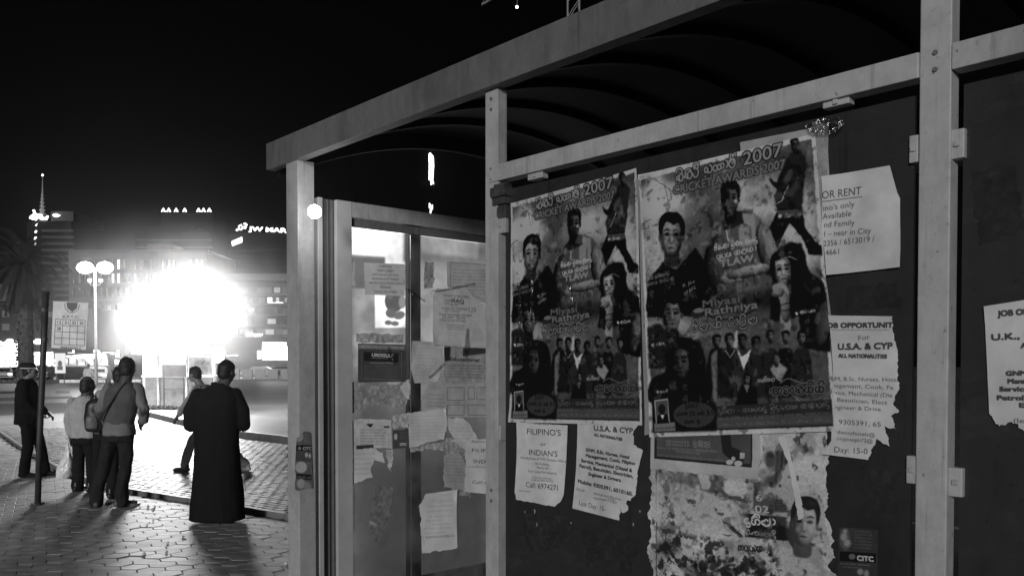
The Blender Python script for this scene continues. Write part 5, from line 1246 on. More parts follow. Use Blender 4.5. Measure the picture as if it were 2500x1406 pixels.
def head_geo(bm, c, yaw=0, tilt=0, s=1.0):
    """skull, jaw, nose, ears, lips, neck stub; face towards local +Y turned by yaw"""
    t = BM()
    def el(x, y, z, rx, ry, rz):
        r = bmesh.ops.create_uvsphere(t, u_segments=18, v_segments=12, radius=1)
        bmesh.ops.transform(t, matrix=Matrix.Translation((x, y, z)) @ Matrix.Diagonal((rx, ry, rz, 1)), verts=r['verts'])
    el(0, -.012, .03, .076, .094, .09); el(0, .03, -.03, .058, .062, .072); el(0, .055, -.078, .032, .03, .024)
    el(0, .098, -.012, .011, .018, .024); el(0, .108, -.028, .014, .012, .009)
    el(0, .088, -.055, .022, .010, .006); el(0, .086, -.066, .019, .010, .006)
    for q in (-1, 1):
        el(q * .03, .078, .018, .02, .012, .007); el(q * .032, .079, .006, .012, .008, .008)
        el(q * .08, -.002, -.004, .009, .017, .03); el(q * .045, .05, -.01, .025, .03, .025)
    bmesh.ops.transform(t, matrix=Matrix.Translation(c) @ Matrix.Rotation(yaw, 4, 'Z') @ Matrix.Rotation(tilt, 4, 'X') @ Matrix.Scale(s, 4), verts=t.verts[:])
    me = bpy.data.meshes.new('t'); t.to_mesh(me); t.free(); bm.from_mesh(me); bpy.data.meshes.remove(me)
def hair_geo(bm, c, yaw=0, tilt=0, s=1.0, low=-.05, thick=1.0):
    t = BM()
    r = bmesh.ops.create_uvsphere(t, u_segments=20, v_segments=14, radius=1)
    bmesh.ops.transform(t, matrix=Matrix.Translation((0, -.02, .042)) @ Matrix.Diagonal((.084 * thick, .098 * thick, .094 * thick, 1)), verts=r['verts'])
    r = bmesh.ops.create_uvsphere(t, u_segments=20, v_segments=14, radius=1)
    bmesh.ops.transform(t, matrix=Matrix.Translation((0, -.052, -.005 + low * .3)) @ Matrix.Diagonal((.07 * thick, .058 * thick, .07 * thick, 1)), verts=r['verts'])
    for k in range(60):
        a = rr.uniform(0, 2 * math.pi); e = rr.uniform(-.1, 1.4); q = Vector((.08 * thick * math.cos(a) * math.cos(e), -.02 + .094 * thick * math.sin(a) * math.cos(e), .042 + .09 * thick * math.sin(e)))
        if q.y > .055 and q.z < .08: continue
        r = bmesh.ops.create_icosphere(t, subdivisions=1, radius=rr.uniform(.008, .014)); bmesh.ops.translate(t, verts=r['verts'], vec=q)
    bmesh.ops.transform(t, matrix=Matrix.Translation(c) @ Matrix.Rotation(yaw, 4, 'Z') @ Matrix.Rotation(tilt, 4, 'X') @ Matrix.Scale(s, 4), verts=t.verts[:])
    # cut the hairline over the face
    me = bpy.data.meshes.new('t'); t.to_mesh(me); t.free(); bm.from_mesh(me); bpy.data.meshes.remove(me)
def shoe(bm, ankle, toe_dir, L=.27, w=.048):
    a = Vector(ankle); d = Vector(toe_dir); d.z = 0; d.normalize()
    heel = Vector((a.x, a.y, w * .75)) - d * .06
    cap(bm, heel, heel + d * .09, w * .78, w * .85); cap(bm, heel + d * .08, heel + d * (L - .06) + UP * -.008, w * .9, w * .72)
    cap(bm, heel + UP * .03 + d * .02, heel + UP * .07 + d * .02, w * .8, w * .78)
def sole(bm, ankle, toe_dir, L=.28, w=.05):
    a = Vector(ankle); d = Vector(toe_dir); d.z = 0; d.normalize(); s = Vector((-d.y, d.x, 0))
    pts = []
    for k in range(16):
        t = 2 * math.pi * k / 16
        q = Vector((a.x, a.y, 0)) + d * (-.065 + L / 2 + math.cos(t) * L / 2) + s * math.sin(t) * w * (1.05 if math.cos(t) > 0 else .85)
        pts.append((q.x, q.y))
    prism(bm, pts, .001, .022)
def person(label, px, py, heading=0, group=None):
    """heading: radians, 0 = facing away from the camera (+Y)"""
    g = gnd(px, py)
    return thing('person', label, 'person', (g.x, g.y, 0), heading, group)
GP = 'people waiting near the bus shelter'

# 1. man in a long dark robe, back to the camera, arms bent in front
p = person('man in a long dark robe seen from behind, arms folded in front', 531, 1273, R(4), GP)
hc = Vector((.10, .03, 1.565))
b = BM(); head_geo(b, hc, R(-25), R(-14)); limb(b, [(.03, -.02, 1.36), (.085, .01, 1.48)], [.075, .062]); loft(b, [(0, 0, .05, .1, .09), (0, 0, .9, .18, .12), (0, 0, 1.3, .2, .11), (.03, 0, 1.42, .08, .07)])
for s in (-1, 1):
    limb(b, [(s * .2, 0, 1.33), (s * .27, .0, 1.08), (s * .1, .22, 1.06)], [.06, .05, .035]); hand(b, (s * .1, .22, 1.06), (0, .26, 1.07), UP, .6); limb(b, [(s * .09, 0, .5), (s * .1, 0, .08)], [.08, .05])
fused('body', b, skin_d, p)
b = BM()
loft(b, [(0, 0, .025, .295, .22), (0, -.01, .06, .29, .215), (.0, 0, .4, .255, .185), (0, 0, .8, .225, .155), (0, 0, 1.0, .225, .15), (0, -.01, 1.18, .245, .155), (0, -.01, 1.3, .245, .15), (.01, 0, 1.37, .2, .125), (.02, 0, 1.42, .12, .095), (.03, .0, 1.45, .08, .08)])
for s in (-1, 1): limb(b, [(s * .19, 0, 1.33), (s * .268, .0, 1.17), (s * .275, .02, 1.02), (s * .14, .2, 1.03)], [.085, .082, .075, .06])
fused('robe', b, cloth('dark_robe_cloth', .007), p, .013, 3, .007, 5, 1)
b = BM(); tube(b, [(.03 + .073 * math.cos(t), .0 + .073 * math.sin(t), 1.452 + .008 * math.sin(t)) for t in np.linspace(0, 2 * math.pi, 20)], .014, 8); obj('collar', b, cloth('dark_robe_cloth', .007), p, True)
b = BM(); hair_geo(b, hc, R(-25), R(-14), 1.0, thick=.97); fused('hair', b, hair_m, p, .009, 2)
for s in (-1, 1): b = BM(); shoe(b, (s * .1, 0, 0), (0, 1, 0)); fused('shoe', b, mat('black_leather', .02, .3), p, .01)

# 2. tall man in grey waistcoat with a bag strap, legs apart
p = person('tall man in grey waistcoat and dark jeans with legs apart', 285, 1236, R(6), GP)
lean = .06
hc = Vector((.13, .03, 1.60))
b = BM(); head_geo(b, hc, R(-12), R(-4)); limb(b, [(.1, -.02, 1.38), (.125, .01, 1.52)], [.075, .062]); loft(b, [(.03, 0, .85, .13, .1), (.05, 0, 1.1, .15, .1), (.08, 0, 1.36, .18, .1), (.1, 0, 1.44, .08, .07)])
limb(b, [(.27, 0, 1.36), (.33, -.05, 1.12), (.27, .09, .97)], [.055, .045, .033]); hand(b, (.27, .09, .97), (.22, .14, .91), UP, .8)
limb(b, [(-.1, 0, 1.36), (-.16, -.03, 1.1), (-.12, .1, .93)], [.055, .045, .033]); hand(b, (-.12, .1, .93), (-.1, .14, .85), Vector((1, 0, 0)), .8)
for s, fx in ((-1, -.22), (1, .055)): limb(b, [(.03 + s * .09, 0, .88), ((.03 + s * .09 + fx) / 2, .02, .48), (fx, 0, .07)], [.075, .05, .04])
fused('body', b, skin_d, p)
b = BM(); loft(b, [(.035, 0, .92, .155, .115), (.04, -.005, 1.02, .175, .13), (.06, -.01, 1.2, .195, .135), (.08, -.01, 1.34, .2, .125), (.095, -.005, 1.41, .14, .1), (.105, 0, 1.45, .075, .075)])
fused('waistcoat', b, cloth('grey_waistcoat', .1), p, .012, 3, .007, 9, 2)
b = BM(); limb(b, [(.24, 0, 1.37), (.325, -.03, 1.14), (.3, .06, 1.0), (.25, .1, .98)], [.075, .066, .055, .045]); limb(b, [(-.08, 0, 1.37), (-.155, -.02, 1.14), (-.13, .08, .97)], [.075, .065, .05])
fused('sleeves', b, cloth('light_shirt', .2), p, .012, 3, .006, 10, 3)
b = BM(); loft(b, [(.035, 0, .83, .182, .148), (.035, 0, .9, .18, .146), (.04, 0, .99, .16, .125)])
fused('shirt_tail', b, cloth('light_shirt', .2), p, .012, 3, .005, 10, 3)
b = BM(); loft(b, [(.03, 0, .76, .15, .12), (.03, 0, .85, .158, .125), (.03, 0, .93, .15, .115)])
for s, fx in ((-1, -.22), (1, .055)):
    hx = .03 + s * .085; limb(b, [(hx, 0, .82), ((hx + fx) / 2 + s * .01, .02, .46), (fx, -.005, .2), (fx + .003, -.01, .055)], [.092, .075, .074, .079])
fused('jeans', b, cloth('dark_jeans', .02), p, .012, 3, .008, 11, 4)
b = BM(); hair_geo(b, hc, R(-12), R(-4), 1.0, thick=1.06); fused('hair', b, hair_m, p, .009, 2)
for fx, dr in ((-.22, (-.2, 1, 0)), (.055, (.75, .6, 0))):
    b = BM(); shoe(b, (fx, 0, 0), dr); s_ = fused('shoe', b, mat('grey_shoe', .09, .5), p, .01); b = BM(); sole(b, (fx, 0, 0), dr); obj('sole', b, mat('pale_sole', .3, .5), s_)
b = BM(); tube(b, [(.14, -.075, 1.44), (.06, -.15, 1.32), (-.03, -.155, 1.18), (-.12, -.14, 1.05), (-.17, -.09, 1.0)], .013, 8); obj('strap', b, mat('bag_webbing', .03, .5), p, True)

# 3. man behind him, carrying a backpack
p = person('man in pale shirt with backpack, half hidden by the tall man', 253, 1216, R(10), GP)
hc = Vector((.2, .06, 1.5))
b = BM(); head_geo(b, hc, R(-20)); limb(b, [(.15, .0, 1.3), (.19, .03, 1.43)], [.07, .06]); loft(b, [(.05, 0, .82, .13, .1), (.08, 0, 1.05, .15, .1), (.12, 0, 1.3, .17, .1)])
limb(b, [(-.04, 0, 1.28), (-.1, 0, 1.02), (-.06, .1, .85)], [.05, .045, .03]); hand(b, (-.06, .1, .85), (-.04, .12, .78), Vector((1, 0, 0)), .6); limb(b, [(.29, 0, 1.28), (.33, 0, 1.02), (.3, .1, .85)], [.05, .045, .03]); hand(b, (.3, .1, .85), (.28, .12, .78), Vector((-1, 0, 0)), .6)
for s in (-1, 1): limb(b, [(.05 + s * .09, 0, .85), (.02 + s * .09, .02, .46), (s * .1, 0, .07)], [.075, .05, .04])
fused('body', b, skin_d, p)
b = BM(); loft(b, [(.05, 0, .8, .16, .12), (.06, 0, .95, .165, .125), (.09, 0, 1.15, .18, .12), (.12, 0, 1.28, .18, .115), (.15, 0, 1.36, .08, .08)]); limb(b, [(-.02, 0, 1.27), (-.09, 0, 1.05), (-.07, .06, .92)], [.07, .06, .05]); limb(b, [(.27, 0, 1.27), (.32, 0, 1.05), (.3, .06, .92)], [.07, .06, .05])
fused('shirt', b, cloth('pale_shirt', .34), p, .013, 3, .007, 9, 5)
b = BM(); loft(b, [(.05, 0, .72, .15, .12), (.05, 0, .86, .15, .12)]); 
for s in (-1, 1): limb(b, [(.05 + s * .08, 0, .8), (.02 + s * .09, .02, .45), (s * .1, 0, .06)], [.088, .072, .07])
fused('trousers', b, cloth('dark_trousers', .012), p, .013, 3, .008, 9, 6)
b = BM(); hair_geo(b, hc, R(-20)); fused('hair', b, hair_m, p, .01, 2)
for s in (-1, 1): b = BM(); shoe(b, (s * .1, 0, 0), (s * .2, 1, 0)); fused('shoe', b, mat('black_leather', .02, .3), p, .01)
bp3 = thing('backpack', 'dark backpack with round pale pocket worn by the half hidden man', 'backpack', p.location + Vector((.015, -.17, 1.04)), R(12))
b = BM(); loft(b, [(0, 0, -.2, .12, .06), (0, 0, -.17, .145, .085), (0, 0, .0, .15, .09), (0, .01, .14, .13, .075), (0, .02, .2, .08, .05)]); fused('bag', b, mat('backpack_nylon', .018, .45, bump=.3), bp3, .011, 3, .004, 14)
b = BM(); loft(b, [(-.04, -.085, -.17, .05, .02), (-.04, -.09, -.15, .07, .04), (-.04, -.09, -.03, .07, .04), (-.04, -.085, 0, .045, .02)]); fused('pocket', b, mat('pocket_nylon', .16, .5, bump=.3), bp3, .009, 3, .003, 20)
for s in (-1, 1):
    b = BM(); tube(b, [(s * .07, .02, .19), (s * .08, .1, .27), (s * .09, .19, .22), (s * .1, .24, .05), (s * .11, .14, -.12)], .016, 8); obj('strap', b, mat('bag_webbing'), bp3, True)

# 4. short man in light shirt
p = person('short man in light long-sleeved shirt and dark trousers holding a carrier bag', 207, 1199, R(-8), GP)
hc = Vector((.035, .04, 1.38))
b = BM(); head_geo(b, hc, R(-18), R(-8)); limb(b, [(.02, 0, 1.18), (.03, .02, 1.3)], [.07, .06]); loft(b, [(0, 0, .75, .12, .1), (0, 0, 1.0, .14, .1), (0, 0, 1.2, .16, .09)])
limb(b, [(-.18, 0, 1.16), (-.23, -.02, .92), (-.2, .02, .7)], [.05, .042, .03]); hand(b, (-.2, .02, .7), (-.2, .03, .62), Vector((0, 1, 0)), .9)
limb(b, [(.18, 0, 1.16), (.22, 0, .95), (.16, .14, .85)], [.05, .042, .03]); hand(b, (.16, .14, .85), (.12, .2, .84), UP, .7)
for s in (-1, 1): limb(b, [(s * .09, 0, .75), (s * .09, .02, .42), (s * .1, 0, .07)], [.075, .05, .04])
fused('body', b, skin_d, p)
b = BM(); loft(b, [(.01, 0, .70, .185, .135), (0, 0, .8, .185, .14), (0, 0, 1.0, .19, .14), (0, -.01, 1.13, .185, .13), (.01, 0, 1.2, .15, .1), (.02, 0, 1.25, .075, .075)])
limb(b, [(-.15, 0, 1.16), (-.215, -.01, .95), (-.205, .01, .76)], [.072, .062, .05]); limb(b, [(.15, 0, 1.16), (.21, 0, .97), (.18, .1, .88)], [.072, .062, .05])
fused('shirt', b, cloth('light_striped_shirt', .42), p, .012, 3, .008, 10, 7)
b = BM(); loft(b, [(0, 0, .62, .14, .115), (0, 0, .75, .15, .12)])
for s in (-1, 1): limb(b, [(s * .078, 0, .7), (s * .09, .02, .4), (s * .1, 0, .055)], [.085, .074, .075])
fused('trousers', b, cloth('dark_trousers', .012), p, .012, 3, .009, 9, 8)
b = BM(); t_ = BM()
hair_geo(b, hc - UP * .03, R(-18), R(-8), 1.0, thick=.98); fused('hair', b, hair_m, p, .009, 2)
for s in (-1, 1): b = BM(); shoe(b, (s * .1, 0, 0), (s * .15, 1, 0)); fused('shoe', b, mat('black_leather', .02, .3), p, .01)
wb_ = thing('plastic_bag', 'white plastic carrier bag hanging from the short man\'s left hand', 'bag', p.location + Vector((-.235, .04, .0)), R(5))
b = BM()
rings = []
for (z, rx, ry, xo) in ((.16, .075, .05, -.06), (.19, .095, .06, -.055), (.3, .1, .06, -.04), (.42, .07, .045, -.02), (.54, .032, .025, 0), (.63, .012, .01, .0)): rings.append((xo, 0, z, rx, ry))
loft(b, rings); fused('bag', b, mat('white_plastic', .8, .3, bump=.4, bscale=25), wb_, .008, 2, .008, 18, 2)
b = BM(); tube(b, [(0, 0, .62), (.012, 0, .66), (.03, 0, .67), (.03, .0, .63), (.004, 0, .6)], .004, 6); obj('handle', b, mat('white_plastic'), wb_, True)

# 5. man at the left in a dark suit and cap, turned to the right
p = person('man in black jacket and flat cap standing left of the sign post', 72, 1163, R(-78), GP)
hc = Vector((0, .03, 1.56))
b = BM(); head_geo(b, hc, R(4)); limb(b, [(0, -.03, 1.36), (0, .01, 1.48)], [.072, .06]); loft(b, [(0, 0, .9, .14, .11), (0, 0, 1.15, .16, .11), (0, -.01, 1.37, .17, .1)])
for s in (-1, 1):
    limb(b, [(s * .19, -.02, 1.35), (s * .22, .02, 1.08), (s * .18, .2, .93)], [.055, .045, .032]); hand(b, (s * .18, .2, .93), (s * .16, .27, .88), Vector((-s, 0, 0)), .7)
for s, fy in ((-1, .19), (1, -.03)): limb(b, [(s * .09, 0, .9), (s * .1, fy / 2 + .02, .48), (s * .1, fy, .08)], [.08, .052, .042])
fused('body', b, skin, p)
b = BM(); loft(b, [(0, -.01, .78, .2, .18), (0, -.01, .95, .2, .175), (0, 0, 1.15, .2, .17), (0, -.01, 1.3, .205, .16), (0, -.01, 1.39, .16, .12), (0, -.005, 1.45, .08, .08)])
for s in (-1, 1): limb(b, [(s * .175, -.02, 1.36), (s * .225, .0, 1.1), (s * .195, .16, .95)], [.085, .07, .056])
fused('jacket', b, cloth('black_jacket', .005), p, .013, 3, .008, 8, 9)
b = BM(); loft(b, [(0, 0, .74, .15, .13), (0, 0, .88, .155, .13)])
for s, fy in ((-1, .19), (1, -.03)): limb(b, [(s * .085, 0, .82), (s * .1, fy / 2 + .03, .46), (s * .1, fy - .01, .07)], [.095, .078, .078])
fused('trousers', b, cloth('black_trousers', .006), p, .012, 3, .008, 9, 10)
b = BM(); hair_geo(b, hc - UP * .015, 0, 0, .97); fused('hair', b, hair_m, p, .01, 2)
b = BM(); loft(b, [(0, -.01, 1.605, .088, .105), (0, -.005, 1.64, .092, .11), (0, -.01, 1.675, .07, .085), (0, -.01, 1.685, .03, .04)]); cp = fused('cap', b, cloth('dark_cap', .02), p, .009, 3)
b = BM(); loft(b, [(0, .0, 1.592, .09, .108), (0, .0, 1.604, .09, .108)], 24); loft(b, [(0, .09, 1.59, .055, .06), (0, .09, 1.598, .055, .06)], 16); obj('brim', b, mat('brim_highlight', .75, .4), cp, True)  # light caught along the brim is put into its pale colour
for s, fy in ((-1, .19), (1, -.03)): b = BM(); shoe(b, (s * .1, fy, 0), (0, 1, 0)); fused('shoe', b, mat('polished_shoe', .02, .12), p, .01)

# 6. man walking to the left, behind the robed man
g = gnd(517, 1150)
p = thing('person', 'walking man in light clothes, mostly hidden behind the dark robe', 'person', (g.x, g.y, 0), R(82), GP)
hc = Vector((0, .27, 1.49))
b = BM(); head_geo(b, hc, R(-6), R(-12)); limb(b, [(0, .16, 1.3), (0, .23, 1.42)], [.07, .058]); loft(b, [(0, .0, .85, .13, .1), (0, .08, 1.1, .14, .1), (0, .15, 1.3, .15, .09)])
limb(b, [(-.17, .15, 1.28), (-.2, .3, 1.04), (-.16, .47, .86)], [.05, .042, .03]); hand(b, (-.16, .47, .86), (-.14, .53, .79), Vector((1, 0, 0)), .5)
limb(b, [(.17, .15, 1.28), (.2, .05, 1.03), (.18, .0, .8)], [.05, .042, .03]); hand(b, (.18, 0, .8), (.18, .0, .72), Vector((-1, 0, 0)), .5)
for s, k, f in ((-1, .26, .4), (1, -.1, -.5)): limb(b, [(s * .09, 0, .87), (s * .1, k, .5), (s * .1, f, .1)], [.078, .052, .042])
fused('body', b, skin, p)
b = BM(); loft(b, [(0, .0, .8, .17, .15), (0, .04, .95, .17, .15), (0, .1, 1.15, .175, .145), (0, .14, 1.28, .16, .12), (0, .17, 1.35, .07, .07)])
for s, e, w_ in ((-1, (.3, 1.05), (.43, .9)), (1, (.05, 1.04), (.0, .86))): limb(b, [(s * .15, .15, 1.28), (s * .195, e[0], e[1]), (s * .17, w_[0], w_[1])], [.07, .06, .05])
fused('shirt', b, cloth('pale_shirt', .34), p, .013, 3, .008, 9, 11)
b = BM(); loft(b, [(0, 0, .76, .15, .13), (0, 0, .86, .15, .13)])
for s, k, f in ((-1, .26, .4), (1, -.1, -.5)): limb(b, [(s * .085, 0, .8), (s * .1, k, .48), (s * .1, f, .11)], [.09, .075, .068])
fused('trousers', b, cloth('light_trousers', .4), p, .012, 3, .008, 9, 12)
b = BM(); hair_geo(b, hc, R(-6), R(-12)); fused('hair', b, hair_m, p, .01, 2)
b = BM(); shoe(b, (-.1, .4, 0), (0, 1, 0)); fused('shoe', b, mat('dark_trainer', .04, .4), p, .01)
b = BM(); shoe(b, (.1, -.5, 0), (0, 1, .0)); fused('shoe', b, mat('pale_trainer', .6, .4), p, .01)

# 7, 8. two distant walkers on the road side
def far_person(label, px, topy, d, sh_v, tr_v, heading):
    z = at(px, topy, d).z; x = at(px, topy, d).x; s = z / 1.7
    p = thing('person', label, 'person', (x, d, 0), heading, 'people far off by the road')
    b = BM(); head_geo(b, Vector((0, 0, 1.58)))
    limb(b, [(0, 0, 1.36), (0, 0, 1.48)], [.08, .06]); loft(b, [(0, 0, .85, .14, .11), (0, 0, 1.1, .17, .12), (0, 0, 1.36, .18, .1)])
    for q in (-1, 1):
        limb(b, [(q * .2, 0, 1.35), (q * .25, 0, 1.1), (q * .22, .08, .86)], [.055, .05, .035]); hand(b, (q * .22, .08, .86), (q * .22, .1, .78), Vector((-q, 0, 0)), .5)
        limb(b, [(q * .09, 0, .9), (q * .1, q * .12, .48), (q * .1, q * .16, .06)], [.085, .055, .045])
    fused('body', b, skin_d, p, .02, 2)
    b = BM(); loft(b, [(0, 0, .84, .18, .14), (0, 0, 1.15, .2, .14), (0, 0, 1.36, .19, .12), (0, 0, 1.44, .08, .08)])
    for q in (-1, 1): limb(b, [(q * .17, 0, 1.36), (q * .25, 0, 1.12), (q * .23, .06, .95)], [.08, .07, .055])
    fused('shirt', b, cloth('far_shirt_%d' % int(sh_v * 100), sh_v), p, .02, 2)
    b = BM(); loft(b, [(0, 0, .75, .16, .12), (0, 0, .88, .16, .12)])
    for q in (-1, 1): limb(b, [(q * .08, 0, .82), (q * .1, q * .12, .46), (q * .1, q * .15, .06)], [.095, .08, .075])
    fused('trousers', b, cloth('far_trousers', tr_v), p, .02, 2)
    b = BM(); hair_geo(b, Vector((0, 0, 1.58))); fused('hair', b, hair_m, p, .016, 1)
far_person('small distant man in pale shirt near the white car', 216, 878, 52, .4, .05, R(20))
far_person('small distant figure in dark clothes right of the white car', 290, 891, 62, .05, .03, R(200))
# ------------------------------------------------------------------ bus stop sign
rr = random.Random(11)
stop_d = gnd(92, 1230).y
stop = thing('bus_stop_sign', 'leaning bus stop pole with white route number plate', 'bus stop sign', gnd(92, 1230))
def kid(name, bm, m, parent, smooth=False, **k):
    o = obj(name, bm, m, parent, smooth, **k); o.matrix_parent_inverse = Matrix.Translation(-parent.location); return o
post_m = mat('dark_post_paint', .05, .5, var=.4, scale=12)
kid('pole', tube(BM(), [gnd(92, 1230), at(97, 1060, stop_d), at(105, 880, stop_d), at(112, 712, stop_d)], .036, 12), post_m, stop, True)
bm = BM(); tube(bm, [gnd(92, 1230), gnd(92, 1230) + UP * .02], .075, 12); kid('base_plate', bm, post_m, stop)
for y in (757, 829):
    bm = BM(); a = at(110, y, stop_d); b = at(131, y + 1, stop_d); rib(a, b, .02, .03, bm); tube(bm, [a - UP * .02 - Vector((.005, 0, 0)), a + UP * .02 - Vector((.005, 0, 0))], .047, 10); kid('bracket', bm, post_m, stop)
STOPP = Plane(at(130, 800, stop_d - .03), Vector((1, 0, 0)), Vector((0, -1, 0)))
def paint_stop(c):
    c.noise(.04, 20, 2)
    c.poly([(162, 738), (190, 739), (188, 753), (176, 762), (164, 752)], 62, smooth=False); c.line([(158, 741), (160, 753), (174, 764), (190, 756), (194, 743)], 2.6, 110, smooth=True)
    c.text('K.P.T.C.', (153, 776), (193, 777), 6, 60, bold=1)
    G = [(136, 779), (208, 782), (206, 844), (132, 840)]; H = homog([(0, 0), (4, 0), (4, 4), (0, 4)], G)
    for k in range(5): c.line([H(0, k), H(4, k)], 1.4, 52); c.line([H(k, 0), H(k, 4)], 1.4, 52)
    for i, t in enumerate(('12', '31', '32', '20')): c.text(t, H(i + .25, .75), H(i + .78, .75), 8, 60, bold=1)
    c.text('28', H(.25, 1.75), H(.78, 1.75), 8, 60, bold=1); c.text('880001', (148, 851), (196, 853), 6, 70, bold=1)
PL = [(130, 735), (216, 739), (210, 854), (125, 849)]
o = sheet('plate', None, None, STOPP, 0, PL, paint_stop, v=186, seed=3, res=700, base=.002, parent=None, wave=.0, wrinkle=0)
o.parent = stop; o.matrix_parent_inverse = Matrix.Translation(-stop.location)
bm = BM(); q = [STOPP.uv(x, y, .0) for x, y in PL]; f = [bm.verts.new(STOPP.w(a, b, .001)) for a, b in q]; g_ = [bm.verts.new(STOPP.w(a, b, -.012)) for a, b in q]
for i in range(4): bm.faces.new((f[i], f[(i + 1) % 4], g_[(i + 1) % 4], g_[i]))
bm.faces.new(g_); bm.faces.new(f[::-1]); bmesh.ops.recalc_face_normals(bm, faces=bm.faces[:]); kid('plate_back', bm, paint_dk, stop)

# ------------------------------------------------------------------ the brightly lit kiosk
KD = 29.4
kp = at(440, 890, KD); kiosk = thing('kiosk', 'brilliantly lit kiosk under a glowing rounded canopy added to carry its glare', 'kiosk', (kp.x, KD, isl_z))
def kq(px, py, dy=0.): p = at(px, py, KD + dy); return p
def kbox(name, x0, y0, x1, y1, m, y=0., t=.06, bevel=.01, parent=None, **k):
    a = at(x0, y0, KD + y); b = at(x1, y1, KD + y); zb = max(b.z, isl_z)
    return kid(name, box(BM(), ((a.x + b.x) / 2, KD + y, (a.z + zb) / 2), (abs(b.x - a.x), t, a.z - zb), None, bevel), m, parent or kiosk, **k)
glow = emis('canopy_glow', KIOSK_LIGHT * 1.5, sample=True)
bm = BM(); r = bmesh.ops.create_uvsphere(bm, u_segments=32, v_segments=18, radius=1)
cc = at(430, 768, KD)
for v in bm.verts:
    c = v.co; e = .9
    v.co = Vector((cc.x + 1.8 * math.copysign(abs(c.x) ** e, c.x), KD + .9 * math.copysign(abs(c.y) ** e, c.y), cc.z + 1.0 * math.copysign(abs(c.z) ** .85, c.z)))
kid('glare_canopy', bm, glow, kiosk, True)  # canopy form is made up to carry the kiosk's white glare
white_p = mat('kiosk_white', .7, .5)
for x in (386, 524, 456, 352): kbox('pillar', x - 3, 868, x + 3, 999, white_p, -.2 if x != 352 else .9, .09)
kbox('low_wall', 356, 921, 383, 999, mat('kiosk_wall', .35, .6), -.15)
kbox('low_wall', 390, 921, 452, 999, mat('kiosk_wall'), -.1)
kbox('low_wall', 460, 921, 520, 999, mat('kiosk_wall'), -.15)
kbox('counter', 352, 915, 528, 921, white_p, -.05, .5)
kbox('back_wall', 352, 868, 528, 996, emis('kiosk_inside_glow', 1.1), 1.2, .06)  # wall glows by itself so the inside looks lit
kbox('roof', 348, 858, 532, 866, white_p, .5, 1.8)
kbox('kiosk_poster', 462, 872, 517, 915, mat('kiosk_picture', .25, .5, var=.9, scale=3), -.12, .1)  # flat poster with a picture, hung in the kiosk
st = thing('notice_stand', 'dark notice board on a tall frame in front of the kiosk', 'notice board', kq(424, 997, -.6))
def sbox(name, x0, y0, x1, y1, m, t=.04):
    a = at(x0, y0, KD - .6); b = at(x1, y1, KD - .6); zb = max(b.z, isl_z)
    kid(name, box(BM(), ((a.x + b.x) / 2, KD - .6, (a.z + zb) / 2), (abs(b.x - a.x), t, a.z - zb), None, .005), m, st)
sbox('board', 396, 890, 454, 920, mat('stand_board', .07, .5, var=.4), .05)
sbox('leg', 399, 920.5, 402, 1003, post_m); sbox('leg', 447, 920.5, 450, 1003, post_m); sbox('crossbar', 402.5, 949, 446.5, 951.5, post_m)
# thin vapour added round the kiosk to imitate a soft glare
bm = BM(); bmesh.ops.create_icosphere(bm, subdivisions=3, radius=1)
sm_ = bpy.data.materials.new('glare_volume'); sm_.use_nodes = True
n = sm_.node_tree.nodes; l = sm_.node_tree.links; n.remove(n['Principled BSDF'])
v = n.new('ShaderNodeVolumePrincipled'); v.inputs['Color'].default_value = (.95, .95, .95, 1); v.inputs['Anisotropy'].default_value = .5
tc = n.new('ShaderNodeTexCoord'); ln = n.new('ShaderNodeVectorMath'); ln.operation = 'LENGTH'; l.new(tc.outputs['Object'], ln.inputs[0])
mr = n.new('ShaderNodeMapRange'); mr.interpolation_type = 'SMOOTHSTEP'; mr.inputs['From Min'].default_value = .25; mr.inputs['From Max'].default_value = 1.0; mr.inputs['To Min'].default_value = 1; mr.inputs['To Max'].default_value = 0
l.new(ln.outputs['Value'], mr.inputs['Value'])
nz = n.new('ShaderNodeTexNoise'); nz.inputs['Scale'].default_value = 2.2; nz.inputs['Detail'].default_value = 3
mp = n.new('ShaderNodeMapping'); mp.inputs['Scale'].default_value = (1.6, 1.6, .8); l.new(tc.outputs['Object'], mp.inputs[0]); l.new(mp.outputs[0], nz.inputs[0])
m2 = n.new('ShaderNodeMapRange'); m2.inputs['From Min'].default_value = .35; m2.inputs['From Max'].default_value = .7; m2.inputs['To Min'].default_value = .05; m2.inputs['To Max'].default_value = 2.3; l.new(nz.outputs['Fac'], m2.inputs['Value'])
mu = n.new('ShaderNodeMath'); mu.operation = 'MULTIPLY'; l.new(mr.outputs[0], mu.inputs[0]); l.new(m2.outputs[0], mu.inputs[1])
mv = n.new('ShaderNodeMath'); mv.operation = 'MULTIPLY'; mv.inputs[1].default_value = .02; l.new(mu.outputs[0], mv.inputs[0]); l.new(mv.outputs[0], v.inputs['Density'])
l.new(v.outputs[0], n['Material Output'].inputs['Volume'])
so = obj('glare_vapour', bm, sm_, kind='stuff', label='thin vapour added to spread the glare around the bright kiosk'); so.location = at(436, 782, KD - .3); so.scale = (6.3, 3.4, 4.3)
# weeds at the kiosk foot
bm = BM()
for i in range(500):
    p = at(rr.uniform(353, 452), 890, KD - .45 + rr.uniform(-.15, .1)); p.z = isl_z + rr.uniform(0, .12)
    s = .05; bm.faces.new([bm.verts.new(p + Vector((rr.uniform(-s, s), rr.uniform(-s, s), rr.uniform(-s, s)))) for _ in range(3)])
obj('weeds', bm, mat('hedge_leaves'), kind='stuff')

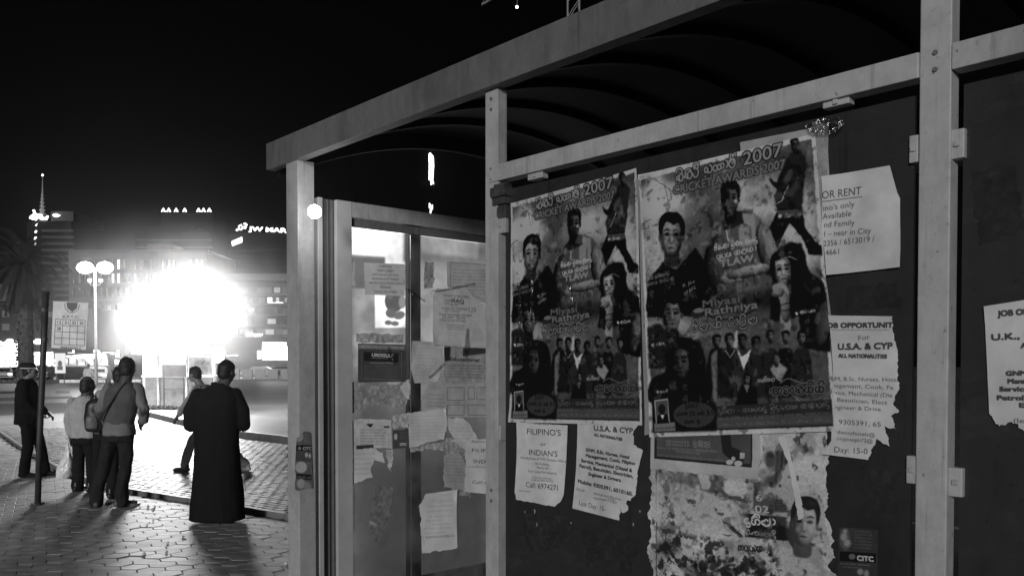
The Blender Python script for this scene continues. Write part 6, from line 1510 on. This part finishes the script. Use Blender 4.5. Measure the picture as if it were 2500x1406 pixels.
# ------------------------------------------------------------------ street lamps
def street_lamp(label, px, py, d, arm, glow_v, r, group=None, globes=True):
    t = at(px, py, d); L = thing('street_lamp', label, 'street lamp', (t.x, d, 0), 0, group)
    pole = mat('lit_pole_paint', .6, .4)  # pale tone holds the light that falls on the pole
    obj('pole', tube(BM(), [(0, 0, 0), (0, 0, t.z * .3), (0, 0, t.z - .1)], [.16, .12, .08], 10), pole, L, True)
    for s in (-1, 1):
        obj('arm', tube(BM(), [(0, 0, t.z - .3), (s * arm * .5, 0, t.z), (s * arm, 0, t.z)], .05, 8), pole, L, True)
        bm = BM(); q = bmesh.ops.create_uvsphere(bm, u_segments=14, v_segments=8, radius=1); bmesh.ops.transform(bm, matrix=Matrix.Translation((s * (arm + r * .7), 0, t.z - .05)) @ Matrix.Diagonal((r, r * .6, r * .72, 1)), verts=bm.verts[:])
        obj('lamp_head', bm, emis('street_glow', glow_v, sample=True), L, True)
        if globes:
            bm = BM(); tube(bm, [(0, 0, t.z - 1.5), (s * .4, 0, t.z - 1.5), (s * .45, 0, t.z - 1.3)], .03, 6); obj('small_arm', bm, pole, L)
            bm = BM(); bmesh.ops.create_uvsphere(bm, u_segments=12, v_segments=8, radius=.17); bmesh.ops.translate(bm, verts=bm.verts[:], vec=(s * .45, 0, t.z - 1.15)); obj('small_globe', bm, emis('globe_glow', .9), L, True)
    return L
street_lamp('tall twin-headed street lamp glaring left of the kiosk', 232, 652, 72, .36, 160, .66)

# ------------------------------------------------------------------ palm tree
pt = at(58, 655, 55); palm = thing('palm_tree', 'dark date palm leaning over the left edge of the street', 'palm tree', (pt.x, 55, 0))
bm = BM(); tube(bm, [(.1, 0, 0), (.05, 0, pt.z * .5), (0, 0, pt.z)], [.5, .45, .5], 12)
for i in range(150):
    z = pt.z * i / 150; a = i * 2.4; rad = .48; c = Vector((rad * math.cos(a), rad * math.sin(a), z)); box(bm, c, (.14, .14, .12), Matrix.Rotation(a, 3, 'Z') @ Matrix.Rotation(.5, 3, 'Y'))
obj('trunk', bm, mat('palm_bark', .06, .8, var=.5, scale=5, bump=.6), palm)
leafm = mat('palm_leaf', .03, .6, .3, var=.4, scale=2)
crown = obj('crown', tube(BM(), [(0, 0, pt.z - .3), (0, 0, pt.z + .4)], [.4, .15], 10), mat('palm_bark'), palm)
for f in range(64):
    a = f * 2.399; e = R(80 - f * 2.3 + rr.uniform(-6, 6)); L = rr.uniform(2.8, 3.8); bm = BM(); p = Vector((0, 0, pt.z + .2)); d = Vector((math.cos(a) * math.cos(e), math.sin(a) * math.cos(e), math.sin(e))); pts = [p.copy()]
    for k in range(14):
        d = (d + Vector((0, 0, -.13))).normalized(); p = p + d * L / 14; pts.append(p.copy())
        side = d.cross(UP).normalized(); dn = side.cross(d)
        for j in range(3):
            q = pts[-2] + (pts[-1] - pts[-2]) * (j / 3)
            for s in (-1, 1):
                ll = .62 * math.sin(math.pi * (k + j / 3 + 1.5) / 17) ** .6 * rr.uniform(.8, 1.1); tip = q + (side * s * .8 + d * .75 - UP * rr.uniform(.15, .5)).normalized() * ll
                w = d * .045
                bm.faces.new([bm.verts.new(q - w), bm.verts.new(q + w), bm.verts.new(tip)])
    tube(bm, pts, .02, 5); obj('frond', bm, leafm, palm)

# ------------------------------------------------------------------ vehicles
glass_d = mat('car_glass', .01, .08, .8); tyre_m = mat('tyre_rubber', .015, .7); lit_w = emis('lit_window', 2.2, .5, .8); hl = emis('head_lamp', 9)
def car(label, px, d, heading, paint, group=None, L=4.4, W=1.75, H=1.45, prof=None, lights=False, name='parked_car', cat='car', win=None):
    x = at(px, 890, d).x; g = thing(name, label, cat, (x, d, 0), heading, group)
    P = prof or [(-.5, .3), (-.5, .62), (-.47, .66), (-.3, .7), (-.17, 1), (.17, 1), (.34, .68), (.48, .6), (.5, .5), (.5, .3)]
    bm = BM(); A = []; B = []
    for (u, v) in P:
        ins = .12 if v > .7 else 0
        A.append(bm.verts.new((u * L, -W / 2 + ins * W * .6, v * H))); B.append(bm.verts.new((u * L, W / 2 - ins * W * .6, v * H)))
    n = len(P)
    for i in range(n): bm.faces.new((A[i], A[(i + 1) % n], B[(i + 1) % n], B[i]))
    bm.faces.new(A[::-1]); bm.faces.new(B); bmesh.ops.recalc_face_normals(bm, faces=bm.faces[:])
    bmesh.ops.bevel(bm, geom=bm.edges[:], offset=.05, segments=2, affect='EDGES')
    obj('body', bm, paint, g)
    if prof is None:
        for s in (-1, 1):
            for (u0, u1) in ((-.27, -.02), (.0, .27)):
                bm = BM(); y = s * (W / 2 - .07 * W)
                v = [bm.verts.new((uu * L, s * (W / 2 - .07 * W + .012 + (.045 if zz < .8 else -.0)), zz * H)) for uu, zz in ((u0, .72), (u1, .72), (u1 - (.1 if u1 > .1 else 0), .93), (u0 + (.09 if u0 < -.1 else 0), .93))]
                bm.faces.new(v); obj('side_window', bm, glass_d, g)
        for s, u0, u1 in ((1, .335, .175), (-1, -.29, -.175)):
            bm = BM(); v = [bm.verts.new((u0 * L + s * .03, -W * .38, .71 * H)), bm.verts.new((u0 * L + s * .03, W * .38, .71 * H)), bm.verts.new((u1 * L + s * .03, W * .34, .96 * H)), bm.verts.new((u1 * L + s * .03, -W * .34, .96 * H))]; bm.faces.new(v); obj('windscreen' if s > 0 else 'rear_window', bm, glass_d, g)
    else:
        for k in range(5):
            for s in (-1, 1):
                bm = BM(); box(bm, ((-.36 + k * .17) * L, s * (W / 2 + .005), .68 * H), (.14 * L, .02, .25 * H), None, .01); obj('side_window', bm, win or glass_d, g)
        bm = BM(); box(bm, (.5 * L, 0, .68 * H), (.03, W * .8, .3 * H), None, .01); obj('windscreen', bm, glass_d, g)
    for u in (-.31, .31):
        for s in (-1, 1):
            bm = BM(); tube(bm, [(u * L, s * (W / 2 - .18), .32), (u * L, s * (W / 2 + .005), .32)], .32, 16); w = obj('wheel', bm, tyre_m, g); bm = BM(); tube(bm, [(u * L, s * (W / 2), .32), (u * L, s * (W / 2 + .015), .32)], .19, 12); obj('rim', bm, paint_m, w)
    for s in (-1, 1):
        bm = BM(); box(bm, (.495 * L, s * W * .36, .52 * H), (.06, .32, .14), None, .02); obj('headlight', bm, hl if lights else mat('lamp_glass', .6, .1), g)
        bm = BM(); box(bm, (-.5 * L, s * W * .38, .55 * H), (.05, .25, .15), None, .02); obj('tail_light', bm, mat('tail_glass', .15, .2), g)
    bm = BM(); box(bm, (.5 * L, 0, .4 * H), (.04, W * .6, .1), None, .01); obj('grille', bm, tyre_m, g)
    return g
dark_c = mat('dark_car_paint', .02, .18, .6, coat=.6); white_c = mat('white_car_paint', .75, .25, .5, coat=.5); silver_c = mat('silver_car_paint', .4, .25, .5, coat=.5)
GC = 'cars beyond the road'
car('white car facing the road beside the minibus', 240, 76, R(-70), white_c, GC, lights=True)
car('dark car partly hidden behind the hedge left of the portrait panel', 112, 84, R(8), dark_c, GC)
car('dark car behind the hedge between the portrait panel and the white car', 182, 82, R(-6), dark_c, GC)
car('silver car on the far road right of the robed man', 636, 101, R(4), silver_c, GC, lights=False)
car('dark car at the far left behind the hedge', 30, 90, R(172), dark_c, GC, lights=True)
car('dark saloon with bright headlamps between the palm trunk and the sign post', 84, 86, R(-40), dark_c, GC, lights=True)
car('silver hatchback with headlamps on at the left edge', 6, 84, R(-60), silver_c, GC, lights=True)
car('second dark car on the far road near the left post', 690, 104, R(186), dark_c, GC, lights=True)
car('dark minibus with window reflections put in as glow behind the parked cars', 212, 92, R(4), dark_c, None, 5.2, 2.1, 2.9, [(-.5, .12), (-.5, .9), (-.47, 1), (.4, 1), (.47, .92), (.5, .55), (.5, .12)], name='minibus', cat='minibus', win=emis('minibus_glint', .5, .95, 2.5))  # window reflections are put in as a patchy glow
pp = at(147, 890, 78); pan = thing('portrait_panel', 'upright white panel with a faded portrait behind the hedge', 'panel', (pp.x, 78, 0))
a = at(134, 862, 78); b_ = at(160, 911, 78)
bm = BM(); box(bm, (0, 0, (a.z + b_.z) / 2), (b_.x - a.x, .08, a.z - b_.z), None, .01); obj('board', bm, emis('portrait_board_glow', .28), pan)  # the board gives off a faint even glow of its own
bm = BM(); q = bmesh.ops.create_uvsphere(bm, u_segments=12, v_segments=8, radius=1); bmesh.ops.transform(bm, matrix=Matrix.Translation((0, -.045, 1.75)) @ Matrix.Diagonal((.2, .02, .28, 1)), verts=bm.verts[:]); box(bm, (0, -.05, 1.35), (.5, .02, .35), None, .01); obj('portrait', bm, mat('portrait_print', .12, .6), pan)
for s in (-1, 1): bm = BM(); box(bm, (s * .35, 0, (b_.z) / 2 - .002), (.06, .06, b_.z), None, 0); obj('leg', bm, post_m, pan)
# low wall with openings beyond the road on the right
lw = thing('low_wall', 'low pale wall with narrow openings beyond the road', 'wall', gnd(640, 920))
a = at(560, 902, 96); b_ = at(1500, 902, 96); zt = at(600, 897, 96).z - .25
n = 30
for i in range(n):
    x0 = a.x + (b_.x - a.x) * i / n; x1 = a.x + (b_.x - a.x) * (i + .8) / n
    kid('wall_panel', box(BM(), ((x0 + x1) / 2, 96, zt / 2), (x1 - x0, .2, zt), None, .02), mat('low_wall_paint', .2, .6), lw)
kid('coping', box(BM(), ((a.x + b_.x) / 2, 96, zt + .06), (b_.x - a.x, .3, .1), None, .02), mat('low_wall_paint'), lw)

# ------------------------------------------------------------------ buildings
conc = mat('far_concrete', .07, .9, .05, var=.3, scale=.3); conc_l = mat('pale_facade', .12, .9, .05, var=.2, scale=.2); conc_d = mat('dark_facade', .01, .9, .05, var=.3, scale=.2); dark_w = mat('dark_window', .012, .2, .6)
def bx(px0, py0, px1, py1, d, t, bevel=0):
    a = at(px0, py0, d); b = at(px1, py1, d)
    return box(BM(), ((a.x + b.x) / 2, d + t / 2, (a.z + b.z) / 2), (b.x - a.x, t, a.z - b.z), None, bevel)
def building(label, px, d): 
    return thing('building', label, 'building', (at(px, 890, d).x, d, 0))
# tower with rooftop sign
D = 340; B = building('tall dark tower with banded side, lit roof sign and spire', 122, D); gy = 890 + EYE * 2100 / D
kid('wall', bx(66, 541, 178, gy, D, 25), conc_d, B); kid('parapet', bx(124, 516, 179, 540, D - .5, 25), conc, B)
for k in range(14): kid('storey_band', bx(101, 560 + k * 15.8, 179, 566 + k * 15.8, D - .4, .39), mat('band_concrete', .08, .9, .05), B)
rod = at(103, 515, D); 
bm = BM(); tube(bm, [at(103, 541, D + 5), at(103, 510, D + 5)], [.9, .8], 6); tube(bm, [at(103, 511, D + 5), at(104, 430, D + 5)], [.5, .08], 6)
for k in range(8):
    a_ = at(103, 540 - k * 9, D + 5); w_ = 2.0 * (1 - k / 9)
    rib(a_ + Vector((-w_, 0, 0)), a_ + Vector((w_, 0, 0)), .2, .2, bm)
    rib(a_ + Vector((-w_, 0, 0)), at(103, 531 - k * 9, D + 5) + Vector((w_ * .85, 0, 0)), .2, .2, bm)
kid('spire', bm, mat('spire_steel', .4, .5), B)
bm = BM(); bmesh.ops.create_uvsphere(bm, u_segments=8, v_segments=6, radius=.42); bmesh.ops.translate(bm, verts=bm.verts[:], vec=at(104, 428, D + 5)); kid('warning_lamp', bm, emis('sign_glow', 4), B)
def stroke_sign(pts, d, r, B, name='sign_stroke', m=None):
    kid(name, tube(BM(), [at(x, y, d) for x, y in pts], r, 6), m or emis('sign_glow', 4), B)
stroke_sign([(73, 531), (80, 534), (98, 533), (114, 534), (116, 527)], D - 2, .5, B); stroke_sign([(76, 529), (86, 523), (82, 513)], D - 2, .45, B); stroke_sign([(82, 522), (98, 526)], D - 2, .4, B); stroke_sign([(101, 531), (101, 524)], D - 2, .4, B)
stroke_sign([(130, 526), (138, 524), (145, 526), (138, 528), (131, 526)], D - 2, .42, B)
for k, y in enumerate((538, 546, 550, 564, 567, 580, 584, 593, 596)):
    bm = BM(); box(bm, at(89 - k * .6 + (k % 2), y, D - .5), (.6, .3, .4)); kid('lit_window', bm, emis('sign_glow', 4), B)
# pale mid building with slot windows
D = 170; B = building('pale building with rows of narrow slot windows behind the street lamp', 330, D); gy = 890 + EYE * 2100 / D
kid('wall', bx(167, 614, 506, gy, D, 18), conc_l, B); kid('roof_edge', bx(165, 610, 508, 614, D - .3, 18.6), conc_l, B); kid('stair_tower', bx(360, 596, 420, 610, D + 3, 6), conc, B)
for row, (y0, y1) in enumerate(((634, 657), (668, 690), (702, 724), (736, 758), (770, 792), (804, 826))):
    for k in range(24):
        x = 178 + k * 13.6
        if (row * 7 + k * 3) % 5 == 0 and row < 1: continue
        lit = (row, k) in ((0, 8), (1, 7), (1, 8))
        kid('window', bx(x, y0, x + 5, y1, D - .06, .05), emis('far_window', 1.2) if lit else dark_w, B)
# faint tower
D = 235; B = building('dim square tower rising behind the pale building', 420, D); gy = 890 + EYE * 2100 / D
kid('wall', bx(330, 566, 520, gy, D, 20), mat('dim_facade', .022, .9, .05), B); kid('penthouse', bx(352, 552, 480, 565.9, D + 2, 12), mat('dim_facade'), B)
for y in (584, 602, 620, 638): kid('storey_band', bx(331, y, 519, y + 4, D - .2, .19), conc, B)
# dark tower with seven uplights
D = 320; B = building('black high-rise topped by seven small triangular lights', 455, D); gy = 890 + EYE * 2100 / D
kid('wall', bx(392, 520, 524, gy, D, 20), conc_d, B)
for x in (399, 412, 430, 451, 485, 497, 511):
    bm = BM(); p = at(x, 513, D - 1); s = .75; vs = [bm.verts.new(p + Vector(v)) for v in ((-s, -s * .4, -s * .8), (s, -s * .4, -s * .8), (s, s * .4, -s * .8), (-s, s * .4, -s * .8), (0, 0, s * 1.1))]
    for f in ((0, 1, 4), (1, 2, 4), (2, 3, 4), (3, 0, 4)): bm.faces.new([vs[i] for i in f])
    bm.faces.new(vs[:4][::-1]); kid('uplight', bm, emis('sign_glow', 4), B)
    kid('uplight_base', box(BM(), at(x, 519, D - 1) , (.6, .6, 1.1)), conc_d, B)
# hotel with lit sign
D = 205; B = building('dark hotel block with white lit lettering along its top', 680, D); gy = 890 + EYE * 2100 / D
kid('wall', bx(556, 569, 900, gy, D, 25), conc_d, B)
for y in range(610, 700, 14): kid('storey_band', bx(557, y, 899, y + 3, D - .2, .19), mat('dim_facade'), B)
a_ = at(607, 567, D - .8); b_ = at(770, 575, D - .8); L = (b_ - a_).length; dx = (b_ - a_).normalized(); up_ = dx.cross(Vector((0, 1, 0)))
up_ = -up_ if up_.z < 0 else up_
M = Matrix.Translation(a_) @ axes(dx, up_, -Vector((0, 1, 0))).to_4x4()
o = text_mesh('sign_letters', 'JW MARRIOTT', L, 1.35, .3, emis('hotel_sign', 4), B, M); o.matrix_parent_inverse = Matrix.Translation(-B.location)
stroke_sign([(577, 563), (584, 558), (588, 561), (594, 554), (598, 558), (602, 547)], D - 1, .2, B); stroke_sign([(582, 553), (590, 549)], D - 1, .16, B); stroke_sign([(595, 547), (600, 545)], D - 1, .14, B)
bm = BM(); vs = [at(566, 589, D - .7), at(590, 579, D - .7), at(590, 591, D - .7), at(567, 600, D - .7)]; F1 = [bm.verts.new(v) for v in vs]; F2 = [bm.verts.new(v + Vector((0, .3, 0))) for v in vs]
for i in range(4): bm.faces.new((F1[i], F1[(i + 1) % 4], F2[(i + 1) % 4], F2[i]))
bm.faces.new(F1); bm.faces.new(F2[::-1]); kid('lit_logo', bm, emis('hotel_sign', 4), B)
# long building on the right
D = 112; B = building('long low building with banded storeys and bright shops right of the kiosk', 640, D); gy = 890 + EYE * 2100 / D
kid('wall', bx(470, 686, 1300, gy, D, 16), mat('right_facade', .06, .75, .3, var=.4, scale=.4), B); kid('parapet', bx(466, 668, 1304, 685.7, D - .8, 17), mat('band_facade', .1, .7, var=.2, scale=.4), B)
for r_, y in enumerate((702, 726, 752, 778, 804)):
    kid('ledge', bx(471, y + 14, 1299, y + 18, D - .5, .49), mat('band_facade'), B)
    for k in range(22):
        x = 480 + k * 21 + (r_ % 2) * 5
        m_ = rr.choice((dark_w, dark_w, mat('blind', .14, .7), mat('curtain', .1, .7), mat('right_facade')))
        if rr.random() < .22: m_ = emis('dim_room', .035, .9, .7)
        if r_ == 1 and k == 8: m_ = emis('far_window', 1.2)
        if abs(x - 660) < 12 and y == 726: m_ = emis('far_window', 1.2)
        kid('window', bx(x, y, x + rr.choice((7, 11, 15, 20)), y + 12.5, D - .12, .11), m_, B)
shop = emis('shop_glow', 3.2, .6, .5)
kid('shop_window', bx(640, 845, 712, 879, D - .3, .25), shop, B); kid('shop_window', bx(525, 846, 546, 886, D - .3, .25), shop, B); kid('shop_window', bx(628, 856, 636, 876, D - .3, .25), shop, B); kid('shop_window', bx(745, 840, 800, 878, D - .3, .25), shop, B)
kid('shop_sign', bx(600, 814, 640, 822, D - .5, .3), emis('shop_sign_glow', 1.6, .9, 1.5), B); kid('shop_sign', bx(552, 866, 580, 869, D - .5, .3), emis('far_window', 1.2), B); kid('shop_sign', bx(655, 738, 690, 744, D - .4, .3), emis('shop_sign_glow', 1.6), B)
for k in range(14):
    bm = BM(); box(bm, at(643 + k * 6, 841, D - .6), (.14, .14, .6)); kid('awning_lamp', bm, emis('sign_glow', 4), B)
# dark low buildings on the left
D = 98; B = building('dark low building with scattered lit shop fronts at the left edge', 60, D); gy = 890 + EYE * 2100 / D
kid('wall', bx(-260, 745, 190, gy, D, 12), mat('left_facade', .03, .8, var=.5, scale=.4), B)
kid('roof_box', bx(-60, 694, 22, 736, D + 2, 6), mat('band_facade'), B); kid('ledge', bx(-258, 739, 188, 744.6, D - .5, .49), conc, B)
for k in range(12):
    for y in (758, 790): kid('window', bx(-240 + k * 35, y, -222 + k * 35, y + 16, D - .1, .09), rr.choice((dark_w, mat('blind'))), B)
for q in ((-40, 846, 8, 900), (10, 838, 40, 880), (14, 882, 50, 908), (75, 860, 99, 890), (108, 859, 127, 890), (84, 827, 96, 840), (78, 828, 82, 838), (-120, 850, -60, 900)): kid('shop_window', bx(*q, D - .3, .25), shop, B)
for k in range(130):
    x, y = (rr.uniform(-10, 52), rr.uniform(832, 905)) if k < 50 else (rr.uniform(52, 300), rr.uniform(856, 908))
    bm = BM(); box(bm, at(x, y, D - rr.uniform(.5, 2)), (rr.uniform(.15, .6), .1, rr.uniform(.1, .3))); kid('sign_light', bm, emis('sign_glow', 4), B)
B2 = building('grey block between the palm and the kiosk with a column of lit windows', 230, 118); D = 118; gy = 890 + EYE * 2100 / D
kid('wall', bx(178, 735, 300, gy, D, 10), mat('grey_block', .06, .8, var=.3, scale=.5), B2)
for y in (745, 770, 790, 808, 826, 843): kid('window', bx(216, y, 222, y + 12, D - .1, .09), emis('far_window', 1.2) if y in (808, 843) else dark_w, B2)
for y in (745, 770, 795, 820):
    for x in (188, 200, 245, 262, 279): kid('window', bx(x, y, x + 7, y + 13, D - .1, .09), rr.choice((dark_w, mat('blind'))), B2)
kid('canopy', bx(157, 852, 226, 860, D - 2, 1.9), emis('canopy_strip', 2.5), B2); kid('shop_window', bx(232, 862, 268, 884, D - .4, .3), shop, B2)
GL = 'small lamps among the palm and shop fronts'
for (x, y, d, r) in ((84, 720, 80, .16), (73, 735, 82, .1), (24, 832, 84, .26), (65, 835, 84, .14)):
    p = at(x, y, d); t = thing('yard_lamp', 'bright %s lamp %s' % (('round', 'tiny', 'wide', 'small')[[84, 73, 24, 65].index(x)], ('high beside the palm trunk', 'just below the round lamp by the palm', 'low above the shop lights at the left edge', 'beside the foot of the palm trunk')[[84, 73, 24, 65].index(x)]), 'lamp', (p.x, d, 0), 0, GL)
    bm = BM(); tube(bm, [(0, 0, 0), (0, 0, p.z - r)], .04, 6); obj('pole', bm, post_m, t)
    bm = BM(); bmesh.ops.create_uvsphere(bm, u_segments=10, v_segments=8, radius=r); bmesh.ops.transform(bm, matrix=Matrix.Translation((0, 0, p.z)) @ Matrix.Diagonal((1.3, 1, .8, 1)), verts=bm.verts[:]); obj('lamp_head', bm, emis('sign_glow', 4), t)
# tower seen through the shelter with a vertical sign
D = 210; B = building('black tower with a vertical lit sign seen through the shelter', 1090, D); gy = 890 + EYE * 2100 / D
kid('wall', bx(862, 320, 1330, gy, D, 25), mat('black_facade', .003, .95, 0), B)
vs = emis('vertical_sign', 3.5, .5, .6)
bm = BM(); prism_pts = [(1047, 440), (1047, 375), (1051, 373), (1058, 382), (1060, 405), (1057, 440)]
F1 = [bm.verts.new(at(x, y, D - 1)) for x, y in prism_pts]; F2 = [bm.verts.new(at(x, y, D - .5)) for x, y in prism_pts]
for i in range(6): bm.faces.new((F1[i], F1[(i + 1) % 6], F2[(i + 1) % 6], F2[i]))
bm.faces.new(F1); bm.faces.new(F2[::-1]); kid('vertical_sign', bm, vs, B)
for k in range(9):
    y = rr.choice((445, 495, 505, 515)) + rr.uniform(-5, 5); bm = BM(); box(bm, at(rr.uniform(1047, 1059), y, D - .8), (.22, .2, rr.uniform(.4, 1.2))); kid('sign_light', bm, emis('vertical_sign'), B)
for k in range(5): bm = BM(); box(bm, at(1163 + k * 5, 343, D - .8), (.12, .2, 1.1)); kid('roof_light', bm, emis('dim_roof_light', .12), B)
# crane jib with a lamp, high above the roof beam
D = 120; p0 = at(1176, 10, D); cr = thing('tower_crane', 'steel crane jib with a bright lamp high above the shelter roof', 'crane', (at(1400, -60, D).x, D, 0))
st_ = mat('crane_steel', .2, .5)
bm = BM(); m0 = Vector((at(1400, -60, D).x, D, 0)); top = at(1400, -130, D).z
for sx in (-.8, .8):
    for sy in (-.8, .8): rib(m0 + Vector((sx, sy, 0)), m0 + Vector((sx, sy, top)), .12, .12, bm)
for k in range(24):
    z = top * k / 24; z2 = top * (k + 1) / 24
    rib(m0 + Vector((-.8, -.8, z)), m0 + Vector((.8, -.8, z2)), .08, .08, bm); rib(m0 + Vector((-.8, .8, z)), m0 + Vector((.8, .8, z2)), .08, .08, bm)
kid('mast', bm, st_, cr)
bm = BM(); e0 = at(1176, 14, D); e1 = at(1450, -150, D); d_ = (e1 - e0)
for off in (Vector((0, -.5, 0)), Vector((0, .5, 0)), Vector((0, 0, .9))): rib(e0 + off * .2, e1 + off, .1, .1, bm)
for k in range(16):
    a_ = e0 + d_ * (k / 16); b_ = e0 + d_ * ((k + 1) / 16); rib(a_ + Vector((0, -.5, 0)), b_ + Vector((0, 0, .9)), .06, .06, bm); rib(a_ + Vector((0, 0, .9)), b_ + Vector((0, -.5, 0)), .06, .06, bm)
kid('jib', bm, st_, cr)
bm = BM(); bmesh.ops.create_uvsphere(bm, u_segments=10, v_segments=8, radius=.2); bmesh.ops.translate(bm, verts=bm.verts[:], vec=at(1262, 18, D)); kid('work_lamp', bm, emis('crane_lamp', 6), cr)
bm = BM(); rib(at(1262, 16, D), e0 + d_ * .33, .04, .04, bm); kid('cable', bm, st_, cr)
# ------------------------------------------------------------------ litter on the pavement
lit_m = mat('litter_paper', .8, .5)
for k, (x, y, w_, where) in enumerate(((378, 1236, 5, 'nearest the tall man\'s right shoe'), (362, 1238, 6, 'left of the fold by the tall man\'s shoe'), (374, 1243, 6, 'just below the pair near the tall man\'s shoe'), (391, 1264, 4, 'second row below the tall man\'s shoe'), (375, 1271, 5, 'left end of the middle row of pavers'),
                              (359, 1281, 4, 'beside the leg shadow, upper'), (447, 1310, 8, 'largest, between the two shadows'), (410, 1325, 5, 'below and left of the largest scrap'), (352, 1352, 8, 'close to the lowest edge of the leg shadow'), (406, 1348, 7, 'flat, below the middle scrap'), (471, 1320, 3, 'nearest the robe shadow'), (610, 1301, 5, 'right of the robed man'), (698, 1376, 5, 'beside the foot of the left post'))):
    g_ = gnd(x, y, .006); s_ = w_ / (2100 / g_.y) * .55
    t_ = BM(); n_ = 7; vs_ = []
    for i in range(n_):
        a_ = 2 * math.pi * i / n_ + rr.uniform(-.3, .3); r_ = s_ * rr.uniform(.7, 1.2); vs_.append((r_ * math.cos(a_), r_ * math.sin(a_) * 1.3, rr.uniform(0, .014)))
    c_ = t_.verts.new((0, 0, .02)); L_ = [t_.verts.new(v) for v in vs_]; L2 = [t_.verts.new((v[0], v[1], -.002)) for v in vs_]
    for i in range(n_):
        j = (i + 1) % n_; t_.faces.new((c_, L_[i], L_[j])); t_.faces.new((L_[j], L_[i], L2[i], L2[j]))
    t_.faces.new(L2[::-1])
    o_ = obj('litter_scrap', t_, lit_m, label='white scrap of litter on the pavement, ' + where, cat='litter', group='white scraps of litter on the pavement'); o_.location = g_
build_haze()
